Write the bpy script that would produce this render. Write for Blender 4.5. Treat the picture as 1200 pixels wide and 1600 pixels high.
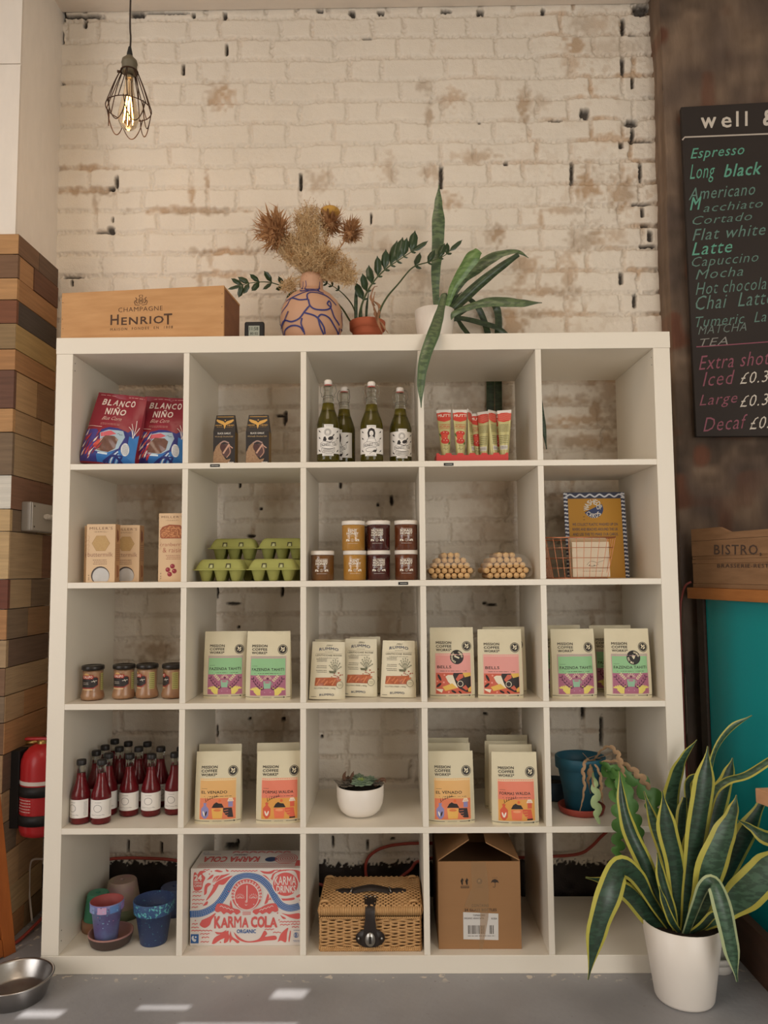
import bpy, bmesh, math, random
import numpy as np
from mathutils import Vector, Matrix
for o in list(bpy.data.objects): bpy.data.objects.remove(o)
SC = bpy.context.scene; COL = SC.collection
R = math.radians; PI = math.pi
random.seed(7)
# ---------------------------------------------------------------- camera
CF, CX, CY, CZ, YAW, PIT, ROL = 1189.96, 1.0115, -2.25144, 1.13775, -.0104, .07732, -.00755
_fw = Vector((math.sin(YAW)*math.cos(PIT), math.cos(YAW)*math.cos(PIT), math.sin(PIT)))
_rt = Vector((math.cos(YAW), -math.sin(YAW), 0)); _up = _rt.cross(_fw)
_r2 = _rt*math.cos(ROL)+_up*math.sin(ROL); _u2 = -_rt*math.sin(ROL)+_up*math.cos(ROL)
CAMP = Vector((CX, CY, CZ))
cd = bpy.data.cameras.new('camera'); cam = bpy.data.objects.new('camera', cd); COL.objects.link(cam)
cam.matrix_world = Matrix(((_r2.x, _u2.x, -_fw.x, CX), (_r2.y, _u2.y, -_fw.y, CY), (_r2.z, _u2.z, -_fw.z, CZ), (0, 0, 0, 1)))
cd.sensor_fit = 'HORIZONTAL'; cd.sensor_width = 36; cd.lens = 36*CF/1200; cd.clip_start = .02
SC.camera = cam
def _ray(u, v): return _fw+_r2*((u-600)/CF)-_u2*((v-800)/CF)
def at(u, v, Y):
    d = _ray(u, v); return CAMP+d*((Y-CY)/d.y)
def atz(u, v, Z):
    d = _ray(u, v); return CAMP+d*((Z-CZ)/d.z)
def atx(u, v, X):
    d = _ray(u, v); return CAMP+d*((X-CX)/d.x)
# ---------------------------------------------------------------- light and exposure
def S(h):
    h = h.lstrip('#'); c = [int(h[i:i+2], 16)/255 for i in (0, 2, 4)]
    return tuple((x/12.92 if x <= .04045 else ((x+.055)/1.055)**2.4) for x in c)
w = bpy.data.worlds.new('world'); SC.world = w; w.use_nodes = True
w.node_tree.nodes['Background'].inputs[0].default_value = (1, .86, .68, 1)
w.node_tree.nodes['Background'].inputs[1].default_value = .46
def area(name, loc, tgt, sx, sy, e, col):
    l = bpy.data.lights.new(name, 'AREA'); l.shape = 'RECTANGLE'; l.size = sx; l.size_y = sy; l.energy = e; l.color = col
    o = bpy.data.objects.new(name, l); COL.objects.link(o); o.location = loc
    o.rotation_euler = (Vector(tgt)-Vector(loc)).to_track_quat('-Z', 'Y').to_euler(); return o
area('assumed_window_fill', (-1.6, -2.6, 1.5), (1.0, .2, .9), 1.8, 2.4, 44, (1, .97, .95))  # added soft area light from front left, for an assumed unseen window
area('added_right_fill', (2.3, -2.7, 1.2), (1.0, .3, .9), 1.2, 1.9, 32, (1, .985, .94))  # added area fill from the right to brighten the cubes; no door is built
area('assumed_overhead_fill', (.6, -1.7, 3.6), (.9, .3, 1.9), 1.2, .8, 15, (1, .80, .60))  # added warm fill from above, standing in for assumed unseen ceiling lamps
SUND = Vector((.30, 1, -.78)).normalized()
sl = bpy.data.lights.new('sun', 'SUN'); sl.energy = 9; sl.angle = R(.25); sl.color = (1, .95, .88)
so = bpy.data.objects.new('sun', sl); COL.objects.link(so); so.rotation_euler = SUND.to_track_quat('-Z', 'Y').to_euler(); so.location = (-2, -6, 5)
vs = SC.view_settings; vs.view_transform = 'Standard'; vs.look = 'None'; vs.exposure = -.2; vs.gamma = 1; vs.use_curve_mapping = False
# ---------------------------------------------------------------- materials
_M = {}
def mat(key, col='#ffffff', rough=.6, metal=0, trans=0, ior=1.45, spec=.5, nz=.0, ns=20, bump=0, bs=80, sss=0, emit=0, alpha=1, stretch=None, coat=0, col2=None, attr=None, thr=.5, sharp=0):
    """procedural principled material; nz = strength of a noise tint towards col2, bump = noise bump height"""
    if key in _M: return _M[key]
    m = bpy.data.materials.new(key); m.use_nodes = True; n = m.node_tree.nodes; L = m.node_tree.links; b = n['Principled BSDF']
    c = S(col) if isinstance(col, str) else col
    b.inputs['Base Color'].default_value = (*c, 1); b.inputs['Roughness'].default_value = rough; b.inputs['Metallic'].default_value = metal
    b.inputs['Transmission Weight'].default_value = trans; b.inputs['IOR'].default_value = ior; b.inputs['Specular IOR Level'].default_value = spec
    b.inputs['Alpha'].default_value = alpha; b.inputs['Coat Weight'].default_value = coat
    if emit: b.inputs['Emission Color'].default_value = (*c, 1); b.inputs['Emission Strength'].default_value = emit
    src = None
    if attr:
        a = n.new('ShaderNodeAttribute'); a.attribute_name = attr; src = a.outputs['Color']; L.new(src, b.inputs['Base Color'])
    if nz or bump:
        tc = n.new('ShaderNodeTexCoord'); mp = n.new('ShaderNodeMapping'); L.new(tc.outputs['Object'], mp.inputs[0])
        if stretch: mp.inputs['Scale'].default_value = stretch
    if nz:
        t = n.new('ShaderNodeTexNoise'); t.inputs['Scale'].default_value = ns; t.inputs['Detail'].default_value = 6; L.new(mp.outputs[0], t.inputs['Vector'])
        rp = n.new('ShaderNodeMapRange'); w_ = .22 if not sharp else .03
        rp.inputs['From Min'].default_value = thr-w_; rp.inputs['From Max'].default_value = thr+w_; rp.inputs['To Max'].default_value = nz; L.new(t.outputs['Fac'], rp.inputs['Value'])
        mx = n.new('ShaderNodeMix'); mx.data_type = 'RGBA'; L.new(rp.outputs[0], mx.inputs['Factor'])
        c2 = (S(col2) if isinstance(col2, str) else col2) if col2 else tuple(x*.55 for x in c)
        if src:
            mx.blend_type = 'MULTIPLY'; L.new(src, mx.inputs['A']); mx.inputs['B'].default_value = (*(S(col2) if col2 else (.55, .5, .45)), 1)
        else:
            mx.inputs['A'].default_value = (*c, 1); mx.inputs['B'].default_value = (*c2, 1)
        L.new(mx.outputs['Result'], b.inputs['Base Color'])
    if bump:
        t2 = n.new('ShaderNodeTexNoise'); t2.inputs['Scale'].default_value = bs; t2.inputs['Detail'].default_value = 5; L.new(mp.outputs[0], t2.inputs['Vector'])
        bp = n.new('ShaderNodeBump'); bp.inputs['Strength'].default_value = 1; bp.inputs['Distance'].default_value = bump; L.new(t2.outputs['Fac'], bp.inputs['Height']); L.new(bp.outputs[0], b.inputs['Normal'])
    _M[key] = m; return m
def ink(col, rough=.55): return mat('ink_'+col.strip('#'), col, rough)
# ---------------------------------------------------------------- objects
def tag(o, label=None, cat=None, group=None, kind=None):
    if label: o['label'] = label
    if cat: o['category'] = cat
    if group: o['group'] = group
    if kind: o['kind'] = kind
    return o
def thing(name, label, cat, loc=(0, 0, 0), rz=0, group=None, rx=0, ry=0):
    o = bpy.data.objects.new(name, None); COL.objects.link(o); o.location = loc; o.rotation_euler = (rx, ry, rz); o.empty_display_size = .05
    return tag(o, label, cat, group)
def kids(o): return [c for c in bpy.data.objects if c.parent == o]
def copy_tree(o, parent=None, loc=None, rz=None, label=None, group=None, skip=()):
    c = o.copy(); COL.objects.link(c); c.parent = parent
    if loc is not None: c.location = loc
    if rz is not None: c.rotation_euler = (o.rotation_euler[0], o.rotation_euler[1], rz)
    if label: c['label'] = label
    if group: c['group'] = group
    for ch in kids(o):
        if ch.name.split('.')[0] not in skip: copy_tree(ch, c)
    return c
class MB:
    def __init__(s): s.v = []; s.f = []; s.m = []; s.mats = []; s.sm = []; s.T = Matrix()
    def mi(s, m):
        if m not in s.mats: s.mats.append(m)
        return s.mats.index(m)
    def add(s, vs_, fs, m, smooth=False):
        k = len(s.v); i = s.mi(m); s.v += [tuple(s.T@Vector(p)) for p in vs_]
        for f in fs: s.f.append([k+q for q in f]); s.m.append(i); s.sm.append(smooth)
        return s
    def box(s, x0, y0, z0, x1, y1, z1, m, bev=0):
        if bev <= 0:
            return s.add([(x0,y0,z0),(x1,y0,z0),(x1,y1,z0),(x0,y1,z0),(x0,y0,z1),(x1,y0,z1),(x1,y1,z1),(x0,y1,z1)],
                  [(0,3,2,1),(4,5,6,7),(0,1,5,4),(1,2,6,5),(2,3,7,6),(3,0,4,7)], m)
        bm = bmesh.new(); bmesh.ops.create_cube(bm, size=1)
        for v in bm.verts: v.co = Vector(((x0+x1)/2+v.co.x*(x1-x0), (y0+y1)/2+v.co.y*(y1-y0), (z0+z1)/2+v.co.z*(z1-z0)))
        bmesh.ops.bevel(bm, geom=bm.edges[:], offset=bev, segments=2, affect='EDGES', profile=.5)
        bm.verts.index_update(); s.add([v.co.copy() for v in bm.verts], [[v.index for v in f.verts] for f in bm.faces], m); bm.free(); return s
    def grid(s, fn, nu, nv, m, smooth=True, cu=False, fm=None):
        """fn(i/nu, j/nv) -> point"""
        k = len(s.v); W = nu if cu else nu+1
        for j in range(nv+1):
            for i in range(W): s.v.append(tuple(s.T@Vector(fn(i/nu, j/nv))))
        a = s.mi(m)
        for j in range(nv):
            for i in range(nu):
                i2 = (i+1) % W; s.f.append([k+j*W+i, k+j*W+i2, k+(j+1)*W+i2, k+(j+1)*W+i]); s.m.append(s.mi(fm(i, j)) if fm else a); s.sm.append(smooth)
        return s
    def lathe(s, prof, m, n=28, c=(0, 0, 0), fm=None, sx=1, sy=1, smooth=True):
        P = prof
        def fn(u, v):
            r, z = P[min(len(P)-1, int(round(v*(len(P)-1))))]; a = 2*PI*u
            return (c[0]+r*math.cos(a)*sx, c[1]+r*math.sin(a)*sy, c[2]+z)
        return s.grid(fn, n, len(P)-1, m, smooth, True, (lambda i, j: fm[j]) if fm else None)
    def tube(s, pts, r, m, n=8, caps=True, closed=False):
        P = [Vector(p) for p in pts]; N = len(P); rr = r if isinstance(r, (list, tuple)) else [r]*N; k = len(s.v); a = s.mi(m); up = None
        for i, p in enumerate(P):
            t = (P[(i+1) % N]-P[i-1]) if closed else (P[min(i+1, N-1)]-P[max(i-1, 0)])
            if t.length < 1e-9: t = Vector((0, 0, 1))
            t.normalize()
            if up is None:
                up = Vector((0, 0, 1)) if abs(t.z) < .9 else Vector((1, 0, 0))
            up = (up-t*up.dot(t))
            if up.length < 1e-6: up = t.orthogonal()
            up.normalize(); sd = t.cross(up)
            for q in range(n):
                an = 2*PI*q/n; s.v.append(tuple(s.T@(p+(up*math.cos(an)+sd*math.sin(an))*rr[i])))
        for i in range(N if closed else N-1):
            i2 = (i+1) % N
            for q in range(n):
                s.f.append([k+i*n+q, k+i*n+(q+1) % n, k+i2*n+(q+1) % n, k+i2*n+q]); s.m.append(a); s.sm.append(True)
        if caps and not closed:
            s.f.append([k+q for q in range(n)][::-1]); s.m.append(a); s.sm.append(False)
            s.f.append([k+(N-1)*n+q for q in range(n)]); s.m.append(a); s.sm.append(False)
        return s
    def ball(s, c, r, m, nu=12, nv=8, sx=1, sy=1, sz=1):
        return s.lathe([(r*math.sin(PI*j/nv), -r*sz*math.cos(PI*j/nv)) for j in range(nv+1)], m, nu, c, sx=sx, sy=sy)
    def prism(s, pts, y0, y1, m):
        """outline (x,z) extruded from y0 to y1"""
        n = len(pts); s.add([(x, y0, z) for x, z in pts]+[(x, y1, z) for x, z in pts], [list(range(n)), list(range(2*n-1, n-1, -1))]+[(i, i+n, (i+1) % n+n, (i+1) % n) for i in range(n)], m); return s
    def build(s, name, parent=None, loc=None, bev=0):
        me = bpy.data.meshes.new(name); me.from_pydata(s.v, [], s.f)
        for m in s.mats: me.materials.append(m)
        me.polygons.foreach_set('material_index', s.m); me.polygons.foreach_set('use_smooth', s.sm); me.update()
        o = bpy.data.objects.new(name, me); COL.objects.link(o)
        if parent: o.parent = parent
        if loc: o.location = loc
        if bev:
            b = o.modifiers.new('bevel', 'BEVEL'); b.width = bev; b.segments = 2; b.limit_method = 'ANGLE'
        return o
def smooth(pts, n=6):
    """Catmull-Rom through points"""
    P = [Vector(p) for p in pts]; P = [P[0]*2-P[1]]+P+[P[-1]*2-P[-2]]; out = []
    for i in range(1, len(P)-2):
        a, b, c, d = P[i-1], P[i], P[i+1], P[i+2]
        for k in range(n):
            t = k/n; out.append(.5*((2*b)+(c-a)*t+(2*a-5*b+4*c-d)*t*t+(3*b-a-3*c+d)*t**3))
    out.append(P[-2].copy()); return out
# ---------------------------------------------------------------- flat artwork (print, lettering) laid on real surfaces
_tc = {}; _copies = {}
def glyphs(s, bold=0, shear=0, space=1):
    k = (s, bold, shear, space)
    if k in _tc: return _tc[k]
    c = bpy.data.curves.new('t', 'FONT'); c.body = s; c.size = 1; c.offset = min(bold, 0); c.shear = shear; c.space_character = space; c.fill_mode = 'FRONT'; c.resolution_u = 2
    o = bpy.data.objects.new('t', c); COL.objects.link(o); bpy.context.view_layer.update()
    me = bpy.data.meshes.new_from_object(o.evaluated_get(bpy.context.evaluated_depsgraph_get()))
    V = [(v.co.x, v.co.y) for v in me.vertices]; F = [list(p.vertices) for p in me.polygons]
    bpy.data.objects.remove(o); bpy.data.curves.remove(c); bpy.data.meshes.remove(me)
    if bold > .002 and V:      # heavier strokes: the outline laid over itself, slightly shifted
        n_ = len(V); b_ = bold*.75; V0, F0 = V, F; V = []; F = []
        for k_, (dx, dy) in enumerate(((b_, b_), (-b_, b_), (b_, -b_), (-b_, -b_))): V += [(x+dx, y+dy) for x, y in V0]; F += [[i+n_*k_ for i in f] for f in F0]
    if V:
        x0 = min(v[0] for v in V); x1 = max(v[0] for v in V); y0 = min(v[1] for v in V); y1 = max(v[1] for v in V)
        V = [((x-x0)/(x1-x0+1e-9), (y-y0)/(y1-y0+1e-9)) for x, y in V]
    _tc[k] = (V, F)
    if bold > .002 and V: _copies[id(F)] = n_
    return _tc[k]
class Art:
    def __init__(s, step=.012): s.it = []; s.step = step; s.k = 0; s.T = (1, 0, 0, 0)
    def sub(s, sc, ox, oy, rot=0): s.T = (sc, ox, oy, rot); return s
    def _t(s, x, y):
        sc, ox, oy, a = s.T; return (ox+sc*(x*math.cos(a)-y*math.sin(a)), oy+sc*(x*math.sin(a)+y*math.cos(a)))
    def put(s, V, F, m, dense=False):
        m = ink(m) if isinstance(m, str) else m; V = [s._t(*v) for v in V]
        if dense or len(V) > 40: s.it.append((s.k, V, F, m, _copies.get(id(F), 0))); s.k += 1; return s
        bm = bmesh.new(); vv = [bm.verts.new((x, y, 0)) for x, y in V]
        for f in F:
            try: bm.faces.new([vv[i] for i in f])
            except ValueError: pass
        bmesh.ops.triangulate(bm, faces=bm.faces[:])
        for _ in range(5):
            E = [e for e in bm.edges if e.calc_length() > s.step*1.5]
            if not E: break
            bmesh.ops.subdivide_edges(bm, edges=E, cuts=1); bmesh.ops.triangulate(bm, faces=[f for f in bm.faces if len(f.verts) > 3])
        bm.verts.index_update(); s.it.append((s.k, [(v.co.x, v.co.y) for v in bm.verts], [[v.index for v in f.verts] for f in bm.faces], m, 0)); s.k += 1; bm.free(); return s
    def rect(s, x0, y0, x1, y1, m): return s.put([(x0, y0), (x1, y0), (x1, y1), (x0, y1)], [(0, 1, 2, 3)], m)
    def poly(s, pts, m): return s.put(list(pts), [list(range(len(pts)))], m)
    def ell(s, cx, cy, rx, ry, m, n=20, a=0):
        return s.poly([(cx+rx*math.cos(2*PI*i/n)*math.cos(a)-ry*math.sin(2*PI*i/n)*math.sin(a), cy+rx*math.cos(2*PI*i/n)*math.sin(a)+ry*math.sin(2*PI*i/n)*math.cos(a)) for i in range(n)], m)
    def ring(s, cx, cy, r, t, m, n=24, ry=None):
        ry = ry or r; return s.put([(cx+(r-k*t)*math.cos(2*PI*i/n), cy+(ry-k*t)*math.sin(2*PI*i/n)) for k in (0, 1) for i in range(n)], [(i, (i+1) % n, n+(i+1) % n, n+i) for i in range(n)], m)
    def line(s, pts, t, m, taper=False):
        V = []; N = len(pts)
        for i, (x, y) in enumerate(pts):
            a = pts[max(0, i-1)]; b = pts[min(N-1, i+1)]; dx, dy = b[0]-a[0], b[1]-a[1]; l = math.hypot(dx, dy) or 1; h = t/2*((1-i/(N-1)*.92) if taper else 1)
            V += [(x-dy/l*h, y+dx/l*h), (x+dy/l*h, y-dx/l*h)]
        return s.put(V, [(2*i, 2*i+1, 2*i+3, 2*i+2) for i in range(N-1)], m)
    def curve(s, pts, t, m, taper=False, n=5): return s.line([(p.x, p.y) for p in smooth([(x, y, 0) for x, y in pts], n)], t, m, taper)
    def text(s, t, x0, y0, x1, y1, m, bold=.0, shear=0, space=1, warp=None):
        V, F = glyphs(t, bold, shear, space)
        P = [(x0+(x1-x0)*x, y0+(y1-y0)*y) for x, y in V]
        if warp: P = [warp(*p) for p in P]
        return s.put(P, F, m, True)
    def lines(s, x0, y0, x1, y1, n, m, seed=0):
        """tiny print, too small to read in the photo"""
        rn = random.Random(seed); h = (y1-y0)/n
        for i in range(n):
            y = y1-h*(i+.7); x = x0+rn.random()*.1*(x1-x0); 
            while x < x1:
                w_ = (x1-x0)*rn.uniform(.05, .16); s.put([(x, y), (min(x+w_, x1), y), (min(x+w_, x1), y+h*.3), (x, y+h*.3)], [(0, 1, 2, 3)], m, True); x += w_+(x1-x0)*.025
        return s
    def build(s, name, parent, fn=None, base=.0006, lay=.00012, label=None):
        """fn(u, v, off) -> 3D point, default a plane facing -y"""
        fn = fn or (lambda u, v, o: (u, -o, v)); mb = MB()
        bb = []
        for k, V, F, m, nc_ in s.it:     # each print sits just above whatever it overlaps
            xs_ = [p[0] for p in V]; ys_ = [p[1] for p in V]; b = (min(xs_), min(ys_), max(xs_), max(ys_)); e = 1e-5
            n_ = 1+max([q[4] for q in bb if q[0]+e < b[2] and b[0]+e < q[2] and q[1]+e < b[3] and b[1]+e < q[3]], default=-1)
            bb.append((*b, n_)); mb.add([fn(x, y, base+lay*n_+(max(.00003, lay*.25)*(i//nc_) if nc_ else 0)) for i, (x, y) in enumerate(V)], F, m, True)
        o = mb.build(name, parent)
        if label: o['label'] = label
        return o
# ---------------------------------------------------------------- room shell
WY = .44; XL = -.205; XR = 1.982; ZC = 3.228; XJ = 1.985; PY = .335
def struct(name, mb, bev=0): return tag(mb.build(name, bev=bev), kind='structure')
def vnoise(shape, sc, seed):
    """smooth value noise on a numpy grid; shape = (nz, nx), sc = cell size in samples"""
    rs = np.random.RandomState(seed); H, W = shape; gh, gw = int(H/sc)+3, int(W/sc)+3
    g = rs.rand(gh, gw); y = np.arange(H)/sc; x = np.arange(W)/sc; yi = y.astype(int); xi = x.astype(int); fy = (y-yi)[:, None]; fx = (x-xi)[None, :]
    fy = fy*fy*(3-2*fy); fx = fx*fx*(3-2*fx)
    a = g[yi][:, xi]; b = g[yi][:, xi+1]; c = g[yi+1][:, xi]; d = g[yi+1][:, xi+1]
    return (a*(1-fx)+b*fx)*(1-fy)+(c*(1-fx)+d*fx)*fy
def brick_wall():
    st = .0031; x0, x1, z0, z1 = XL-.03, 2.06, .0, ZC+.12
    nx = int((x1-x0)/st); nz = int((z1-z0)/st); xs = x0+np.arange(nx)*st; zs = z0+np.arange(nz)*st; X, Z = np.meshgrid(xs, zs)
    n1 = vnoise(X.shape, 9, 1); n2 = vnoise(X.shape, 4, 2); n3 = vnoise(X.shape, 30, 3); n4 = vnoise(X.shape, 2, 4); n5 = vnoise(X.shape, 14, 5)
    # projection of each wall point, used to lay joints and stains out where the real wall has them
    D = np.stack([X-CX, np.full_like(X, WY-CY), Z-CZ], -1); dz = D@np.array(_fw); PX = 600+CF*(D@np.array(_r2))/dz; PYY = 800-CF*(D@np.array(_u2))/dz
    ph = .0818; ztop = 3.034+ph*1   # course lines at z = ztop - k*ph
    rows = {1:[227,277,375,426,523,622,675,775,829,927,972],2:[165,213,312,355,450,547,597,695,741,840,891,989],3:[141,237,287,384,427,525,625,677,779,824,923,972],
        4:[168,222,320,371,470,541,592,691,741,839,887,988],5:[149,245,296,392,449,522,621,670,772,825,924,973],6:[168,266,316,369,466,536,589,689,740,837,892,985],
        7:[139,237,300,396,447,517,617,667,764,817,917,971],8:[181,225,324,371,470,542,589,689,743,841,893,1000],9:[151,248,301,402,455,517,619,667,765,813,919,967],
        10:[176,229,335,389,440,490,580,690,740,845,901,1003],11:[157,257,312,402,452,510,603,659,763,815,871,916,975],12:[173,227,271,329,381,478,578,640,690,745,841,891,997],
        13:[160,260,312,410,500,609,660,760,812,884,913,969],14:[130,220,310,410,470,560,610,700,780,884,991],15:[150,250,300,400,450,550,650,700,800,870,976]}
    Xw = lambda px, z: CX+(px-600+2)/CF*(WY-CY)*1.0+((px-600)*0)  # refined below
    dist = np.full(X.shape, 9.); RI = np.floor((ztop-Z)/ph).astype(int)+1
    rs = random.Random(5)
    wob = (n5-.5)*.010
    fz = (ztop-Z)/ph; dh = np.abs(fz-np.round(fz)+(n3-.5)*.10)*ph
    for r in range(RI.min(), RI.max()+1):
        msk = RI == r; zc = ztop-(r-.5)*ph
        if r in rows: js = [at(p, 800-(zc-2.0)*CF/2.68, WY).x for p in rows[r]]; js = [at(p, _rowpx(p, zc), WY).x for p in rows[r]]
        else:
            js = []; x = x0+rs.uniform(0, .2)
            while x < x1: js.append(x); x += .225 if rs.random() < .6 else .118
        dv = np.min(np.abs(X[None]+(wob-.0*X)[None]-np.array(js)[:, None, None]), 0) if js else np.full(X.shape, 9.)
        dist[msk] = dv[msk]
    d = np.minimum(dh, dist); jd = d+(n2-.5)*.004
    edge = np.clip((jd-.0035)/.0085, 0, 1); edge = edge*edge*(3-2*edge)
    rough = np.clip(vnoise(X.shape, 60, 8)*1.6-.35+np.clip((PX-640)/900, -.2, .5)+np.clip((PYY-560)/1600, 0, .2), 0, 1)
    h = edge*.0062+(n1-.5)*.0022+(n3-.5)*.005+(n2-.5)*.0022*rough+(1-edge)*(n4-.5)*.008+(n4-.5)*.0012*rough
    white = np.array(S('#e9dfd0')); c = np.ones(X.shape+(3,))*white; c *= (1-.05*(1-edge))[..., None]; c *= (.97+.06*n3)[..., None]
    def blob(px, py, rx, ry, noise=1.): return np.clip(1.35-np.sqrt(((PX-px)/rx)**2+((PYY-py)/ry)**2)-(n2-.5)*noise-(n1-.5)*noise*.8, 0, 1)
    st_ = np.zeros(X.shape)
    for px, py, rx, ry, a in [(342,147,17,17,.9),(925,38,28,14,.55),(900,72,14,12,.9),(950,75,40,12,.4),(893,98,10,14,.6),(820,168,8,22,.9),(840,160,14,10,.5),(663,135,10,8,.6),(705,155,14,12,.7),
        (670,178,5,14,.8),(498,284,18,14,.6),(606,265,12,16,.55),(672,272,12,9,.65),(704,315,12,10,.8),(745,245,26,8,.7),(919,290,14,24,1),(975,300,18,22,.9),(955,218,24,8,.7),(775,368,13,13,1),
        (905,370,14,16,.7),(928,372,14,14,.9),(965,370,14,14,.6),(845,345,5,14,.8),(820,415,20,12,.8),(810,440,6,14,.9),(800,505,16,22,.95),(850,455,40,6,.8),(850,490,40,6,.8),(890,430,8,40,.7),
        (885,410,12,6,.6),(880,330,30,5,.7),(138,264,40,4,.8),(135,299,35,5,.9),(150,316,4,14,.7),(300,330,55,5,.9),(301,310,4,18,.9),(324,285,4,14,.8),(355,394,40,5,.9),(345,430,30,5,.7),(329,405,5,14,.6),
        (313,436,4,10,.8),(385,440,26,5,.4),(600,385,8,10,.5),(660,435,14,14,.6),(690,470,10,12,.4),(560,500,30,8,.4),(840,565,22,20,.7),(720,600,16,40,.5),(740,650,40,30,.4),(870,625,60,6,.8),(905,657,60,6,.9),(920,690,60,8,.9),(950,610,10,30,.6),(925,580,8,20,.8),(930,640,8,16,.9),
        (410,700,40,20,.3),(430,660,30,8,.4),(250,780,20,40,.6),(215,770,30,10,.5),(440,775,26,20,.45),(860,780,40,10,.8),(870,760,6,30,.6),(880,800,10,30,.6),(560,780,60,20,.35),(790,760,40,30,.4),(762,830,30,20,.4),
        (245,1015,26,10,.8),(225,1035,5,20,.7),(370,970,16,20,.4),(600,990,10,30,.4),(750,935,20,40,.4),(430,1140,30,20,.6),(440,1125,10,20,.6),(370,1140,30,10,.3),(500,1130,20,30,.35),(720,1140,40,20,.3)]:
        st_ = np.maximum(st_, blob(px, py, rx*1.25, ry*1.25)*a)
    reg = np.clip(.10+np.clip((PX-720)/300, 0, 1)*.55*np.clip((1150-PYY)/300, .2, 1)+np.clip((PYY-480)/900, 0, .12), 0, 1)
    st_ = np.maximum(st_, np.clip(((1-edge)*1.5-.3+(n1-.5)*1.8)*reg*np.clip(n3*2.2-.6, 0, 1), 0, .85))
    st_ = np.maximum(st_, np.clip((vnoise(X.shape, 5, 21)-.68)*5, 0, .7)*np.clip(vnoise(X.shape, 50, 22)*2.5-1.1, 0, 1)*np.clip(reg*1.5-.2, 0, 1))
    och = np.array(S('#b98a52')); och2 = np.array(S('#8f7454')); oc = och*(n3[..., None]) + och2*(1-n3[..., None])
    c = c*(1-.72*st_[..., None])+oc*.72*st_[..., None]; h -= st_*.002*(.5+n4)
    dk = np.zeros(X.shape)
    for px, py, rx, ry in [(355,80,2.2,9),(287,110,2.4,9),(1002,17,13,9),(973,42,3,12),(988,56,6,2),(972,103,3,14),(988,130,2.6,9),(913,178,7,7),(987,193,9,6),(988,210,3,10),(1000,222,18,2.5),(970,228,3.4,5),(893,272,3,17),
        (1000,268,2.6,14),(470,284,2.6,12),(689,276,3,17),(580,343,1.6,8),(183,286,3,9),(175,295,5,3),(177,344,1.6,4),(174,360,5,5),(160,364,9,1.6),(115,434,14,1.6),(113,443,2,5),(96,132,5,2),(573,62,7,2.4),(868,190,10,2),(749,193,2,2),(790,257,3,3),
        (1003,320,14,2),(1003,333,3,8),(1008,353,6,2),(1015,370,4,8),(1012,385,12,2),(970,435,3,9),(991,470,3,10),(697,19,8,3),(750,20,5,4),(848,20,3,5),(500,19,5,3),(549,21,4,4),(552,22,3,5),(595,21,5,3),(303,25,3,4),(352,26,3,5),(134,38,3,7),(120,27,40,3),(215,24,10,5),(262,22,30,2),
        (412,655,2.2,6),(447,652,2,9),(440,650,8,2),(375,757,2,5),(408,795,2,2),(532,758,2,5),(612,782,2.4,7),(590,789,2,2),(441,922,2.2,9),(340,925,1.6,9),(340,1142,1.4,9),(365,943,9,2),(373,980,2,2),(201,1322,2,9),(253,1325,2,10),(445,655,1.5,10),
        (393,838,6,2),(503,1151,2,2),(372,1315,2,4),(363,1322,9,5),(911,1106,2.4,15),(939,1143,2.6,22),(913,1182,2,5),(757,943,3,2),(768,945,8,2),(758,1115,3,2),(520,1315,2,8),(574,1320,2,8),(495,948,2,2),(390,1123,2,2),(443,1124,3,3),(614,1310,3,2),(100,22,3,12),(98,60,2,8)]:
        dk = np.maximum(dk, np.clip(1.5-np.sqrt(((PX-px)/rx)**4+((PYY-py)/ry)**4)-(n4-.5)*.8, 0, 1))
    dk = np.maximum(dk, np.clip(((PX-1003)/10), 0, 1)*np.clip((1-edge)*2-.9+(n1-.5)*2, 0, 1)*.2)
    dk = np.clip(dk, 0, 1); drk = np.array(S('#2a2019')); c = c*(1-.93*dk[..., None])+drk*.93*dk[..., None]; h -= dk*.020
    # bare dark footing at the bottom of the wall with a ragged edge of paint
    zb = .148+(n1-.5)*.012+(n3-.5)*.02+(n4-.5)*.022+(n2-.5)*.012
    ft = np.clip((zb-Z)/.006, 0, 1); fc = np.array(S('#2c231f'))*(.6+.9*n1[..., None]); c = c*(1-ft[..., None])+fc*ft[..., None]
    h = h*(1-ft)+(.004+(n1-.5)*.006)*ft
    V = np.stack([X, WY-h, Z], -1).reshape(-1, 3).astype(np.float32)
    idx = np.arange(nx*nz).reshape(nz, nx); F = np.stack([idx[:-1, :-1], idx[:-1, 1:], idx[1:, 1:], idx[1:, :-1]], -1).reshape(-1, 4)
    me = bpy.data.meshes.new('wall_back'); me.vertices.add(len(V)); me.vertices.foreach_set('co', V.ravel()); me.loops.add(F.size); me.loops.foreach_set('vertex_index', F.ravel().astype(np.int32))
    me.polygons.add(len(F)); me.polygons.foreach_set('loop_start', (np.arange(len(F))*4).astype(np.int32)); me.polygons.foreach_set('use_smooth', np.ones(len(F), bool)); me.update(); me.validate()
    ca = me.color_attributes.new('paint', 'FLOAT_COLOR', 'POINT'); ca.data.foreach_set('color', np.concatenate([c.reshape(-1, 3), np.ones((len(V), 1))], 1).astype(np.float32).ravel())
    me.materials.append(mat('painted_brick', rough=.62, attr='paint', nz=.06, ns=160, bump=.0016, bs=230))
    o = bpy.data.objects.new('wall_back', me); COL.objects.link(o); tag(o, kind='structure')
def _rowpx(px, z):
    # pixel row at which height z of the wall plane is seen in column px
    v = 300.
    for _ in range(6): v -= (z-at(px, v, WY).z)*(-1)*0+ (z-at(px, v, WY).z)*444
    return v
brick_wall()
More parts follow.
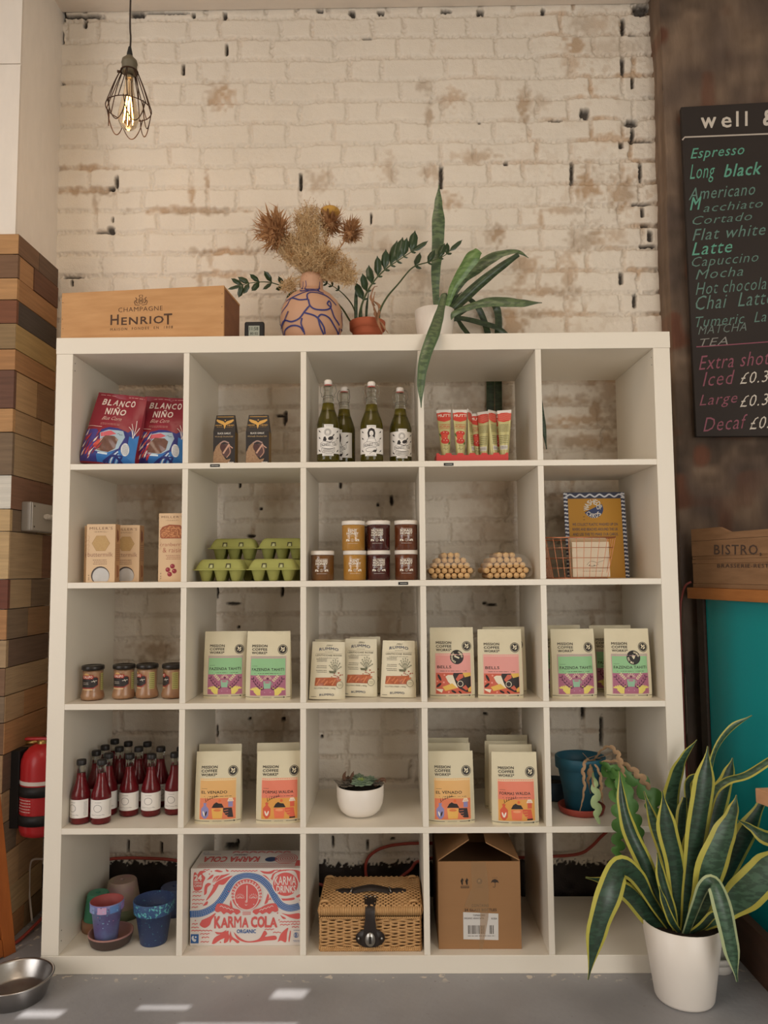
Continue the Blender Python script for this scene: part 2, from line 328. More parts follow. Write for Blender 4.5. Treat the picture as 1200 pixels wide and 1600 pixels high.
WHITE = mat('white_wall_paint', '#ded2c4', .6, nz=.10, ns=8, bump=.0008, bs=60, stretch=(1, 1, 1))
BOARD = mat('white_strand_board', '#e8e0d6', .5, nz=.12, ns=30, bump=.0016, bs=45, stretch=(1, 1, .35))
# ceiling bulkhead
mb = MB(); pr = [(XL-1.5, ZC), (XJ-.02, ZC)]+[(XJ-.02+.03*math.sin(a), ZC+.03-.03*math.cos(a)) for a in (.4, .8, 1.2, PI/2)]+[(XJ+.01, ZC+.5), (XL-1.5, ZC+.5)]
mb.prism(pr, -1.0, WY-.012, WHITE); struct('ceiling', mb)
MB().box(XL-.3, WY+.035, 0, 3.2, WY+.06, ZC+.9, WHITE).build('wall_back_core')['kind'] = 'structure'
bpy.data.objects['wall_back_core'].name = 'wall_rear'
# left pier: board faced front and return, thin joints between boards
mb = MB(); 
for z0, z1 in ((2.20, 2.818), (2.822, 3.5)): mb.box(-1.6, .133, z0, XL, .14, z1, BOARD); 
mb.box(-1.6, .14, 0, XL-.001, WY+.03, 3.5, BOARD)
for z0, z1 in ((2.20, 3.5),): mb.box(XL-.004, .139, z0, XL, WY+.02, z1, BOARD)
struct('wall_left', mb)
# reclaimed timber cladding on the pier
def planks():
    rn = random.Random(3); mb = MB(); pal = ['#a98863', '#b8946a', '#93714f', '#7c5d45', '#7b6650', '#a58a68', '#bd9f74', '#6b5443', '#8f7654', '#ab7d52', '#85604a', '#cfc7b8']
    # z top of each course from the photograph, with the colour of front and return boards
    ys = [365,397,434,468,505,545,578,638,675,742,795,830,905,952,1000,1044,1088,1130,1180,1240,1290,1340,1400,1450,1510]
    for i in range(len(ys)-1):
        zt = atx(30, ys[i], -.185).z if ys[i] < 1400 else atx(14, ys[i], -.185).z; zt = at(30, ys[i], .119).z; zb = at(30, ys[i+1], .119).z
        if zb < .02: zb = .0
        # front boards
        x = -.185
        while x > -1.0:
            w_ = rn.uniform(.16, .5) if x < -.19 else rn.uniform(.25, .6); d = rn.uniform(0, .004)
            c = rn.choice(pal[:10]) if i != 9 else '#d8d2c6'
            if i in (3, 6, 12): c = ['#7d4f37', '#6b4a3b', '#6e3f2f'][(3, 6, 12).index(i)]
            if i in (0, 2, 7): c = '#b98d5f'
            mb.box(x-w_, .116+d, zb+.0012, x-.0012, .134, zt-.0012, mat('plank_'+c.strip('#'), c, .75, nz=.6, ns=9, bump=.001, bs=30, stretch=(.7, 6, 12)), .001)
            x -= w_
        y = .119
        if i == 3: segs = [(.119, .412, '#4f443c')]
        elif i == 1: segs = [(.119, .23, '#b2855a'), (.23, .412, '#6f4b37')]
        elif i in (4,): segs = [(.119, .412, '#b39561')]
        else:
            segs = []
            while y < .405:
                e = min(.412, y+rn.uniform(.09, .30)); e = .412 if e > .36 else e; segs.append((y, e, rn.choice(pal[:11]))); y = e
        for a, b, c in segs:
            d = rn.uniform(0, .004)
            mb.box(-.206, a+.001, zb+.0012, -.186+d-.002, b-.001, zt-.0012, mat('return_plank_'+c.strip('#'), c, .75, nz=.6, ns=9, bump=.001, bs=30, stretch=(6, .7, 12)), .001)
    struct('trim_1', mb)
planks()
# dark bare pier on the right
def rough_wall():
    st = .008; xs = np.arange(XJ, 3.2, st); zs = np.arange(0, ZC+.9, st); X, Z = np.meshgrid(xs, zs); H = X.shape
    n1 = vnoise(H, 14, 31); n2 = vnoise(H, 4, 32); n3 = vnoise(H, 40, 33); n4 = vnoise(H, 8, 34); nv = vnoise((H[0], H[1]), 3, 35)
    # courses show faintly under the old plaster
    h = (n1-.5)*.010+(n3-.5)*.018+(n2-.5)*.004
    base = np.array(S('#64544a')); a = np.array(S('#8c7663')); b = np.array(S('#43372d')); cc = np.array(S('#6f4836'))
    k = np.clip((n1*.6+n4*.4)*2-.6, 0, 1)[..., None]; c = base*(1-k)+a*k; k = np.clip((n3-.45)*2.6+(n2-.5), 0, 1)[..., None]*.7; c = c*(1-k)+b*k
    k = (np.clip((vnoise(H, 10, 37)-.66)*6, 0, 1)*np.clip(1.25-(X-XJ)*3.5, .15, 1))[..., None]; c = c*(1-k)+cc*k
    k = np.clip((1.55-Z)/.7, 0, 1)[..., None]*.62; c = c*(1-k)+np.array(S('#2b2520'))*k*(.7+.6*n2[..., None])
    V = np.stack([X, PY-h, Z], -1)
    # wrap the left edge back to the brick wall
    me = bpy.data.meshes.new('wall_right'); nz_, nx_ = H; ew = 14
    Vl = []; cl = []
    for j in range(ew):
        t = j/ew; y = WY+.01+(PY-WY-.01)*t; hh = (vnoise((nz_, 1), 7, 50+j)[:, 0]-.5)*.006+(n3[:, 0]-.5)*.012
        Vl.append(np.stack([XJ-hh-.002*math.sin(t*PI), np.full(nz_, y), zs], -1)); cl.append(c[:, 0]*(1.15+.2*math.sin(j))*.5+a*.5)
    V = np.concatenate([np.stack(Vl, 1), V], 1); c = np.concatenate([np.stack(cl, 1), c], 1); nx_ += ew
    idx = np.arange(nx_*nz_).reshape(nz_, nx_); F = np.stack([idx[:-1, :-1], idx[:-1, 1:], idx[1:, 1:], idx[1:, :-1]], -1).reshape(-1, 4)
    me.from_pydata(V.reshape(-1, 3).tolist(), [], F.tolist()); me.polygons.foreach_set('use_smooth', np.ones(len(F), bool))
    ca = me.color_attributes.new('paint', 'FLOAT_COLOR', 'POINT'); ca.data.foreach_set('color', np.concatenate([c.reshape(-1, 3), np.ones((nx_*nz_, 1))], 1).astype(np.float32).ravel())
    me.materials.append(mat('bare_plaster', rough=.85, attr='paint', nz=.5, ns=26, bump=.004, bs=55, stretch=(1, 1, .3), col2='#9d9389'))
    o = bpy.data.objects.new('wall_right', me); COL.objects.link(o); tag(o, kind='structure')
rough_wall()
# floor
def mkfloor():
    m = bpy.data.materials.new('painted_concrete'); m.use_nodes = True; n = m.node_tree.nodes; L = m.node_tree.links; b = n['Principled BSDF']; b.inputs['Roughness'].default_value = .42
    tc = n.new('ShaderNodeTexCoord')
    def nz(sc, lo, hi, det=6):
        t = n.new('ShaderNodeTexNoise'); t.inputs['Scale'].default_value = sc; t.inputs['Detail'].default_value = det; L.new(tc.outputs['Object'], t.inputs['Vector'])
        r = n.new('ShaderNodeMapRange'); r.inputs['From Min'].default_value = lo; r.inputs['From Max'].default_value = hi; L.new(t.outputs['Fac'], r.inputs['Value']); return r.outputs[0]
    def mix(f, a, bcol):
        x = n.new('ShaderNodeMix'); x.data_type = 'RGBA'; L.new(f, x.inputs['Factor'])
        if isinstance(a, tuple): x.inputs['A'].default_value = (*a, 1)
        else: L.new(a, x.inputs['A'])
        x.inputs['B'].default_value = (*bcol, 1); return x.outputs['Result']
    c = mix(nz(3, .35, .65), S('#8b8a8c'), S('#9c9b9e')); c = mix(nz(60, .68, .75), c, S('#77736f')); c = mix(nz(25, .74, .77), c, S('#aaa59d'))
    # flaked paint close to the foot of the shelves
    sp = n.new('ShaderNodeSeparateXYZ'); L.new(tc.outputs['Object'], sp.inputs[0])
    r = n.new('ShaderNodeMapRange'); r.inputs['From Min'].default_value = -.05; r.inputs['From Max'].default_value = -.02; L.new(sp.outputs['Y'], r.inputs['Value'])
    mu = n.new('ShaderNodeMath'); mu.operation = 'MULTIPLY'; L.new(nz(38, .60, .64), mu.inputs[0]); L.new(r.outputs[0], mu.inputs[1]); c = mix(mu.outputs[0], c, S('#c9bfb2'))
    L.new(c, b.inputs['Base Color'])
    t = n.new('ShaderNodeTexNoise'); t.inputs['Scale'].default_value = 45; L.new(tc.outputs['Object'], t.inputs['Vector']); bp = n.new('ShaderNodeBump'); bp.inputs['Distance'].default_value = .001; L.new(t.outputs['Fac'], bp.inputs['Height']); L.new(bp.outputs[0], b.inputs['Normal'])
    struct('floor', MB().box(-1.6, -3.6, -.05, 3.4, WY+.03, 0, m))
mkfloor()
# added unseen wall behind the camera, its slots shaped to throw the sun patches
holes = []
for (u0, v0, u1, v1) in [(22,1590,112,1572),(210,1577,305,1565),(418,1560,488,1540),(250,1625,470,1592),(368,1494.5,445,1489.5)]:
    pa, pb = atz(u0, v0, 0 if v0 > 1500 else .05), atz(u1, v1, 0 if v0 > 1500 else .05)
    o_ = []
    for p in (pa, pb): t = (-3.2-p.y)/SUND.y; q = p+SUND*t; o_.append((q.x, q.z))
    holes.append((min(o_[0][0], o_[1][0]), min(o_[0][1], o_[1][1]), max(o_[0][0], o_[1][0]), max(o_[0][1], o_[1][1])))
xs = sorted({-1.6, 3.4} | {h[i] for h in holes for i in (0, 2)}); zs = sorted({0, 7.5} | {h[i] for h in holes for i in (1, 3)})
mb = MB()
for i in range(len(xs)-1):
    for j in range(len(zs)-1):
        cx_, cz_ = (xs[i]+xs[i+1])/2, (zs[j]+zs[j+1])/2
        if not any(h[0] < cx_ < h[2] and h[1] < cz_ < h[3] for h in holes): mb.box(xs[i], -3.22, zs[j], xs[i+1], -3.2, zs[j+1], WHITE)
struct('sun_mask_wall', mb)
# ---------------------------------------------------------------- shelving unit, 5 x 5
LAM = mat('white_laminate', '#e9e1d2', .38, nz=.05, ns=5, bump=.0002, bs=200)
CW, DT, SD = .3364, .017, .39
def cx0(j): return .05+(j-1)*(CW+DT)
def shz(k): return 1.80-k*CW-(k-1)*DT if k < 5 else .05
unit = thing('shelving_unit', 'large white open shelving unit of twenty-five square cubes standing against the brick wall', 'shelf')
MB().box(-.0015, 0, 1.80, 1.8515, SD, 1.85, LAM, .0012).build('top_panel', unit)
MB().box(-.001, 0, 0, 1.851, SD, .05, LAM, .0012).build('bottom_panel', unit)
for x in (0, 1.80): MB().box(x, .0006, .0503, x+.05, SD, 1.7997, LAM, .001).build('side_panel', unit)
for k in range(1, 5): MB().box(.0503, .0003, shz(k)-DT, 1.7997, SD-.0005, shz(k), LAM, .0006).build('shelf', unit)
for j in range(1, 5):
    for k in range(5):
        zt = 1.7997 if k == 0 else shz(k)-DT-.0003; zb = shz(k+1)+.0003
        MB().box(cx0(j)+CW, .001, zb, cx0(j)+CW+DT, SD-.001, zt, LAM, .0006).build('divider', unit)
BLK = mat('black_plastic', '#1a1817', .5)
for u, v in ((336, 727.5), (701, 725.5), (630, 911.5)):
    p = at(u, v, 0); a = Art(); a.rect(-.0145, -.0042, .0145, .0042, '#181616'); a.lines(-.011, -.0022, .011, .0026, 1, '#d8d4cc', int(u))
    a.build('price_strip', unit, lambda x, z, o, p=p: (p.x+x, -.0002-o, p.z+z), label='small black embossed price strip')
for x, zz in ((.0505, 1.775), (.0505, 1.752), (.0505, .085), (.0505, .114)):
    MB().lathe([(0, 0), (.0018, 0), (.0018, .0004), (0, .0004)], BLK, 8).build('screw_hole', unit).matrix_local = Matrix.Translation((x, .016, zz))@Matrix.Rotation(PI/2, 4, 'Y')
    MB().lathe([(0, 0), (.0018, 0), (.0018, .0004), (0, .0004)], BLK, 8).build('screw_hole', unit).matrix_local = Matrix.Translation((1.7997, .016, zz))@Matrix.Rotation(-PI/2, 4, 'Y')
# ---------------------------------------------------------------- shared builders for wood, leaves and pots
def wood(key, col, dark=None, ns=6, st=(1.2, 8, 12), rough=.6): return mat(key, col, rough, nz=.6, ns=ns, col2=dark, bump=.0006, bs=30, stretch=st)
TOPZ = 1.85
def strap(pts, wid, mats, nrm=(0, -1, 0), fold=.12, tw=0., n=6, th=.0016, lobes=0, wave=0, blunt=0, nc=6):
    """leaf blade: pts centre line, wid widths (m) at those points, mats = (inner, edge) or one; returns MB"""
    P = smooth(pts, n); N = len(P); W = []
    for i in range(N):
        t = i/(N-1)*(len(wid)-1); k = min(int(t), len(wid)-2); f = t-k; f = f*f*(3-2*f); W.append(wid[k]*(1-f)+wid[k+1]*f)
    inner, edge = mats if isinstance(mats, tuple) else (mats, mats)
    mb = MB(); nr = Vector(nrm).normalized(); fr = []
    for i in range(N):
        t = (P[min(i+1, N-1)]-P[max(i-1, 0)]).normalized(); n_ = nr-t*nr.dot(t)
        n_ = n_.normalized() if n_.length > .05 else t.orthogonal().normalized()
        if tw: n_ = Matrix.Rotation(tw*i/(N-1), 3, t)@n_
        fr.append((P[i], t.cross(n_), n_))
    for sgn, flip in ((1, False), (-1, True)):
        k = len(mb.v)
        for i, (p, s_, n_) in enumerate(fr):
            for j in range(nc+1):
                u = j/nc*2-1; u = u if nc < 7 else (u*.86 if abs(u) < .99 else u); w_ = W[i]/2
                if lobes: w_ *= .30+.95*abs(math.sin(PI*(i/(N-1)*lobes*1.5+(.5 if u > 0 else 0))))**.55
                mb.v.append(tuple(p+s_*u*w_+n_*(fold*W[i]*(u*u-.3)*-1+wave*math.sin(i*1.3)*u*W[i]+sgn*th/2*(1-abs(u)*.9))))
        for i in range(N-1):
            for j in range(nc):
                q = [k+i*(nc+1)+j, k+i*(nc+1)+j+1, k+(i+1)*(nc+1)+j+1, k+(i+1)*(nc+1)+j]
                mb.f.append(q[::-1] if flip else q); mb.m.append(mb.mi(edge if j in (0, nc-1) else inner)); mb.sm.append(True)
    return mb
def pxs(l, Y): 
    """pixel control points with a depth for each: l = [(u, v[, Y])]"""
    return [at(q[0], q[1], q[2] if len(q) > 2 else Y) for q in l]
def snake_green(key, c1, c2, sc=55):
    m = bpy.data.materials.new(key); m.use_nodes = True; n = m.node_tree.nodes; L = m.node_tree.links; b = n['Principled BSDF']; b.inputs['Roughness'].default_value = .35
    tc = n.new('ShaderNodeTexCoord'); mp = n.new('ShaderNodeMapping'); mp.inputs['Scale'].default_value = (.35, .35, 1); L.new(tc.outputs['Object'], mp.inputs[0])
    t = n.new('ShaderNodeTexNoise'); t.inputs['Scale'].default_value = sc*2; t.inputs['Detail'].default_value = 3; L.new(mp.outputs[0], t.inputs['Vector'])
    r = n.new('ShaderNodeMapRange'); r.inputs['From Min'].default_value = .46; r.inputs['From Max'].default_value = .56; L.new(t.outputs['Fac'], r.inputs['Value'])
    x = n.new('ShaderNodeMix'); x.data_type = 'RGBA'; L.new(r.outputs[0], x.inputs['Factor']); x.inputs['A'].default_value = (*S(c1), 1); x.inputs['B'].default_value = (*S(c2), 1); L.new(x.outputs['Result'], b.inputs['Base Color']); return m
SG = snake_green('mottled_green_leaf', '#46573c', '#62744f'); SGD = snake_green('dark_green_leaf', '#2c3c27', '#3d5034'); SGB = snake_green('bright_green_leaf', '#58743f', '#6c8a50')
ZZ = mat('glossy_dark_leaf', '#2f4227', .3, nz=.3, ns=12); STEM = mat('leaf_stem', '#46532f', .5)
SOIL = mat('potting_soil', '#2e2219', .95, nz=.7, ns=60, bump=.004, bs=90)
TERRA = mat('terracotta', '#a8583a', .75, nz=.35, ns=14, bump=.0004, bs=60, col2='#8a4630')
WPOT = mat('white_glazed_pot', '#ece4da', .35)
def pot(name, parent, r0, r1, h, m, th=.004, soil=.9, rim=None, n=36, sm=None, label=None):
    """open pot: base radius r0, rim radius r1; rim = (height, extra) for a collar"""
    f = lambda z: r0+(r1-r0)*z/h
    if rim: pr = [(0, 0), (r0-.003, 0), (r0, .003), (f(h-rim[0])-rim[1], h-rim[0]), (r1, h-rim[0]+.001), (r1+.001, h-.002), (r1-.001, h), (r1-th, h-.001), (r1-th-rim[1]*.5, h-rim[0]), (f(.02)-th, .012), (0, .010)]
    else: pr = [(0, 0), (r0-.008, 0), (r0-.002, .003), (r0+.002, .010), (f(h*.5), h*.5), (r1, h-.001), (r1-th*.5, h), (r1-th, h-.001), (f(h*.5)-th, h*.5), (r0-th, .012), (0, .010)]
    o = MB().lathe(pr, m, n).build(name, parent)
    if label: o['label'] = label
    if soil:
        z = h*soil; MB().grid(lambda u, v: ((f(z)-th-.0008-(rim[1] if rim else 0))*v*math.cos(2*PI*u), (f(z)-th-.0008-(rim[1] if rim else 0))*v*math.sin(2*PI*u), z+.003*math.sin(9*u*2*PI)*v*(1-v)), 24, 4, sm or SOIL, True, True).build('soil', o)
    return o
# ---------------------------------------------------------------- on top of the shelving unit
# wine crate
A_, B_ = Vector((-.022, .076, TOPZ)), Vector((.501, .026, TOPZ)); L_ = (B_-A_).length
cr = thing('wine_crate', 'pale pine champagne crate with a printed crest, lying on top of the white shelves', 'crate', A_, math.atan2(B_.y-A_.y, B_.x-A_.x))
PINE = wood('pine_board', '#c99a68', '#a97846', 5, (1.5, 6, 10)); PINE2 = wood('pine_end', '#8a5a3c', '#6d4630', 5, (1.5, 3, 9)); H_ = .168; D_ = .166
MB().box(0, 0, .006, L_, .009, H_, PINE, .0008).build('front_board', cr)
MB().box(0, .009, 0, L_, D_, .006, PINE, .0005).build('base_board', cr)
MB().box(0, .009, H_-.007, L_, D_, H_-.001, PINE, .0005).build('lid', cr)
MB().box(.012, D_-.009, .006, L_-.012, D_, H_-.007, PINE, .0005).build('back_board', cr)
for x in (.001, L_-.013): MB().box(x, .009, .006, x+.012, D_-.001, H_-.0072, PINE2, .0005).build('end_board', cr)
a = Art(); INK = '#4a2f1c'; k = L_/253.
X_ = lambda px: (px-97)*k*1.0; Z_ = lambda py, px=220: H_-(py-(459-12*(px-97)/253))*k*.985+0
def wp(px0, py0, px1, py1, s, b=.0, sp=1):
    a.text(s, X_(px0), Z_(py1, px0), X_(px1), Z_(py0, px0), INK, bold=b, space=sp, warp=None)
wp(187, 482, 256, 489, 'CHAMPAGNE', -.01, 1.1)
wp(175, 493, 188, 509, 'H', .02); wp(192, 497, 258, 509, 'ENRIO', .02, 1.15); wp(258, 491, 271, 508, 'T', .02)
wp(175, 514, 272, 518, 'MAISON  FONDEE  EN  1808', -.005, 1.4)
ex, ez = X_(222), Z_(471, 222); a.ring(ex, ez, .009, .0012, INK, 16, .0105); a.text('H', ex-.0045, ez-.006, ex+.0045, ez+.006, INK, .02)
for s in (-1, 1):
    a.curve([(ex+s*.010, ez-.008), (ex+s*.016, ez-.002), (ex+s*.013, ez+.006), (ex+s*.018, ez+.011)], .0022, INK); a.curve([(ex+s*.018, ez-.010), (ex+s*.021, ez-.004), (ex+s*.018, ez+.002)], .0018, INK); a.line([(ex+s*.004, ez-.014), (ex+s*.02, ez-.012)], .0015, INK)
    a.curve([(ex+s*.003, ez+.011), (ex+s*.006, ez+.016), (ex+s*.001, ez+.019)], .0015, INK)
a.build('print', cr, label='dark brown printed crest and lettering')
for px, py in ((99,474),(99,500),(100,515),(347,460),(347,480),(347,505)):
    MB().lathe([(0, 0), (.0012, 0), (.0012, .0004), (0, .0004)], BLK, 6).build('nail', cr).matrix_local = Matrix.Translation((X_(px), -.0001, max(.01, Z_(py, px))))@Matrix.Rotation(PI/2, 4, 'X')
# small digital device
p = at(401, 524, .12); dv = thing('digital_thermometer', 'small black square digital clock with a grey display beside the wine crate', 'clock', (p.x, .12, TOPZ))
MB().box(-.031, -.045, 0, .031, -.027, .0705, BLK, .006).build('case', dv)
a = Art(); a.rect(-.017, .022, .017, .056, '#9aa093'); a.text('11:58', -.014, .041, .013, .052, '#2b2d28', .01); a.text('80 02', -.012, .027, .012, .035, '#2b2d28', .01); a.build('display', dv, lambda x, y, o: (x, -.045-o, y), label='grey liquid crystal display')
# painted vase
p = at(487, 500, .15); VX = p.x; vz = lambda py, Y=.15: at(487, py, Y).z-TOPZ
va = thing('vase', 'round terracotta bottle vase painted with wandering blue lines, holding dried flowers', 'vase', (VX, .15, TOPZ))
prof = [(0, 0), (.052, 0), (.060, .003), (.078, .020), (.092, .045), (.0995, .075), (.1005, .10), (.096, .128), (.084, .153), (.066, .172), (.048, .184), (.039, .191), (.0365, .198), (.037, .212), (.036, .226), (.034, .240), (.031, .240), (.030, .20), (.03, .16), (0, .15)]
prof = [(r, z*1.02) for r, z in prof]
CLAY = mat('pink_clay', '#c4997c', .6, nz=.15, ns=10); MB().lathe(prof, CLAY, 56).build('body', va)
def vr(z):
    for (r0, z0), (r1, z1) in zip(prof, prof[1:]):
        if z0 <= z <= z1 and r0 > .03: return r0+(r1-r0)*(z-z0)/(z1-z0+1e-9)
    return .05
def vmap(u, v, o): r = vr(v)+o; return (r*math.sin(u/ .1), -r*math.cos(u/.1), v)
# blue lines: pixel traces mapped onto the round body
def vt(cx_, cy_):
    px, py = 360+cx_/4.615, 270+cy_/4.615; z = vz(py, .15-.06); z = max(.004, min(.242, z)); x = (px-487)/495*.97; r = vr(z); return (.1*math.asin(max(-.98, min(.98, x/r))), z)
a = Art(.006)
for tr in [[(365,1000),(420,960),(455,912),(520,940),(580,940)],[(410,920),(500,895),(590,862),(660,858)],[(580,940),(575,900),(600,880),(640,880)],[(585,940),(600,990),(640,1015),(710,1010),(745,980),(735,935),(720,960),(742,980)],
    [(600,985),(560,1030),(520,1075),(460,1088),(400,1065),(365,1090)],[(640,878),(720,900),(780,950)],[(540,1075),(532,1110),(548,1150),(555,1180)],[(560,1040),(640,1065),(690,1120),(700,1170)],[(655,1070),(680,1048),(730,1060),(770,1110),(795,1150)],
    [(375,1170),(400,1130),(460,1115),(520,1130),(548,1165)],[(745,990),(770,1050),(800,1085)],[(655,1070),(670,1130),(690,1175)],[(515,850),(535,860),(560,855),(585,862)],[(530,755),(527,800),(535,835)],[(550,755),(552,835),(640,840),(650,790),(652,755)],[(690,875),(650,860),(652,840)],[(365,1100),(372,1140),(380,1170)],[(800,1100),(780,1170)]]:
    a.curve([vt(*q) for q in tr], .0052, '#33356f', n=6)
# lines carried on round the back
for s in range(5):
    b0 = .14+s*.085; a.curve([(b0, .02), (b0+.03, .06), (b0-.01, .10), (b0+.04, .14), (b0+.02, .18)], .0042, '#33356f'); a.curve([(b0, .06), (b0+.05, .07), (b0+.08, .10)], .0042, '#33356f')
a.build('painted_lines', va, vmap, .0008, label='wandering dark blue painted lines')
# dried flowers
def blobpt(rn, c, r):
    while 1:
        d = Vector((rn.uniform(-1, 1), rn.uniform(-1, 1), rn.uniform(-1, 1)))
        if d.length < 1: return c+Vector((d.x*r[0], d.y*r[1], d.z*r[2]))
GYP = mat('dried_gypsophila', '#e6c99c', .8, nz=.3, ns=40, col2='#cfa872'); GY2 = mat('dried_gypsophila_dark', '#b98f5c', .8, nz=.3, ns=40); THI = mat('dried_thistle', '#b98a5e', .85, nz=.4, ns=50, col2='#8d6542'); THY = mat('thistle_crown', '#c79a4a', .9, nz=.3, ns=80)
neck = at(489, 436, .15)
def gyps(name, label, blobs, n, seed, src):
    rn = random.Random(seed); mb = MB(); t = thing(name, label, 'dried flowers', neck, group=None)
    for i in range(n):
        c, r = rn.choice(blobs); e = blobpt(rn, c, r); e0 = src+Vector((rn.uniform(-.018, .018), rn.uniform(-.015, .015), 0)); m_ = (e0+e)/2+Vector((rn.uniform(-.01, .01), rn.uniform(-.01, .01), rn.uniform(-.005, .02)))
        a_, b_ = e0-neck, e-neck; mm = m_-neck; mb.tube([a_, mm, b_], [.0007, .0006, .0004], GYP, 3, False)
        G_ = GYP if rn.random() < .68 else GY2  # darker straw tone given to some sprays at random
        for k in range(7):
            f = b_+(mm-b_)*rn.random()*.35; q = f+Vector((rn.gauss(0, .011), rn.gauss(0, .011), rn.gauss(.004, .011))); mb.tube([f, (f+q)/2+Vector((rn.gauss(0, .002),)*3), q], .00045, G_, 3, False)
            s = rn.uniform(.0010, .0019); mb.add([q+Vector((s, 0, 0)), q+Vector((-s, 0, 0)), q+Vector((0, s, 0)), q+Vector((0, -s, 0)), q+Vector((0, 0, s)), q+Vector((0, 0, -s))], [(0,2,4),(2,1,4),(1,3,4),(3,0,4),(2,0,5),(1,2,5),(3,1,5),(0,3,5)], G_)
    o = mb.build('sprays', t); o['kind'] = 'stuff'; return t
g = lambda u, v, Y, ru, rd, rv: (at(u, v, Y), (ru/495, rd, rv/495))
gyps('dried_gypsophila', 'pale straw coloured cloud of dried gypsophila rising from the painted vase', [g(481,338,.15,26,.03,24), g(482,368,.14,34,.04,28), g(478,398,.13,42,.05,26), g(448,382,.14,22,.03,22), g(500,408,.12,26,.03,22)], 800, 4, neck)
gyps('dried_gypsophila', 'lower right sprig of tan dried gypsophila leaning out over the vase rim', [g(527,418,.13,30,.03,26), g(512,398,.13,18,.03,16), g(545,432,.13,16,.02,16)], 340, 5, neck)
gyps('dried_gypsophila', 'sparse wispy sprig of dried gypsophila hanging left below the vase rim', [g(447,448,.16,11,.02,14)], 40, 6, neck)
def thistle(label, u, v, Y, r, via, crown, seed):
    rn = random.Random(seed); c = at(u, v, Y); t = thing('dried_thistle', label, 'dried flower', neck, group='dried thistle heads in the vase'); mb = MB(); P = smooth([neck-neck, at(*via)-neck, c-neck], 6)
    mb.tube(P, .0022, THI, 6); mb.build('stem', t); ax = (P[-1]-P[-4]).normalized(); c = c-neck; mb = MB()
    mb.ball(c, r*.42, THI, 12, 8)
    for i in range(300):
        d = Vector((rn.gauss(0, 1), rn.gauss(0, 1), rn.gauss(0, 1))).normalized(); k = r*rn.uniform(.75, 1.25); w_ = d.orthogonal().normalized()*r*.055; e = c+d*k+ax*r*.25+Vector((rn.gauss(0, .003),)*3)
        b_ = c+d*r*.35; mid = (b_+e)/2+Vector((rn.gauss(0, .12*r), rn.gauss(0, .12*r), rn.gauss(0, .12*r))); mb.add([b_+w_, b_-w_, mid-w_*.8, mid+w_*.8, e], [(0, 1, 2, 3), (3, 2, 4)], THI, True)
    for i in range(26):
        p_ = P[rn.randrange(len(P)//2, len(P)-2)]; d = Vector((rn.gauss(0, 1), rn.gauss(0, 1), rn.gauss(0, 1))).normalized(); e = p_+d*r*rn.uniform(.4, .8)+ax*r*.2; w_ = d.orthogonal().normalized()*r*.05; mb.add([p_+w_, p_-w_, e], [(0, 1, 2)], THI)
    mb.build('head', t)
    if crown: MB().ball(c+Vector((0, -.004, r*.75)), r*.62, THY, 16, 8, sz=.55).build('crown', t)['label'] = 'domed mustard yellow crown'
thistle('large spiky brown dried thistle head, leftmost in the vase', 431, 363, .13, .070, (468, 400, .14), False, 1)
thistle('tall dried thistle head with a mustard yellow crown in the vase', 516, 350, .17, .052, (505, 395, .16), True, 2)
thistle('rightmost dried thistle head on a bare brown stem in the vase', 547, 364, .14, .044, (520, 402, .14), False, 3)
# terracotta pot with glossy long-stemmed plant
p = at(574, 500, .21); tp = thing('potted_plant', 'long arching glossy green leaves growing in a small terracotta pot beside the vase', 'plant', (p.x, .21, TOPZ))
pot('pot', tp, .040, .0585, .108, TERRA, .005, .86, (.028, .003))
rel = lambda pts, o: [q-Vector(o.location) for q in pts]
def zzstem(root, l, wst, up, dn, start, size, seed, dens=1):
    rn = random.Random(seed); P = smooth(rel(pxs(l, .2), root), 8); N = len(P); MB().tube(P, [wst*(1-.7*i/(N-1)) for i in range(N)], STEM, 7).build('stem', root)
    i = int(N*start); side = 0; step = max(1, int(round(N/(12*dens))))
    while i < N:
        t = (P[min(i+1, N-1)]-P[max(i-1, 0)]).normalized(); n_ = Vector((0, -1, 0)); s_ = t.cross(n_).normalized()*(1 if side % 2 else -1)
        ln = size*rn.uniform(.8, 1.15)*((up if s_.z > 0 else dn)); 
        if ln > .004:
            d = (t*.75+s_*.75+Vector((0, rn.uniform(-.5, .3), 0))).normalized(); q = P[i]; e = q+d*ln
            strap([q, q+d*ln*.35+Vector((0, -.002, 0)), q+d*ln*.7, e], [.002, ln*.42, ln*.38, .0006], ZZ, (rn.uniform(-.5, .5), -1, rn.uniform(-.1, .4)), .18, n=3).build('leaf', root)
        side += 1
        if side % 2 == 0: i += step
    e = P[-1]; t = (P[-1]-P[-3]).normalized(); strap([e-t*.003, e+t*size*.3, e+t*size*.7, e+t*size], [.002, size*.3, size*.25, .0006], ZZ, (0, -1, .2), .15, n=3).build('leaf', root)
zzstem(tp, [(563,505,.2),(562,490,.19),(569,466,.17),(583,441,.15),(603,420,.14),(622,407,.13),(645,392,.13)], .0042, 1.25, .3, .32, .060, 1, 1.15)
zzstem(tp, [(592,505,.22),(594,485,.22),(605,464,.22),(622,444,.22),(645,418,.21),(671,409,.2),(693,400,.2),(703,392,.2)], .0038, .85, .4, .58, .056, 2, .8)
zzstem(tp, [(553,508,.23),(546,500,.25),(533,480,.27),(512,462,.28),(480,458,.28),(452,451,.26),(421,441,.24),(392,442,.22),(376,446,.21)], .0036, .9, .9, .42, .046, 3, 1.0)
zzstem(tp, [(560,505,.24),(551,478,.26),(536,459,.27),(520,447,.27),(507,441,.27)], .003, .7, .5, .6, .032, 4, .6)
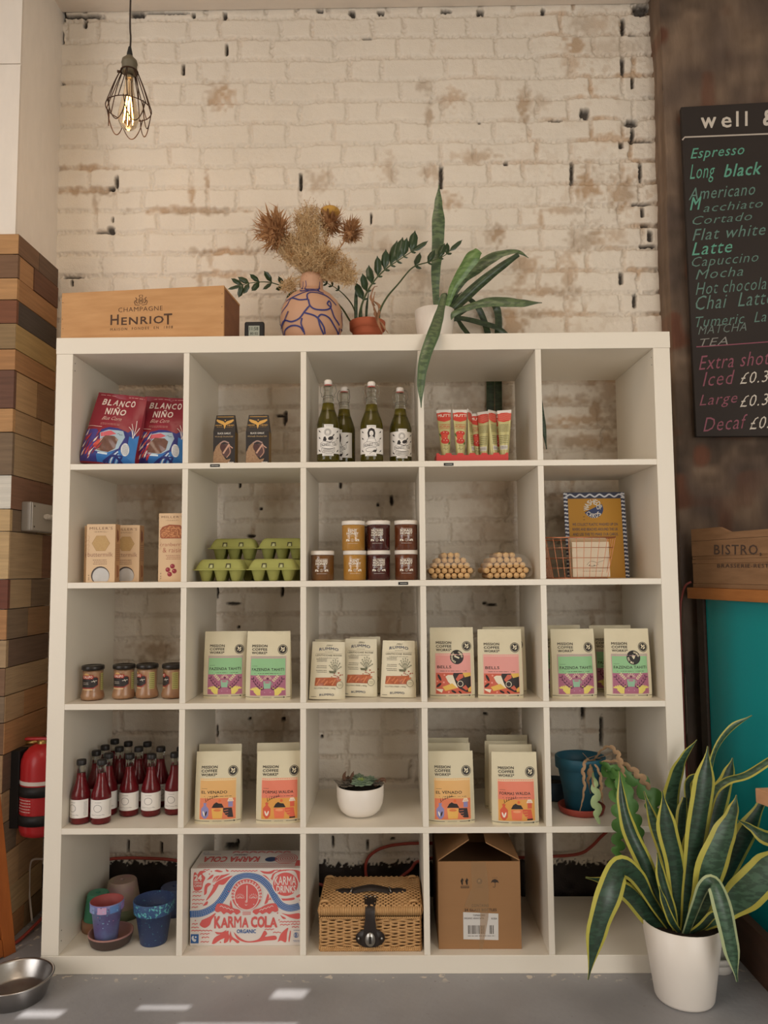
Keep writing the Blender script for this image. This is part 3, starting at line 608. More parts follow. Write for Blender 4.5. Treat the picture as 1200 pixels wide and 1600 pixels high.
for l, w_ in (([(556,505,.19),(556,470,.18),(557,440,.18)], .0085), ([(572,505,.2),(573,480,.2),(576,456,.2)], .006), ([(566,505,.18),(564,490,.18),(566,478,.18)], .006)):
    strap(rel(pxs(l, .2), tp), [w_*1.2, w_*1.4, .002], SGD, (0, -1, 0), .3).build('stub', tp)
DRY = mat('dried_leaf', '#9c7254', .8, nz=.4, ns=30, bump=.001, bs=60)
for l, w_, tw in (([(590,506,.15),(588,490,.13),(583,474,.13),(586,456,.14)], .016, 3), ([(584,470,.14),(592,480,.13),(590,500,.12),(598,521,.12)], .014, 4), ([(586,478,.14),(580,466,.14),(584,450,.14),(590,447,.14)], .009, 2.5), ([(592,500,.13),(600,512,.12),(607,521,.12)], .010, 2)):
    strap(rel(pxs(l, .15), tp), [.003, w_, w_*.7, .002], DRY, (0, -1, 0), .3, tw, wave=.2).build('dried_leaf', tp)['label'] = 'crumpled brown dried leaf'
# white pot with snake plant
p = at(679, 488, .25); sp = thing('snake_plant', 'sprawling snake plant in a plain white pot on top of the shelving unit', 'plant', (p.x, .25, TOPZ))
pot('pot', sp, .052, .0675, .156, WPOT, .004, .9)
def sleaf(root, l, wpx, m, nrm=(0, -1, 0), fold=.10, tw=0, th=.002, scale=None):
    pts = rel(pxs(l, .2), root); k = [(q[2] if len(q) > 2 else .2)-CY for q in l]; W = [w_*kk/CF for w_, kk in zip(wpx, k)]
    return strap(pts, W, m, nrm, fold, tw, th=th).build('leaf', root)
sleaf(sp, [(684,497,.25),(681,460,.25),(681,421,.24),(684,385,.24),(685,346,.23),(685,318,.23),(686,289,.23)], [8,11,15,19,21,13,1.5], SG, fold=.06)
sleaf(sp, [(692,500,.25),(701,472,.24),(709,447,.23),(723,424,.22),(738,402,.21),(748,391,.21)], [8,9,13,19,24,14], SGB, (0, -1, .2), fold=.16)
sleaf(sp, [(700,500,.27),(708,465,.28),(722,440,.28),(745,418,.28),(768,402,.27),(790,394,.26),(810,393,.25),(826,403,.25)], [6,8,12,22,22,14,9,1.5], SG, (0, -1, .5), fold=.12)
sleaf(sp, [(694,502,.24),(710,480,.23),(731,459,.22),(752,440,.21),(780,418,.2),(810,397,.2)], [10,15,17,16,13,8], SGD, (0, -1, 0), fold=.35)
sleaf(sp, [(700,500,.22),(712,488,.2),(740,477,.18),(765,471,.17),(790,471,.16),(815,473,.15),(847,473,.14)], [8,10,13,18,19,15,1.5], SG, (0, -1, .3), fold=.12)
sleaf(sp, [(686,500,.22),(688,472,.19),(694,460,.17),(690,478,.10),(684,500,.035),(677,522,-.025),(664,558,-.045),(658,595,-.05),(658,637,-.05)], [6,7,7,12,17,20,18,13,1.5], (SG, mat('leaf_margin', '#4c6140', .4)), fold=.08)
sleaf(sp, [(700,500,.3),(716,468,.33),(728,465,.36),(741,474,.39),(752,490,.409),(763,525,.413),(766,570,.413),(766,630,.413),(764,690,.413)], [6,7,7,9,10,10,13,12,9], SGD, fold=.03)
sleaf(sp, [(706,500,.3),(740,477,.35),(762,472,.38),(775,480,.409),(779,500,.413),(778,540,.413),(779,620,.413),(781,690,.413)], [5,6,8,12,11,12,11,8], SGD, fold=.03)
sleaf(sp, [(700,502,.29),(716,497,.31),(750,504,.37),(786,518,.409),(815,560,.413),(838,610,.413),(848,660,.413),(854,702,.413)], [5,8,9,8,9,10,9,1.5], SGD, fold=.03)
sleaf(sp, [(702,503,.29),(713,499,.31),(722,510,.36),(736,530,.409),(745,560,.413)], [5,7,8,7,5], SGD, fold=.03)
sleaf(sp, [(697,503,.25),(700,485,.25),(709,468,.25),(722,456,.25)], [5,6,6,1], SGD)
sleaf(sp, [(690,503,.26),(693,485,.26),(699,470,.26),(697,458,.26)], [5,7,6,2], SGD)
# ---------------------------------------------------------------- pendant lamp
LY = -.05; c0 = at(202, 120, LY); lz = lambda py: at(201, py, LY).z; LX = c0.x
pl = thing('pendant_lamp', 'hanging bulb in a brown wire cage with scalloped loops, on a dark cord', 'lamp', (LX, LY, lz(118)))
z0 = lz(118); BR = mat('rusty_wire', '#4a3427', .55, .6, nz=.4, ns=60); OL = mat('aged_brass', '#6e6552', .55, .2)
MB().tube(smooth([(0, 0, lz(86)-z0), (.002, 0, lz(60)-z0), (-.001, 0, lz(20)-z0), (.003, .0, ZC-z0+.002)], 6), .0028, mat('dark_cord', '#3a2f29', .8), 8).build('cord', pl)
MB().lathe([(0, lz(88)-z0), (.009, lz(88)-z0), (.0085, lz(84)-z0), (.0045, lz(74)-z0), (.003, lz(73)-z0)], BLK, 18).build('strain_relief', pl)
zt, zm, zb_ = lz(88)-z0, lz(99)-z0, lz(113)-z0
MB().lathe([(.0, zt+.001), (.010, zt), (.014, zt-.006), (.022, zt-.014), (.0235, zm), (.0240, zm-.001), (.0225, zm-.002), (.0225, zb_), (.019, zb_-.004), (.0, zb_-.004)], OL, 28).build('socket', pl)
GB = mat('bulb_glass', '#fff1da', .02, trans=1, ior=1.25); 
zb0 = lz(117)-z0; zb1 = lz(203)-z0; hb = zb0-zb1
bp_ = [(.012, 0), (.012, -.12), (.013, -.2), (.016, -.32), (.022, -.48), (.0285, -.66), (.031, -.76), (.029, -.86), (.022, -.94), (.010, -.99), (0, -1)]
MB().lathe([(r, zb0+h*hb) for r, h in bp_][::-1], GB, 28).build('bulb', pl)
MB().lathe([(0, zb0), (.0118, zb0), (.0118, zb0-.014), (0, zb0-.014)], mat('cap_metal', '#8d8371', .4, .8), 20).build('bulb_cap', pl)
mb = MB(); FL = mat('filament', (1, .55, .16), .5, emit=14)
for i in range(6):
    an = 2*PI*i/6; r0, r1 = .004, .0125; mb.tube([(r0*math.cos(an), r0*math.sin(an), zb0-hb*.42), (r1*math.cos(an), r1*math.sin(an), zb0-hb*.86)], .0009, FL, 6)
mb.build('filament', pl)
MB().tube([(0, 0, zb0-.01), (0, 0, zb0-hb*.5)], .0025, GB, 8).build('glass_stem', pl)
pll = bpy.data.lights.new('bulb_glow', 'POINT'); pll.energy = .9; pll.color = (1, .62, .3); pll.shadow_soft_size = .02; po = bpy.data.objects.new('bulb_glow', pll); COL.objects.link(po); po.location = (LX, LY, z0+zb0-hb*.93-.02)
# cage: collar, eight ribs in pairs, middle ring and two tiers of scallops
mb = MB(); zc = lz(112)-z0; zr = lz(170)-z0; RR = .0665; circ = lambda r, z, n=32: [(r*math.cos(2*PI*i/n), r*math.sin(2*PI*i/n), z) for i in range(n)]
mb.tube(circ(.0245, zc), .0022, BR, 6, closed=True); mb.build('collar_ring', pl); MB().tube(circ(RR, zr), .0016, BR, 6, closed=True).build('middle_ring', pl)
MB().tube([(-.026, 0, zc), (-.036, -.004, zc-.001)], .004, BR, 8).build('clamp_screw', pl)
for i in range(7):
    an = 2*PI*i/7+.3
    for d in (-.10, .10): MB().tube(smooth([(.0245*math.cos(an+d*.5), .0245*math.sin(an+d*.5), zc), (.045*math.cos(an+d), .045*math.sin(an+d), (zc*1.1+zr)/2.1+.004), (RR*math.cos(an+d*2), RR*math.sin(an+d*2), zr)], 5), .0015, BR, 6).build('rib', pl)
for i in range(7):
    a0 = 2*PI*i/7+.3+.2; a1 = a0+2*PI/7-.4+.35; P = []
    for k in range(17):
        t = k/16; an = a0-.17+(a1-a0+.17)*t; dp = math.sin(PI*t)**.55; rr_ = RR*(1-.16*dp); P.append((rr_*math.cos(an), rr_*math.sin(an), zr+.004-dp*.068))
    MB().tube(P, .0015, BR, 6).build('scallop', pl)
# ---------------------------------------------------------------- right hand side: chalkboard, counter, crate, table
BO = at(1088, 682, .29); BT = at(1064, 167, .29); BR_ = at(1200, 683, .265); BV = (BT-BO); BU = (BR_-BO); BU = (BU-BV.normalized()*BU.dot(BV.normalized())*.35).normalized(); BN = BU.cross(BV).normalized(); 
if BN.y > 0: BN = -BN
def onb(u, v):
    d = _ray(u, v); t = (BO-CAMP).dot(BN)/d.dot(BN); return CAMP+d*t
CB = mat('chalkboard', '#2b2421', .75, nz=.35, ns=5, col2='#3a322d', bump=.0003, bs=100); CBF = mat('board_edge', '#231c19', .6)
cb = thing('chalkboard', 'tall dark chalkboard with a hand chalked drinks list hung on the bare brown wall', 'menu board', BO)
U2 = BU*.62; mb = MB(); c4 = [Vector(), U2, U2+BV, BV]; bk = -BN*.022
mb.add([q for q in c4]+[q+bk for q in c4], [(0,1,2,3),(7,6,5,4),(0,4,5,1),(1,5,6,2),(2,6,7,3),(3,7,4,0)], CB); mb.build('board', cb, bev=.002)
a = Art(.05)
def chalk(s, px0, py0, px1, py1, col, slope=-.085, bold=-.004, shear=.28, space=1.1):
    V, F = glyphs(s, bold, shear, space); a.put([(px0+(px1-px0)*x, py1+(py0-py1)*y+slope*(px1-px0)*x) for x, y in V], F, col, True)
TE, TD, PK, WH = '#5fa08a', '#5f7f75', '#8a4c5c', '#cfc6ba'
chalk('w', 1095, 184, 1119, 201, WH, -.05, .02, 0); chalk('e', 1127, 183, 1143, 200, WH, -.05, .015, 0); chalk('l', 1150, 174, 1154, 198, WH, -.05, .05, 0); chalk('l', 1164, 174, 1168, 197, WH, -.05, .05, 0); chalk('&', 1192, 172, 1211, 197, WH, -.05, .04, 0)
a.line([(1066, 219), (1070, 214.5), (1230, 208)], 2.4, '#b9aea3')
for s, x0, y0, x1, y1, c, b in [('Espresso',1079,229,1163,250,TE,.004),('Long',1078,256,1117,286,TE,-.004),('black',1131,255,1190,275,TE,.012),('Americano',1076,290,1180,309,TD,0),('M',1078,308,1096,328,TE,.012),('acchiato',1099,315,1192,328,TD,-.004),
    ('Cortado',1082,335,1175,348,TD,-.006),('Flat white',1082,354,1196,372,TD,-.002),('Latte',1081,377,1144,397,TE,.002),('Capuccino',1081,398,1185,418,TD,-.006),('Mocha',1087,419,1161,434,TD,-.006),('Hot chocolate',1087,437,1216,456,TD,-.006),('Chai  Latte',1087,458,1208,480,TD,-.004),
    ('Tumeric  Latte',1087,490,1225,506,TD,-.006),('MATCHA',1091,507,1166,520,'#6e7d76',-.01),('TEA',1094,528,1137,540,'#8c8a84',-.01),('Extra shot',1092,552,1203,574,PK,-.004),('Iced',1098,580,1148,602,PK,-.006),('\u00a30.30',1156,580,1215,598,WH,-.006),
    ('Large',1093,615,1152,637,PK,-.006),('\u00a30.30',1156,616,1215,634,WH,-.006),('Decaf',1099,650,1168,672,PK,-.006),('\u00a30.30',1171,650,1230,669,WH,-.006)]:
    chalk(s, x0, y0+ (x1-x0)*.04, x1, y1+(x1-x0)*.04, c, bold=b)
a.line([(1088, 542), (1108, 541), (1230, 532)], 1.6, PK)
a.build('chalk_writing', cb, lambda u, v, o: onb(u, v)-BO+BN*o, .0006, .00002, label='chalk lettering in green, pink and white')
cd_ = Vector((.085, -.39, 0)).normalized(); cn = Vector((-cd_.y*-1, 0, 0)); cn = Vector((cd_.y, -cd_.x, 0)); cn = cn if cn.x < 0 else -cn   # face normal, pointing left
C0 = Vector((1.992, .30, 0)); ct = at(1070, 918, .3).z
def slab(mb, s0, s1, d0, d1, z0, z1, m, org=C0):
    """box along the counter face: s along, d inwards (to the right)"""
    P = [org+cd_*s-cn*d for s, d in ((s0, d0), (s1, d0), (s1, d1), (s0, d1))]; P = [Vector((q.x, min(q.y, .318+(.004 if d1 > .55 else 0)), 0)) for q in P]; o0 = org; mb.add([(q-o0)+Vector((0, 0, z)) for z in (z0, z1) for q in P], [(0,3,2,1),(4,5,6,7),(0,1,5,4),(1,2,6,5),(2,3,7,6),(3,0,4,7)], m)
OAK = wood('orange_oak', '#b9783f', '#97592b', 5, (6, 1.5, 10)); TEAL = mat('teal_paint', '#0d9a9e', .2, nz=.06, ns=5, coat=.6)
co = thing('counter', 'teal panelled counter with a thick orange wood top beside the shelving unit', 'counter', C0)
mb = MB(); slab(mb, 0, .60, -.004, .6, ct-.036, ct, OAK); mb.build('worktop', co, bev=.002)
mb = MB(); slab(mb, .05, .585, .03, .05, .0, ct-.0365, TEAL); mb.build('side_panel', co)['label'] = 'glossy teal side panel'
mb = MB(); slab(mb, .045, .585, .051, .58, .0, ct-.0365, mat('counter_body', '#1d4447', .5)); mb.build('body', co)
mb = MB(); slab(mb, .012, .045, .022, .06, .0, ct-.0365, wood('dark_post', '#3f2f26', '#2d221c')); mb.build('corner_post', co)
DW = wood('dark_brown_board', '#5a3c2c', '#3c281e', 5, (6, 1.5, 9))
mb = MB(); mb.add([(2.012, .22, 0), (2.012, -.5, 0), (2.040, -.5, 0), (2.040, .22, 0), (2.012, .22, .135), (2.012, -.5, .135), (2.040, -.5, .135), (2.040, .22, .135)], [(0,3,2,1),(4,5,6,7),(0,1,5,4),(1,2,6,5),(2,3,7,6),(3,0,4,7)], DW)
kb = mb.build('skirting_board', None, bev=.002); tag(kb, 'dark brown board standing along the foot of the teal counter', 'board')
# crate on the counter
KW = wood('weathered_crate', '#a07a58', '#7b5a3e', 5, (7, 1.5, 12), .75); bc = thing('wooden_crate', 'weathered wooden crate stencilled BISTRO standing on the counter', 'crate', C0+Vector((0, 0, ct+.001)))
O2 = C0; zs_ = [0, .013, .075, .088, .098, .146, .184]; crz = at(1080, 828, .28).z-ct
zs_ = [z/.184*crz for z in zs_]
for i in range(5):
    mb = MB(); slab(mb, .024, .575, .004+(.0015 if i % 2 else 0), .016, zs_[i]+(.0006 if i else 0), zs_[i+1]-.0006, KW); mb.build('slat', bc)
mb = MB(); zt0, zt1 = zs_[5]+.0005, zs_[6]; prof_ = [(.024, zt0), (.575, zt0), (.575, zt1), (.52, zt1), (.49, zt1-.018), (.22, zt1-.018), (.17, zt1), (.024, zt1)]
P = [(C0+cd_*s-cn*.004-O2+Vector((0, 0, z))) for s, z in prof_]; Q = [(C0+cd_*s-cn*.016-O2+Vector((0, 0, z))) for s, z in prof_]; n_ = len(P); mb.add(P+Q, [list(range(n_)), list(range(2*n_-1, n_-1, -1))]+[(i, i+n_, (i+1) % n_+n_, (i+1) % n_) for i in range(n_)], KW); mb.build('top_slat', bc)
mb = MB(); slab(mb, .024, .036, .0165, .30, 0, zs_[5], KW); slab(mb, .563, .575, .0165, .30, 0, zs_[5], KW); mb.build('end_board', bc)
mb = MB(); slab(mb, .037, .562, .0165, .30, 0, .01, KW); mb.build('base_board', bc); mb = MB(); slab(mb, .024, .575, .301, .313, 0, zs_[5], KW); mb.build('back_board', bc)
def onface(u, v, o):  # pixels traced on to the crate front plane
    n2 = cn; P0 = C0-cn*.004; d = _ray(u, v); t = (P0-CAMP).dot(n2)/d.dot(n2); return CAMP+d*t+n2*o-C0-Vector((0, 0, ct+.001))
a = Art(.05)
for s, x0, y0, x1, y1, b in [('BISTRO,',1116,851,1190,869,.01),('BRASSERIE-RESTAURANT',1121,881,1246,887,.005)]:
    V, F = glyphs(s, b, 0, 1.15); a.put([(x0+(x1-x0)*x, y1+(y0-y1)*y) for x, y in V], F, '#54423a', True)
a.build('stencil', bc, onface, .0009, .0001, label='faded black stencilled lettering')
# small table corner
p = atz(1183, 1231, .60); p = Vector((1.872, -.38, 0)); tb = thing('side_table', 'corner of a small pale wood table at the right edge, nearest the viewer', 'table', p)
LW = wood('pale_beech', '#c99872', '#b07f58', 5, (4, 4, 9)); zt_ = at(1183, 1231, p.y).z; d1 = Vector((.30, -.95, 0)).normalized()*.5; d2 = Vector((.98, .10, 0)).normalized()*.5
mb = MB(); c4 = [Vector(), d1, d1+d2, d2]; mb.add([q+Vector((0, 0, z)) for z in (zt_-.034, zt_) for q in c4], [(0,3,2,1),(4,5,6,7),(0,1,5,4),(1,2,6,5),(2,3,7,6),(3,0,4,7)], LW); mb.build('tabletop', tb, bev=.002)
cc = (d1+d2)/2; MB().lathe([(0, 0), (.14, 0), (.14, .008), (.03, .016), (.022, .03), (.022, zt_-.05), (.06, zt_-.036), (0, zt_-.036)], BLK, 24, (cc.x, cc.y, 0)).build('pedestal', tb)
# white tub behind the plant pot
p = atz(1130, 1524, 0); tu = thing('plastic_tub', 'small white round lidded tub on the floor behind the white plant pot', 'tub', (p.x, p.y+.035, 0))
WP = mat('white_plastic', '#d8d2ca', .4); MB().lathe([(0, 0), (.036, 0), (.038, .002), (.040, .024), (0, .024)], WP, 28).build('body', tu); MB().lathe([(0, .0245), (.042, .0245), (.0425, .034), (.041, .040), (.034, .041), (.033, .039), (0, .039)], WP, 28).build('lid', tu)
# ---------------------------------------------------------------- left hand side
x0 = -.184; z0_, z1_ = atx(60, 831, -.16).z, atx(60, 786, -.16).z
sw = thing('switch_box', 'grey metal switch box with a white conduit fixed to the timber clad wall', 'switch', (x0, .28, (z0_+z1_)/2)); hh = (z1_-z0_)/2
GM = mat('grey_metal', '#a9a49c', .45, .5); MB().box(-.003, -.09, -hh, .030, .085, hh, GM, .004).build('box', sw); MB().box(.0305, -.088, -hh+.003, .0335, .083, hh-.003, mat('grey_metal_lid', '#b8b2a8', .4, .5), .001).build('lid', sw)
MB().tube([(.040, -.01, .004), (.040, .20, .004)], .0075, WP, 12).build('conduit', sw)
for y in (.0, .03, .06): MB().tube([(.040, y, .004), (.040, y+.012, .004)], .0095, WP, 12).build('conduit_clip', sw)
for y, z in ((-.075, -hh*.7), (-.075, hh*.7), (.07, hh*.7), (.07, -hh*.7)): MB().lathe([(0, 0), (.003, 0), (.003, .001), (0, .0012)], mat('dark_screw', '#4b453f', .5, .6), 8).build('screw', sw).matrix_local = Matrix.Translation((.0336, y, z))@Matrix.Rotation(PI/2, 4, 'Y')
# fire extinguisher
EY = .20; ez = lambda py: at(55, py, EY).z; er = .064; ex_ = at(34, 1230, EY).x+er
fe = thing('fire_extinguisher', 'red fire extinguisher strapped to the timber clad wall left of the shelving unit', 'fire extinguisher', (ex_, EY, ez(1302)))
RED = mat('red_enamel', '#b3272a', .3, nz=.1, ns=5); h0 = ez(1302); zz = lambda py: ez(py)-h0
MB().lathe([(0, .002), (er*.7, 0), (er*.92, .006), (er, .022), (er, zz(1192)), (er*.97, zz(1184)), (er*.85, zz(1174)), (er*.6, zz(1166)), (er*.3, zz(1161)), (0, zz(1160))], RED, 36).build('cylinder', fe)
MB().lathe([(er*.28, zz(1162)), (er*.28, zz(1156)), (er*.2, zz(1155)), (0, zz(1155))], mat('brass', '#a58a52', .35, .9), 16).build('valve_body', fe)
MB().box(-.055, -.010, zz(1156), .03, .010, zz(1152), RED, .002).build('lever', fe); MB().tube([(-.005, 0, zz(1158)), (-.05, -.01, zz(1160))], .007, mat('brass', '#a58a52'), 10).build('nozzle', fe)
for py0, py1 in ((1238, 1222), (1282, 1266)): MB().lathe([(er+.0005, zz(py0)), (er+.003, zz(py0)), (er+.003, zz(py1)), (er+.0005, zz(py1))], BLK, 36).build('strap', fe)
a = Art(); a.rect(-.11, zz(1221)+.002, .11, zz(1214), '#d9cfc6')
a.lines(-.06, zz(1262), -.005, zz(1240), 5, '#d9b8b0', 3); a.lines(-.10, zz(1258), -.07, zz(1244), 3, '#d9b8b0', 5); a.ring(-.09, zz(1255), .006, .0015, '#d9b8b0', 12)
a.build('label', fe, lambda u, v, o: ((er+o)*math.sin(u/er), -(er+o)*math.cos(u/er), v), label='white band and small white safety print')
MB().box(-.090, -.03, zz(1290), -er*.92, .03, zz(1170), mat('black_bracket', '#1d1a19', .6), .003).build('bracket', fe)
# white cable and red cable
tag(MB().tube(smooth([at(68,1342,.33), at(52,1343,.33), at(47,1352,.32), at(46,1375,.32), at(46,1397,.32), at(50,1440,.30)], 6), .0035, WP, 8).build('white_cable'), 'thin white cable looping down the timber clad wall below the extinguisher', 'cable')
HR = mat('red_cable', '#a8473c', .5); Yh = .4135; q = lambda *l: [at(u, v, Yh) for u, v in l]
tag(MB().tube(smooth([atz(15, 1478, .01), atz(38, 1462, .01)]+q((100,1400),(150,1352),(175,1342),(225,1341),(277,1345),(330,1362),(420,1376),(497,1381),(515,1394),(560,1402),(600,1388),(640,1354+6),(656,1345),(720,1336),(790,1340),(865,1338),(905,1334),(925,1322),(945,1302),(990,1268)), 6), .0052, HR, 8).build('red_cable'), 'long red cable lying along the wall behind the bottom shelves', 'cable')
tag(MB().tube(smooth(q((600,1388+6),(577,1378),(571,1358),(577,1338),(600,1324),(640,1318),(700,1319),(760,1330)), 6), .0052, HR, 8).build('red_cable'), 'red cable curving up in a loop above the wicker hamper', 'cable')
tag(MB().tube(smooth([at(1080,909,.27), at(1071,915,.28), at(1066,930,.30), at(1063,960,.31), at(1066,1060,.315), at(1071,1180,.315), at(1080,1300,.315), at(1085,1400,.315)], 8), .0035, mat('dull_red_cable', '#7a3832', .55), 8).build('red_cable'), 'thin dull red cable hanging down beside the right side of the shelving unit', 'cable')
# leaning orange frame of a board at the left edge
FW = wood('orange_varnish', '#b5672f', '#8f4a20', 4, (9, 9, 1.5), .4)
b0 = atz(33, 1480, 0)+Vector((0, -.03, 0)); b1 = atz(-60, 1530, 0); u_ = (b1-b0).normalized(); lean = (at(-8, 1225, b0.y+.02)-b0); lean = at(0, 1232, b0.y-.05)-b0; 
fb = thing('sign_frame', 'orange varnished wooden frame of a standing sign at the left edge of the floor', 'sign', b0); ln = lean.normalized(); nn = u_.cross(ln).normalized()
def bar(p0, p1, w_, d_, wd, m=FW):
    t = (p1-p0); W_ = wd.normalized()*w_; D2 = nn*d_; P = [p0, p1, p1+W_, p0+W_]; return MB().add([q_ for q_ in P]+[q_+D2 for q_ in P], [(0,1,2,3),(7,6,5,4),(0,4,5,1),(1,5,6,2),(2,6,7,3),(3,7,4,0)], m)
L3 = ln*.72; bar(Vector(), L3, .04, .022, u_).build('stile', fb, bev=.002); bar(ln*.005+u_*.041, ln*.005+u_*.45, .05, .022, ln).build('rail', fb, bev=.002); bar(L3-ln*.05+u_*.041, L3-ln*.05+u_*.45, .05, .022, ln).build('rail', fb, bev=.002)
bar(u_*.45, L3+u_*.45, .04, .022, u_).build('stile', fb, bev=.002); bar(ln*.056+u_*.041+nn*.008, L3-ln*.051+u_*.041+nn*.008, .408, .006, u_, mat('dark_board', '#3c2a24', .7)).build('board', fb)
# steel bowl
p = atz(27, 1519, .06); bw = thing('metal_bowl', 'shiny steel pet bowl on the floor at the foot of the shelving unit', 'bowl', (p.x, p.y-.01, 0))
STL = mat('brushed_steel', '#b9b6b3', .28, 1, bump=.0001, bs=300, stretch=(1, 1, 8))
MB().lathe([(0, .004), (.070, .004), (.0735, 0), (.078, .001), (.0955, .050), (.0985, .053), (.0985, .056), (.094, .057), (.091, .053), (.078, .014), (.070, .010), (0, .009)], STL, 48).build('bowl', bw)
# ---------------------------------------------------------------- big snake plant in the white floor pot
PX0, PY0 = at(1069, 1570, -.12).x, -.125
bp = thing('snake_plant', 'large variegated snake plant with yellow edged leaves in a tall white floor pot', 'plant', (PX0, PY0, 0))
pz = at(1066, 1464, PY0-.1).z; PH = pz
pot('pot', bp, .074, .104, PH, WPOT, .004, .88)
YEL = mat('yellow_leaf_margin', '#b9b04e', .4, nz=.3, ns=25, col2='#8c9440'); GRN = snake_green('variegated_green', '#273a2c', '#304a38', 70); GR2 = snake_green('variegated_green_light', '#324a37', '#44614a', 65)
for l, wd, m, nr, fo in [
    ([(1045,1470,-.12),(1020,1410,-.14),(996,1370,-.17),(970,1356,-.2),(952,1398,-.24),(934,1452,-.25),(919,1531,-.25)], [12,16,26,34,40,32,2], (GRN, YEL), (0, -1, .3), .10),
    ([(1052,1475,-.1),(1020,1436,-.12),(985,1398,-.15),(955,1380,-.17),(915,1371,-.18)], [12,30,28,14,2], (GRN, YEL), (-.2, -1, .4), .15),
    ([(1050,1470,-.12),(1030,1400,-.13),(1006,1345,-.14),(985,1300,-.13),(973,1255,-.12),(968,1205,-.1)], [12,20,26,24,16,2], (GRN, YEL), (0, -1, 0), .2),
    ([(1056,1470,-.12),(1048,1360,-.13),(1026,1298,-.13),(1006,1236,-.12)], [14,26,20,2], (GR2, YEL), (-.4, -1, 0), .18),
    ([(1062,1470,-.14),(1057,1360,-.17),(1043,1296,-.18),(1035,1236,-.18)], [14,30,32,2], (GRN, YEL), (0, -1, 0), .12),
    ([(1064,1470,-.07),(1056,1340,-.05),(1048,1262,-.04),(1057,1212,-.05),(1070,1181,-.06),(1089,1156,-.07)], [14,22,30,24,12,1.5], (GR2, YEL), (.2, -1, 0), .1),
    ([(1068,1472,-.1),(1063,1350,-.1),(1066,1275,-.1),(1070,1246,-.1)], [12,20,18,8], (GRN, YEL), (0, -1, 0), .2),
    ([(1073,1472,-.15),(1080,1372,-.17),(1091,1291,-.18),(1101,1226,-.18),(1106,1166,-.17)], [14,26,34,34,2], (GRN, YEL), (0, -1, 0), .14),
    ([(1080,1465,-.12),(1086,1340,-.1),(1075,1240,-.09),(1078,1218,-.12),(1094,1208,-.15)], [10,16,12,10,3], (GRN, YEL), (-.8, -1, 0), .1),
    ([(1085,1465,-.1),(1100,1300,-.08),(1106,1230,-.07),(1117,1174,-.06),(1142,1138,-.05),(1175,1118,-.05)], [10,12,14,10,11,1.5], (GR2, YEL), (.6, -1, .2), .1),
    ([(1086,1465,-.06),(1104,1340,-.04),(1122,1255,-.03),(1138,1212,-.03),(1145,1184,-.03)], [16,36,34,20,2], (GRN, YEL), (0, -1, 0), .12),
    ([(1086,1465,-.12),(1098,1320,-.13),(1112,1246,-.13),(1134,1221,-.13),(1166,1211,-.13),(1200,1190,-.13),(1222,1176,-.13)], [10,12,13,14,14,13,8], (GR2, YEL), (0, -.6, 1), .1),
    ([(1086,1475,-.17),(1098,1412,-.2),(1113,1356,-.22),(1131,1307,-.22),(1145,1270,-.21),(1151,1242,-.2)], [14,38,50,40,20,2], (GR2, YEL), (.1, -1, .1), .10),
    ([(1092,1465,-.08),(1130,1370,-.05),(1165,1305,-.04),(1190,1256,-.03)], [14,38,36,14], (GRN, YEL), (.1, -1, 0), .12),
    ([(1078,1478,-.18),(1088,1415,-.21),(1101,1385,-.24),(1116,1382,-.26),(1130,1420,-.28),(1143,1480,-.29),(1152,1534,-.29)], [12,16,20,24,30,26,3], (GR2, mat('pale_leaf_margin', '#a9b487', .4)), (0, -1, .3), .12),
    ([(1098,1470,-.13),(1130,1425,-.16),(1165,1396,-.19),(1200,1360,-.2),(1225,1330,-.2)], [12,34,52,50,20], (GR2, YEL), (-.1, -1, .3), .08),
    ([(1095,1465,-.1),(1130,1400,-.1),(1175,1350,-.1),(1205,1352,-.1),(1225,1362,-.12)], [8,10,12,14,10], (GRN, YEL), (0, -.5, 1), .1),
    ([(1105,1470,-.1),(1190,1400,-.12),(1245,1350,-.15),(1230,1318,-.18),(1195,1308,-.2),(1172,1292,-.2),(1152,1281,-.2)], [8,12,22,28,22,10,1.5], (GR2, YEL), (0, -1, .5), .12),
    ([(1085,1478,-.17),(1097,1448,-.19),(1112,1432,-.2),(1126,1424,-.2)], [10,14,14,3], (GRN, YEL), (0, -1, 0), .15),
    ([(1058,1478,-.15),(1048,1420,-.17),(1034,1372,-.17),(1027,1333,-.17)], [10,18,16,2], (GRN, YEL), (0, -1, 0), .2),
    ([(1066,1478,-.16),(1050,1440,-.18),(1038,1410,-.19),(1030,1385,-.19)], [8,12,10,2], (GRN, YEL), (0, -1, 0), .2),
    ([(1075,1470,-.1),(1076,1400,-.12),(1072,1330,-.12),(1074,1290,-.12)], [10,16,14,2], (GRN, YEL), (.3, -1, 0), .2)]:
    q0 = l[0]; base = Vector((PX0+(at(q0[0], q0[1], q0[2]).x-PX0)*.8, q0[2]*.5+PY0*.5, PH*.86)); pts = [base]+pxs(l[1:], -.1); pts = [p_-Vector(bp.location) for p_ in pts]
    W = [w_*((q_[2])-CY)/CF for w_, q_ in zip(wd, l)]; strap(pts, W, m, nr, fo, 0, th=.0025, nc=10 if max(wd) > 28 else 8).build('leaf', bp)
# ================================================================ what stands in the cubes
Z1, Z2, Z3, Z4, Z5 = shz(1), shz(2), shz(3), shz(4), .05
VROW = 715      # pixel row of the shelf being filled
def px2m(u0, u1, Y): return at(u1, VROW, Y).x-at(u0, VROW, Y).x
def bx(u, Y, v=None): return at(u, v or VROW, Y).x
def hz(v, Y, z, u=600): return at(u, v, Y).z-z
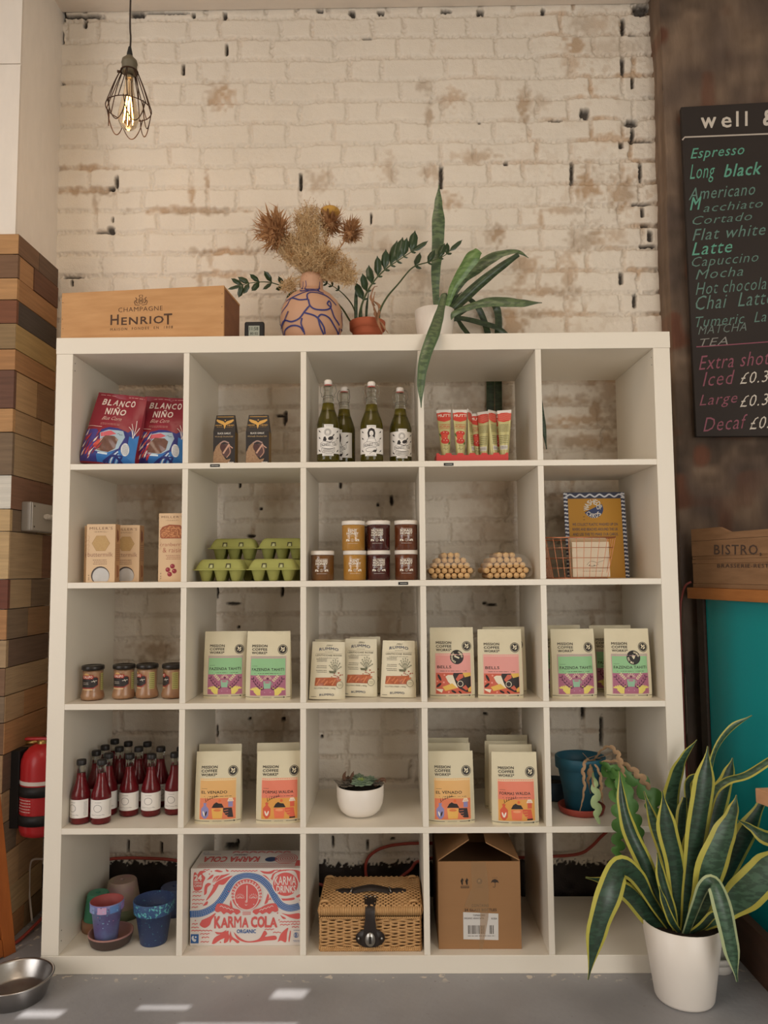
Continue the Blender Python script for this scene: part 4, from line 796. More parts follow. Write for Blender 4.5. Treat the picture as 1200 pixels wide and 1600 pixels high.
# ---- pouches
def pouch(parent, name, w, h, tb, m, top_in=.0, wr=.0012, seed=0, shoulder=.8, seal=.0012, round_=4, bot=.7, nu=16, nv=22):
    """stand-up bag: returns front(u, v, off) for artwork; u across, v up from the foot"""
    rn = random.Random(seed); p1, p2, p3 = rn.uniform(0, 6), rn.uniform(0, 6), rn.uniform(0, 6)
    def T(v):
        t = v/h
        if t < .12: return tb*(bot+(1-bot)*math.sin(t/.12*PI/2))
        if t < shoulder: return tb*(1-.35*((t-.12)/(shoulder-.12))**1.5)
        k = min(1, (t-shoulder)/(.97-shoulder)); return tb*.65*(1-k)**1.0+seal
    def Wd(v): return w*(1-top_in*(v/h))
    def wv(u, v): return wr*(math.sin(u*90/(w*8)+p1+v*30)+math.sin(v*70+p2+u*25)*.7+math.sin((u+v)*140+p3)*.4)*min(1, v/h*6)
    def half(s, v): return T(v)/2*(.45+.55*(1-abs(s)**round_))
    def front(u, v, o=0):
        s = max(-1, min(1, 2*u/w)); return (s*Wd(v)/2, -half(s, v)-o+wv(u, v)*(1-abs(s)**6), v)
    mb = MB()
    mb.grid(lambda a, b: front((a-.5)*w, b*h), nu, nv, m); mb.grid(lambda a, b: (lambda q: (q[0], -q[1], q[2]))(front((.5-a)*w, b*h)), nu, nv, m)
    for s in (-1, 1):
        mb.grid(lambda a, b, s=s: (s*(Wd(b*h)/2-.22*T(b*h)*(1-abs(2*a-1))*min(1, b*3)), (s*(2*a-1))*half(1, b*h)*1.0, b*h), 4, nv, m)
    q = [front((i/8-.5)*w, 0) for i in range(9)]; mb.add(q+[(x, -y, z) for x, y, z in q[::-1]], [list(range(18))[::-1]], m)
    q = [front((i/8-.5)*w, h) for i in range(9)]; mb.add(q+[(x, -y, z) for x, y, z in q[::-1]], [list(range(18))], m)
    mb.build(name, parent); return front
KRAFT = mat('cream_kraft_paper', '#dcd2b4', .62, nz=.12, ns=14, bump=.0004, bs=60)
def pixword(a, s, x0, y0, x1, y1, c, b=.018): a.text(s, x0, y0, x1, y1, c, bold=b, space=1.05)
def coffee_art(a, w, h, kind, sticker=None):
    X = lambda t: (t-.5)*w; Y = lambda t: (1-t)*h     # t from left / from top
    k = '#26221f'
    for i, s in enumerate(('MISSION', 'COFFEE', 'WORKS*')): pixword(a, s, X(.135), Y(.232+i*.050), X(.485), Y(.195+i*.050), k)
    a.ell(X(.835), Y(.265), w*.108, w*.108, k, 24); a.ring(X(.835), Y(.265), w*.095, w*.008, '#d8cdb0', 24); a.curve([(X(.79), Y(.285)), (X(.82), Y(.262)), (X(.88), Y(.245))], w*.018, '#d8cdb0')
    a.ell(X(.815), Y(.245), w*.018, w*.034, '#d8cdb0', 10, .6); a.ell(X(.855), Y(.28), w*.018, w*.034, '#d8cdb0', 10, -.9); a.ell(X(.865), Y(.245), w*.014, w*.026, '#d8cdb0', 10, -.2)
    bl = {'f': ('#c59a9f', '#8fbf8c', '#a8667f'), 'b': ('#e4b3a4', '#e09a92', '#c8604a'), 'e': ('#e9cfa0', '#e3b271', '#e0805a'), 'w': ('#e9c9a8', '#e58268', '#e0a04f')}[kind]
    x0, x1, yt, ym, yb = X(.125), X(.905), Y(.368), Y(.635), Y(.925)
    a.rect(x0-w*.012, yb-w*.012, x1+w*.012, yt+w*.012, bl[0]); a.rect(x0, ym, x1, yt, bl[1]); a.rect(x0, yb, x1, ym, bl[2])
    nm = {'f': 'FAZENDA TAHITI', 'b': 'BELLS', 'e': 'EL VENADO', 'w': 'FORMAS WALIDA'}[kind]; xe = {'f': .875, 'b': .47, 'e': .72, 'w': .82}[kind]
    pixword(a, nm, X(.155), Y(.572), X(xe), Y(.532), k, .018); a.lines(X(.155), Y(.618), X(.82), Y(.598), 1, '#3a3330', 2); 
    if kind != 'b': a.lines(X(.155), Y(.51), X(.28), Y(.495), 1, '#3a3330', 4)
    mw = x1-x0; mh = ym-yb; U = lambda t: x0+mw*t; V = lambda t: ym-mh*t
    if kind == 'f':
        for s in (-1, 1):
            cxm = lambda t: U(.5+s*t)
            # hand
            a.poly([(cxm(.30), V(1)), (cxm(.20), V(1)), (cxm(.20), V(.80)), (cxm(.245), V(.66)), (cxm(.30), V(.60)), (cxm(.36), V(.72)), (cxm(.40), V(.82))][::s], '#e0cf6e')
            for i, (tx, ty) in enumerate(((.31, .58), (.37, .60), (.43, .64), (.475, .70))): a.line([(cxm(.27+.02*i), V(.86)), (cxm(.34+.02*i), V(.72)), (cxm(tx+.02), V(ty))], mw*.036, '#e0cf6e')
            a.line([(cxm(.22), V(.84)), (cxm(.20), V(.70)), (cxm(.155), V(.60))], mw*.034, '#e0cf6e')
            a.curve([(cxm(.12), V(.72)), (cxm(.24), V(.62)), (cxm(.36), V(.42)), (cxm(.43), V(.15))], mw*.012, '#4a2038')
            for i in range(6):
                t = i/5; bx_, by_ = .14+.29*t, .70-.52*t**1.25
                for sg in (-1, 1): a.ell(cxm(bx_+sg*.028), V(by_-.02+sg*.03), mw*.033, mw*.012, '#4a2038', 8, s*(.2 if sg > 0 else 1.5))
            a.curve([(cxm(.16), V(.28)), (cxm(.24), V(.12)), (cxm(.30), V(.02))], mw*.010, '#e8dcb4')
            for i in range(4):
                for sg in (-1, 1): a.ell(cxm(.17+.04*i+sg*.02), V(.26-.075*i+sg*.03), mw*.030, mw*.011, '#e8dcb4', 8, s*(.3 if sg > 0 else 1.4))
            a.ell(cxm(.08), V(.85), mw*.012, mw*.012, '#c9a0ae', 8)
        a.poly([(U(.38), V(.30)), (U(.60), V(.30)), (U(.58), V(.66)), (U(.40), V(.66))], '#8fb89a'); a.ell(U(.49), V(.36), mw*.08, mh*.045, '#b3788a', 14); a.ring(U(.61), V(.42), mw*.035, mw*.012, '#8fb89a', 12)
        a.ell(U(.5), V(.17), mw*.032, mw*.032, '#6a2f45', 12)
        for i in range(7): an = PI*i/6; a.line([(U(.5)+mw*.05*math.cos(an), V(.17)+mw*.05*math.sin(an)*.8), (U(.5)+mw*.12*math.cos(an), V(.17)+mw*.10*math.sin(an))], mw*.012, '#e8dcb4')
    elif kind == 'b':
        a.poly([(U(.50), V(0)), (U(1), V(0)), (U(1), V(.95)), (U(.85), V(.92)), (U(.66), V(.75)), (U(.52), V(.45)), (U(.48), V(.18))], '#2a2120')
        a.poly([(U(.27), V(.18)), (U(.34), V(.10)), (U(.48), V(.10)), (U(.55), V(.45)), (U(.62), V(.72)), (U(.50), V(.70)), (U(.34), V(.42))], '#e6dcc4')
        a.poly([(U(.18), V(.66)), (U(.46), V(.50)), (U(.60), V(.72)), (U(.26), V(.86))], '#dfb455'); a.poly([(U(0), V(.75)), (U(.2), V(.78)), (U(.16), V(.95)), (U(.02), V(.82))], '#e6dcc4')
        a.poly([(U(.76), V(0)), (U(1), V(0)), (U(1), V(.16)), (U(.82), V(.22))], '#dfb455'); a.poly([(U(.90), V(.78)), (U(1), V(.66)), (U(1), V(.92)), (U(.92), V(.92))], '#dfb455')
        a.poly([(U(.56), V(.30)), (U(.66), V(.06)), (U(.78), V(.05)), (U(.78), V(.22)), (U(.66), V(.34)), (U(.62), V(.42))], '#c8604a'); a.poly([(U(.74), V(.70)), (U(.84), V(.58)), (U(.93), V(.80)), (U(.85), V(.84))], '#c8604a')
        a.ell(U(.69), V(.52), mw*.085, mw*.085, '#2a2120', 16); a.ring(U(.69), V(.52), mw*.085, mw*.018, '#d8cdb4', 20)
        for q in ((.10, .22, .10, .035, -1.1), (.08, .58, .09, .035, .7), (.50, .90, .08, .03, -.5), (.68, .93, .06, .025, -.7)): a.ell(U(q[0]), V(q[1]), mw*q[2], mw*q[3], '#2a2120', 12, q[4])
        for q in ((.24, .10), (.22, .45), (.36, .92), (.04, .4)): a.ell(U(q[0]), V(q[1]), mw*.026, mw*.026, '#e59a8a', 10)
    else:
        e = kind == 'e'; va_, cup, hand, lamp = ('#8f8ab8', '#e8b45c', '#332a2c', '#f0dcc0') if e else ('#d65d42', '#e87a55', '#d65d42', '#f3e3cc')
        a.poly([(U(.10), V(.22)), (U(.20), V(.22)), (U(.18), V(.34)), (U(.26), V(.50)), (U(.25), V(.82)), (U(.18), V(.97)), (U(.12), V(.97)), (U(.05), V(.82)), (U(.04), V(.50)), (U(.12), V(.34))], va_)
        a.ell(U(.12), V(.72), mw*.022, mw*.075, '#f1e6d8', 10, .35); a.ell(U(.18), V(.72), mw*.022, mw*.075, '#332a2c' if e else '#f1e6d8', 10, -.35)
        a.curve([(U(.14), V(.22)), (U(.28), V(.02)), (U(.54), V(-.10))], mw*.008, '#2a2422')
        for i in range(6): t = i/5; a.line([(U(.17+.30*t), V(.14-.22*t)), (U(.155+.33*t), V(-.04-.16*t))], mw*.020, '#2a2422', True)
        a.poly([(U(.34), V(.44)), (U(.40), V(.26)), (U(.47), V(.18)), (U(.53), V(.24)), (U(.62), V(.26)), (U(.68), V(.44))], '#2a2422'); a.ell(U(.56), V(.12), mw*.040, mw*.040, '#e2703f', 12)
        a.poly([(U(.34), V(.48)), (U(.66), V(.48)), (U(.63), V(.96)), (U(.37), V(.96))], cup); a.ell(U(.50), V(.56), mw*.11, mh*.06, '#dc7f4a' if e else '#f0a070', 14)
        a.poly([(U(.66), V(.46)), (U(.90), V(.46)), (U(.94), V(.92)), (U(.80), V(.90)), (U(.72), V(.76)), (U(.66), V(.62))], hand)
        for i in range(3): a.line([(U(.68), V(.58+.12*i)), (U(.80), V(.56+.12*i))], mw*.012, '#e0a04f' if not e else '#e0805a')
        if not e: a.rect(U(.78), V(.97), U(.94), V(.90), '#2a2422')
        a.poly([(U(.80), V(.14)), (U(.92), V(.14)), (U(.92), V(.42)), (U(.80), V(.42))], va_); a.poly([(U(.77), V(.16)), (U(.81), V(0)), (U(.91), V(0)), (U(.95), V(.16))], lamp)
        for i in range(3): a.line([(U(.82+.04*i), V(.14)), (U(.83+.03*i), V(.05))], mw*.008, '#c86a4a')
    a.line([(X(.0), Y(.955)), (X(.34), Y(.955))], h*.006, k); a.line([(X(.66), Y(.955)), (X(.86), Y(.955))], h*.006, k); a.poly([(X(.86), Y(.968)), (X(.90), Y(.955)), (X(.86), Y(.942))], k); a.line([(X(.92), Y(.955)), (X(1), Y(.955))], h*.006, k)
    a.lines(X(.40), Y(.965), X(.60), Y(.945), 2, '#4a4440', 7)
    if sticker:
        a.ell(X(.60), Y(.415), w*.155, w*.155, '#221d1b', 28); an0 = -.5
        for tx, a0, s in (('GRIND' if kind == 'b' else 'GRIND', .25, 1), ('ESPRESSO' if kind == 'b' else 'FILTER', PI+.25, 1)):
            for i, ch in enumerate(tx):
                an = a0+(1.15 if kind == 'f' else .9)+(-1)*i*.28; cx_, cy_ = X(.60)+w*.115*math.cos(an), Y(.415)+w*.115*math.sin(an); V_, F_ = glyphs(ch, .04, 0, 1); r_ = an-PI/2
                a.put([(cx_+((x-.5)*w*.032)*math.cos(r_)-((y-.5)*w*.04)*math.sin(r_), cy_+((x-.5)*w*.032)*math.sin(r_)+((y-.5)*w*.04)*math.cos(r_)) for x, y in V_], F_, '#d8cdb0', True)
        if kind == 'b': a.line([(X(.545), Y(.40)), (X(.655), Y(.43))], w*.035, '#d8cdb0')
        else: a.poly([(X(.56), Y(.395)), (X(.64), Y(.385)), (X(.63), Y(.42)), (X(.60), Y(.44)), (X(.585), Y(.42))], '#d8cdb0')
CWD, CHT = .1345, .203
def coffee_bag(label, kind, u, v, z, rz=0, group='bags of coffee', sticker=False, seed=0, lean=0, Y=None, h=CHT, w=CWD, art=True):
    p = atz(u, v, z) if Y is None else Vector((bx(u, Y, 1085 if z > .6 else 1280), Y, z))
    tb = .062; t = thing('coffee_bag', label, 'coffee bag', (p.x, p.y+tb*.36, z), rz, group, lean)
    fr = pouch(t, 'pouch', w, h, tb, KRAFT, .03, .0009, seed, .62, bot=.75)
    if art:
        a = Art(.004); coffee_art(a, w, h, kind, sticker); a.build('print', t, lambda x, y, o: fr(x, y, o),   .0010, .00012, label='printed lettering and coloured picture panel')
    mb = MB()   # tear notches at the seal
    return t
GC = 'coffee bags in the middle row'; GD = 'coffee bags in the fourth row'
coffee_bag('cream coffee bag with green FAZENDA TAHITI panel, left of the pair in the second column', 'f', 350, 1091.5, Z3, .04, GC, seed=1, h=.2, w=.131)
coffee_bag('cream coffee bag with green FAZENDA TAHITI panel, right of the pair in the second column', 'f', 418, 1094, Z3, -.03, GC, seed=2, h=.202, w=.135)
coffee_bag('cream coffee bag with pink BELLS panel and a round black sticker', 'b', 707.5, 1091.5, Z3, .02, GC, True, 3, h=.209)
coffee_bag('cream coffee bag with plain pink BELLS panel, right of the stickered one', 'b', 783.5, 1091.5, Z3, -.03, GC, seed=4)
coffee_bag('cream coffee bag almost hidden behind the plain pink BELLS bag', 'b', 790, 0, Z3, -.03, GC, seed=5, Y=.135, h=.204, art=True)
coffee_bag('cream coffee bag with green FAZENDA TAHITI panel, at the left of the fifth column', 'f', 899, 1091.5, Z3, .05, GC, seed=6)
coffee_bag('cream coffee bag with green panel and a round black sticker in the fifth column', 'f', 985, 1091, Z3, -.02, GC, True, 7)
coffee_bag('cream coffee bag half seen behind and between the two green ones in the fifth column', 'f', 959, 0, Z3, .0, GC, seed=8, Y=.16, h=.205)
coffee_bag('cream coffee bag peeping out behind the left green one in the fifth column', 'f', 879, 0, Z3, .04, GC, seed=9, Y=.15, h=.207)
coffee_bag('cream coffee bag with ochre EL VENADO panel in the second column', 'e', 338.5, 1287, Z4, .05, GD, seed=10)
coffee_bag('cream coffee bag standing behind the ochre one in the second column', 'e', 341, 0, Z4, .02, GD, seed=11, Y=.115, h=.207)
coffee_bag('cream coffee bag with coral FORMAS WALIDA panel in the second column', 'w', 437, 1286.5, Z4, .06, GD, seed=12)
coffee_bag('cream coffee bag standing behind the coral one in the second column', 'w', 433, 0, Z4, .06, GD, seed=13, Y=.12, h=.209)
coffee_bag('cream coffee bag with ochre EL VENADO panel in the fourth column', 'e', 705, 1287.5, Z4, .02, GD, seed=14)
coffee_bag('cream coffee bag directly behind the ochre one in the fourth column', 'e', 703, 0, Z4, 0, GD, seed=15, Y=.115, h=.207)
coffee_bag('cream coffee bag rearmost of three behind the ochre one in the fourth column', 'e', 702, 0, Z4, 0, GD, seed=16, Y=.185, h=.207)
coffee_bag('cream coffee bag with coral FORMAS WALIDA panel, frontmost in the fourth column', 'w', 807, 1290, Z4, -.04, GD, seed=17)
coffee_bag('cream coffee bag directly behind the coral one in the fourth column', 'w', 801, 0, Z4, -.02, GD, seed=18, Y=.095, h=.206)
coffee_bag('cream coffee bag third from the front behind the coral one in the fourth column', 'w', 794, 0, Z4, .0, GD, seed=19, Y=.160, h=.202)
coffee_bag('cream coffee bag rearmost behind the coral one in the fourth column', 'w', 796, 0, Z4, -.02, GD, seed=20, Y=.225, h=.207)
# ---- corn chip bags
FOIL = mat('crimson_bag_film', '#8f2937', .35, nz=.15, ns=6, bump=.0008, bs=25); SLV = mat('bag_edge_film', '#6d6f7c', .3, .4)
def chips(label, u, Y, tilt, sd):
    w, h = .172, .236; t = thing('tortilla_chip_bag', label, 'chip bag', (bx(u, Y), Y, Z1+.004), 0, 'crimson tortilla chip bags', R(-9), tilt)
    fr = pouch(t, 'pouch', w, h, .085, FOIL, .10, .0022, sd, .55, bot=.35, round_=3)
    a = Art(.005); X = lambda q: (q-.5)*w; Y_ = lambda q: (1-q)*h; W_ = '#e6d3c8'
    a.lines(X(.04), Y_(.045), X(.96), Y_(.02), 1, '#d9a9a2', 3)
    for i, (c, dy, r_) in enumerate(zip('BLANCO', (0, .005, -.002, .003, -.006, -.010), (0, 0, .01, 0, 0, 0))): a.text(c, X(.15+.113*i), Y_(.185+dy), X(.24+.113*i), Y_(.09+dy), W_, .03, .08)
    for i, (c, dy) in enumerate(zip('NI\u00d1O', (0, 0, -.002, -.004))): a.text(c, X((.27, .385, .44, .565)[i]), Y_(.325+dy), X((.37, .415, .545, .67)[i]), Y_((.228, .228, .205, .228)[i]+dy), W_, .03, .08)
    a.text('Blue Corn', X(.24), Y_(.405), X(.63), Y_(.35), '#d8b0a4', .0, .5); a.lines(X(.24), Y_(.48), X(.62), Y_(.445), 2, '#c9938b', 4)
    a.line([(X(0.01), Y_(.505)), (X(.30), Y_(.51))], .0018, '#e0bdb4'); a.poly([(X(0), Y_(.56)), (X(.22), Y_(.55)), (X(.30), Y_(.62)), (X(.20), Y_(.985)), (X(0), Y_(.985))], '#4a3f86')
    a.poly([(X(.28), Y_(.56)), (X(.45), Y_(.51)), (X(.62), Y_(.515)), (X(.80), Y_(.55)), (X(.88), Y_(.50)), (X(1), Y_(.62)), (X(1), Y_(.985)), (X(.20), Y_(.985))], '#35377f')
    a.poly([(X(.30), Y_(.60)), (X(.45), Y_(.55)), (X(.72), Y_(.545)), (X(.78), Y_(.63)), (X(.72), Y_(.80)), (X(.50), Y_(.88)), (X(.28), Y_(.86)), (X(.34), Y_(.70))], '#a9c0cf')
    a.poly([(X(.34), Y_(.655)), (X(.31), Y_(.60)), (X(.50), Y_(.56)), (X(.62), Y_(.60)), (X(.52), Y_(.63))], '#d0636c')
    a.poly([(X(.34), Y_(.70)), (X(.42), Y_(.635)), (X(.60), Y_(.635)), (X(.68), Y_(.68)), (X(.66), Y_(.80)), (X(.54), Y_(.86)), (X(.34), Y_(.85)), (X(.28), Y_(.80))], mat('ink_window', '#7d5c50', .15, nz=.6, ns=90, col2='#5a3f38'))
    a.line([(X(.63), Y_(.60)), (X(.66), Y_(.59)), (X(.68), Y_(.61)), (X(.73), Y_(.605))], .0014, '#1d1b26')
    a.poly([(X(.34), Y_(.90)), (X(.55), Y_(.86)), (X(.95), Y_(.78)), (X(.97), Y_(.985)), (X(.34), Y_(.985))], '#2f6fb4'); a.poly([(X(.84), Y_(.60)), (X(.93), Y_(.62)), (X(1), Y_(.56)), (X(1), Y_(.97)), (X(.88), Y_(.90))], '#3a7cc0')
    for i in range(5): a.curve([(X(.52+.05*i), Y_(.985)), (X(.60+.05*i), Y_(.90)), (X(.72), Y_(.82+.02*i))], .0042, ('#262a6e', '#c9d8e8', '#262a6e', '#8db4dd', '#262a6e')[i])
    a.rect(X(.36), Y_(.895), X(.53), Y_(.875), '#d8e6ee'); a.curve([(X(.45), Y_(.985)), (X(.66), Y_(.90)), (X(.80), Y_(.985))], .007, '#262a6e')
    rn = random.Random(sd)
    for i in range(34):
        x = rn.uniform(.01, .32); y = rn.uniform(.64, .97); c = rn.choice(('#c8453f', '#b0303a', '#d65a4a', '#b0303a', '#e9d8cc', '#7a2d4a')); a.poly([(X(x), Y_(y)), (X(x+.035), Y_(y-.02)), (X(x+.05+rn.uniform(0, .05)), Y_(y-.11)), (X(x+.012), Y_(y-.04))], c)
    a.ell(X(.83), Y_(.80), .0115, .021, '#dfe3e6', 18, .12); a.lines(X(.78), Y_(.87), X(.88), Y_(.73), 9, '#5a5d78', 3)
    for tp, bt in (((.84, .42), (.90, .62)), ((.92, .37), (.91, .62)), ((.99, .46), (.91, .60)), ((.80, .47), (.90, .60))): a.curve([(X(bt[0]), Y_(bt[1])), (X((tp[0]+bt[0])/2+.01), Y_((tp[1]+bt[1])/2-.02)), (X(min(.985, tp[0])), Y_(tp[1]))], .0016, '#efe6e2')
    a.build('print', t, lambda x, y, o: fr(x, y, o), .0014, .00014, label='cream lettering above a blue and red painted scene'); return t
chips('crimson and blue tortilla chip bag leaning at the left of the top left cube', 160, .075, R(7), 1)
chips('crimson and blue tortilla chip bag leaning against the divider, right of its twin', 249, .125, R(4), 2)
# ---- black garlic cartons
def garlic(label, u0, u1, Y):
    x0, x1 = bx(u0, Y), bx(u1, Y); w = x1-x0; h = hz(656, Y+.03, Z1, 350)+.012; d = .046; zc = h*.66; BK = mat('black_carton', '#2b2625', .45); KS = mat('brown_carton_side', '#7d6136', .7, nz=.3, ns=120)
    t = thing('salt_carton', label, 'carton', (x0, Y, Z1), 0, 'small black cartons'); mb = MB(); i_ = w*.07
    mb.add([(0,0,0),(w,0,0),(w,d,0),(0,d,0),(0,0,zc),(w,0,zc),(w,d,zc),(0,d,zc)], [(0,1,5,4),(2,3,7,6),(0,3,2,1)], BK); mb.add([(w,0,0),(w,d,0),(w,d,zc),(w,0,zc),(0,0,0),(0,d,0),(0,d,zc),(0,0,zc)], [(0,1,2,3),(4,7,6,5)], KS)
    mb.add([(0,0,zc),(w,0,zc),(w,d,zc),(0,d,zc),(i_,d*.42,h),(w-i_,d*.42,h),(w-i_,d*.55,h),(i_,d*.55,h)], [(0,1,5,4),(1,2,6,5),(2,3,7,6),(3,0,4,7),(4,5,6,7)], BK); mb.build('carton', t)
    fr = lambda x, y, o: (x, -o, y) if y < zc else (x, -o+(y-zc)/(h-zc)*d*.42, y+o*.3)
    a = Art(.01); X = lambda q: q*w; Y_ = lambda q: (1-q)*h; G = '#d9a857'; c = w/2
    a.line([(X(.12), Y_(.035)), (X(.88), Y_(.035))], .0016, G)
    for s in (-1, 1):
        a.poly([(c, Y_(.16)), (c+s*w*.08, Y_(.125)), (c+s*w*.38, Y_(.085)), (c+s*w*.40, Y_(.115)), (c+s*w*.30, Y_(.155)), (c+s*w*.12, Y_(.19)), (c, Y_(.22))][::s], G)
    a.poly([(c-w*.06, Y_(.20)), (c+w*.06, Y_(.20)), (c, Y_(.29))], G); a.ell(c, Y_(.105), w*.03, w*.03, G, 8)
    a.text('HAWK', X(.07), Y_(.225), X(.38), Y_(.195), G, .01); a.text('HEAD', X(.62), Y_(.225), X(.93), Y_(.195), G, .01); a.lines(X(.12), Y_(.255), X(.88), Y_(.238), 1, '#b08a4a', 3)
    a.text('BLACK GARLIC', X(.20), Y_(.39), X(.80), Y_(.355), '#dcd6cc', .02); a.text('Wickedly Smoked Salt', X(.08), Y_(.455), X(.92), Y_(.42), '#c7a878', 0, .4)
    rn = random.Random(4); 
    a.ell(X(.60), Y_(.70), w*.24, h*.13, '#5a3f3c', 18); a.poly([(X(.0), Y_(.95)), (X(.02), Y_(.74)), (X(.14), Y_(.62)), (X(.34), Y_(.54)), (X(.36), Y_(.66)), (X(.42), Y_(.78)), (X(.60), Y_(.88)), (X(.80), Y_(.86)), (X(.70), Y_(.97)), (X(.1), Y_(.99))], mat('ink_garlic', '#b08e6c', .6, nz=.6, ns=260, col2='#6d4c38'))
    a.ell(X(.47), Y_(.66), w*.14, h*.09, '#4d2f2c', 14, .5); a.curve([(X(.30), Y_(.57)), (X(.5), Y_(.525)), (X(.72), Y_(.56))], .004, '#a98a80'); a.line([(X(.46), Y_(.76)), (X(.74), Y_(.58))], .005, '#c49a84'); a.line([(X(.72), Y_(.60)), (X(.9), Y_(.66))], .003, '#c49a84'); a.curve([(X(.72), Y_(.62)), (X(.78), Y_(.74)), (X(.62), Y_(.84))], .0026, '#b88d78')
    a.lines(X(.68), Y_(.955), X(.95), Y_(.90), 1, '#d8d0c6', 3); a.build('print', t, fr, .0004, .00004, label='gold winged emblem over a picture of black garlic'); return t
garlic('small black carton of smoked salt with a gold winged emblem, left of the pair', 333, 367, .07)
garlic('small black carton of smoked salt with a gold winged emblem, right of the pair', 384, 420, .07)
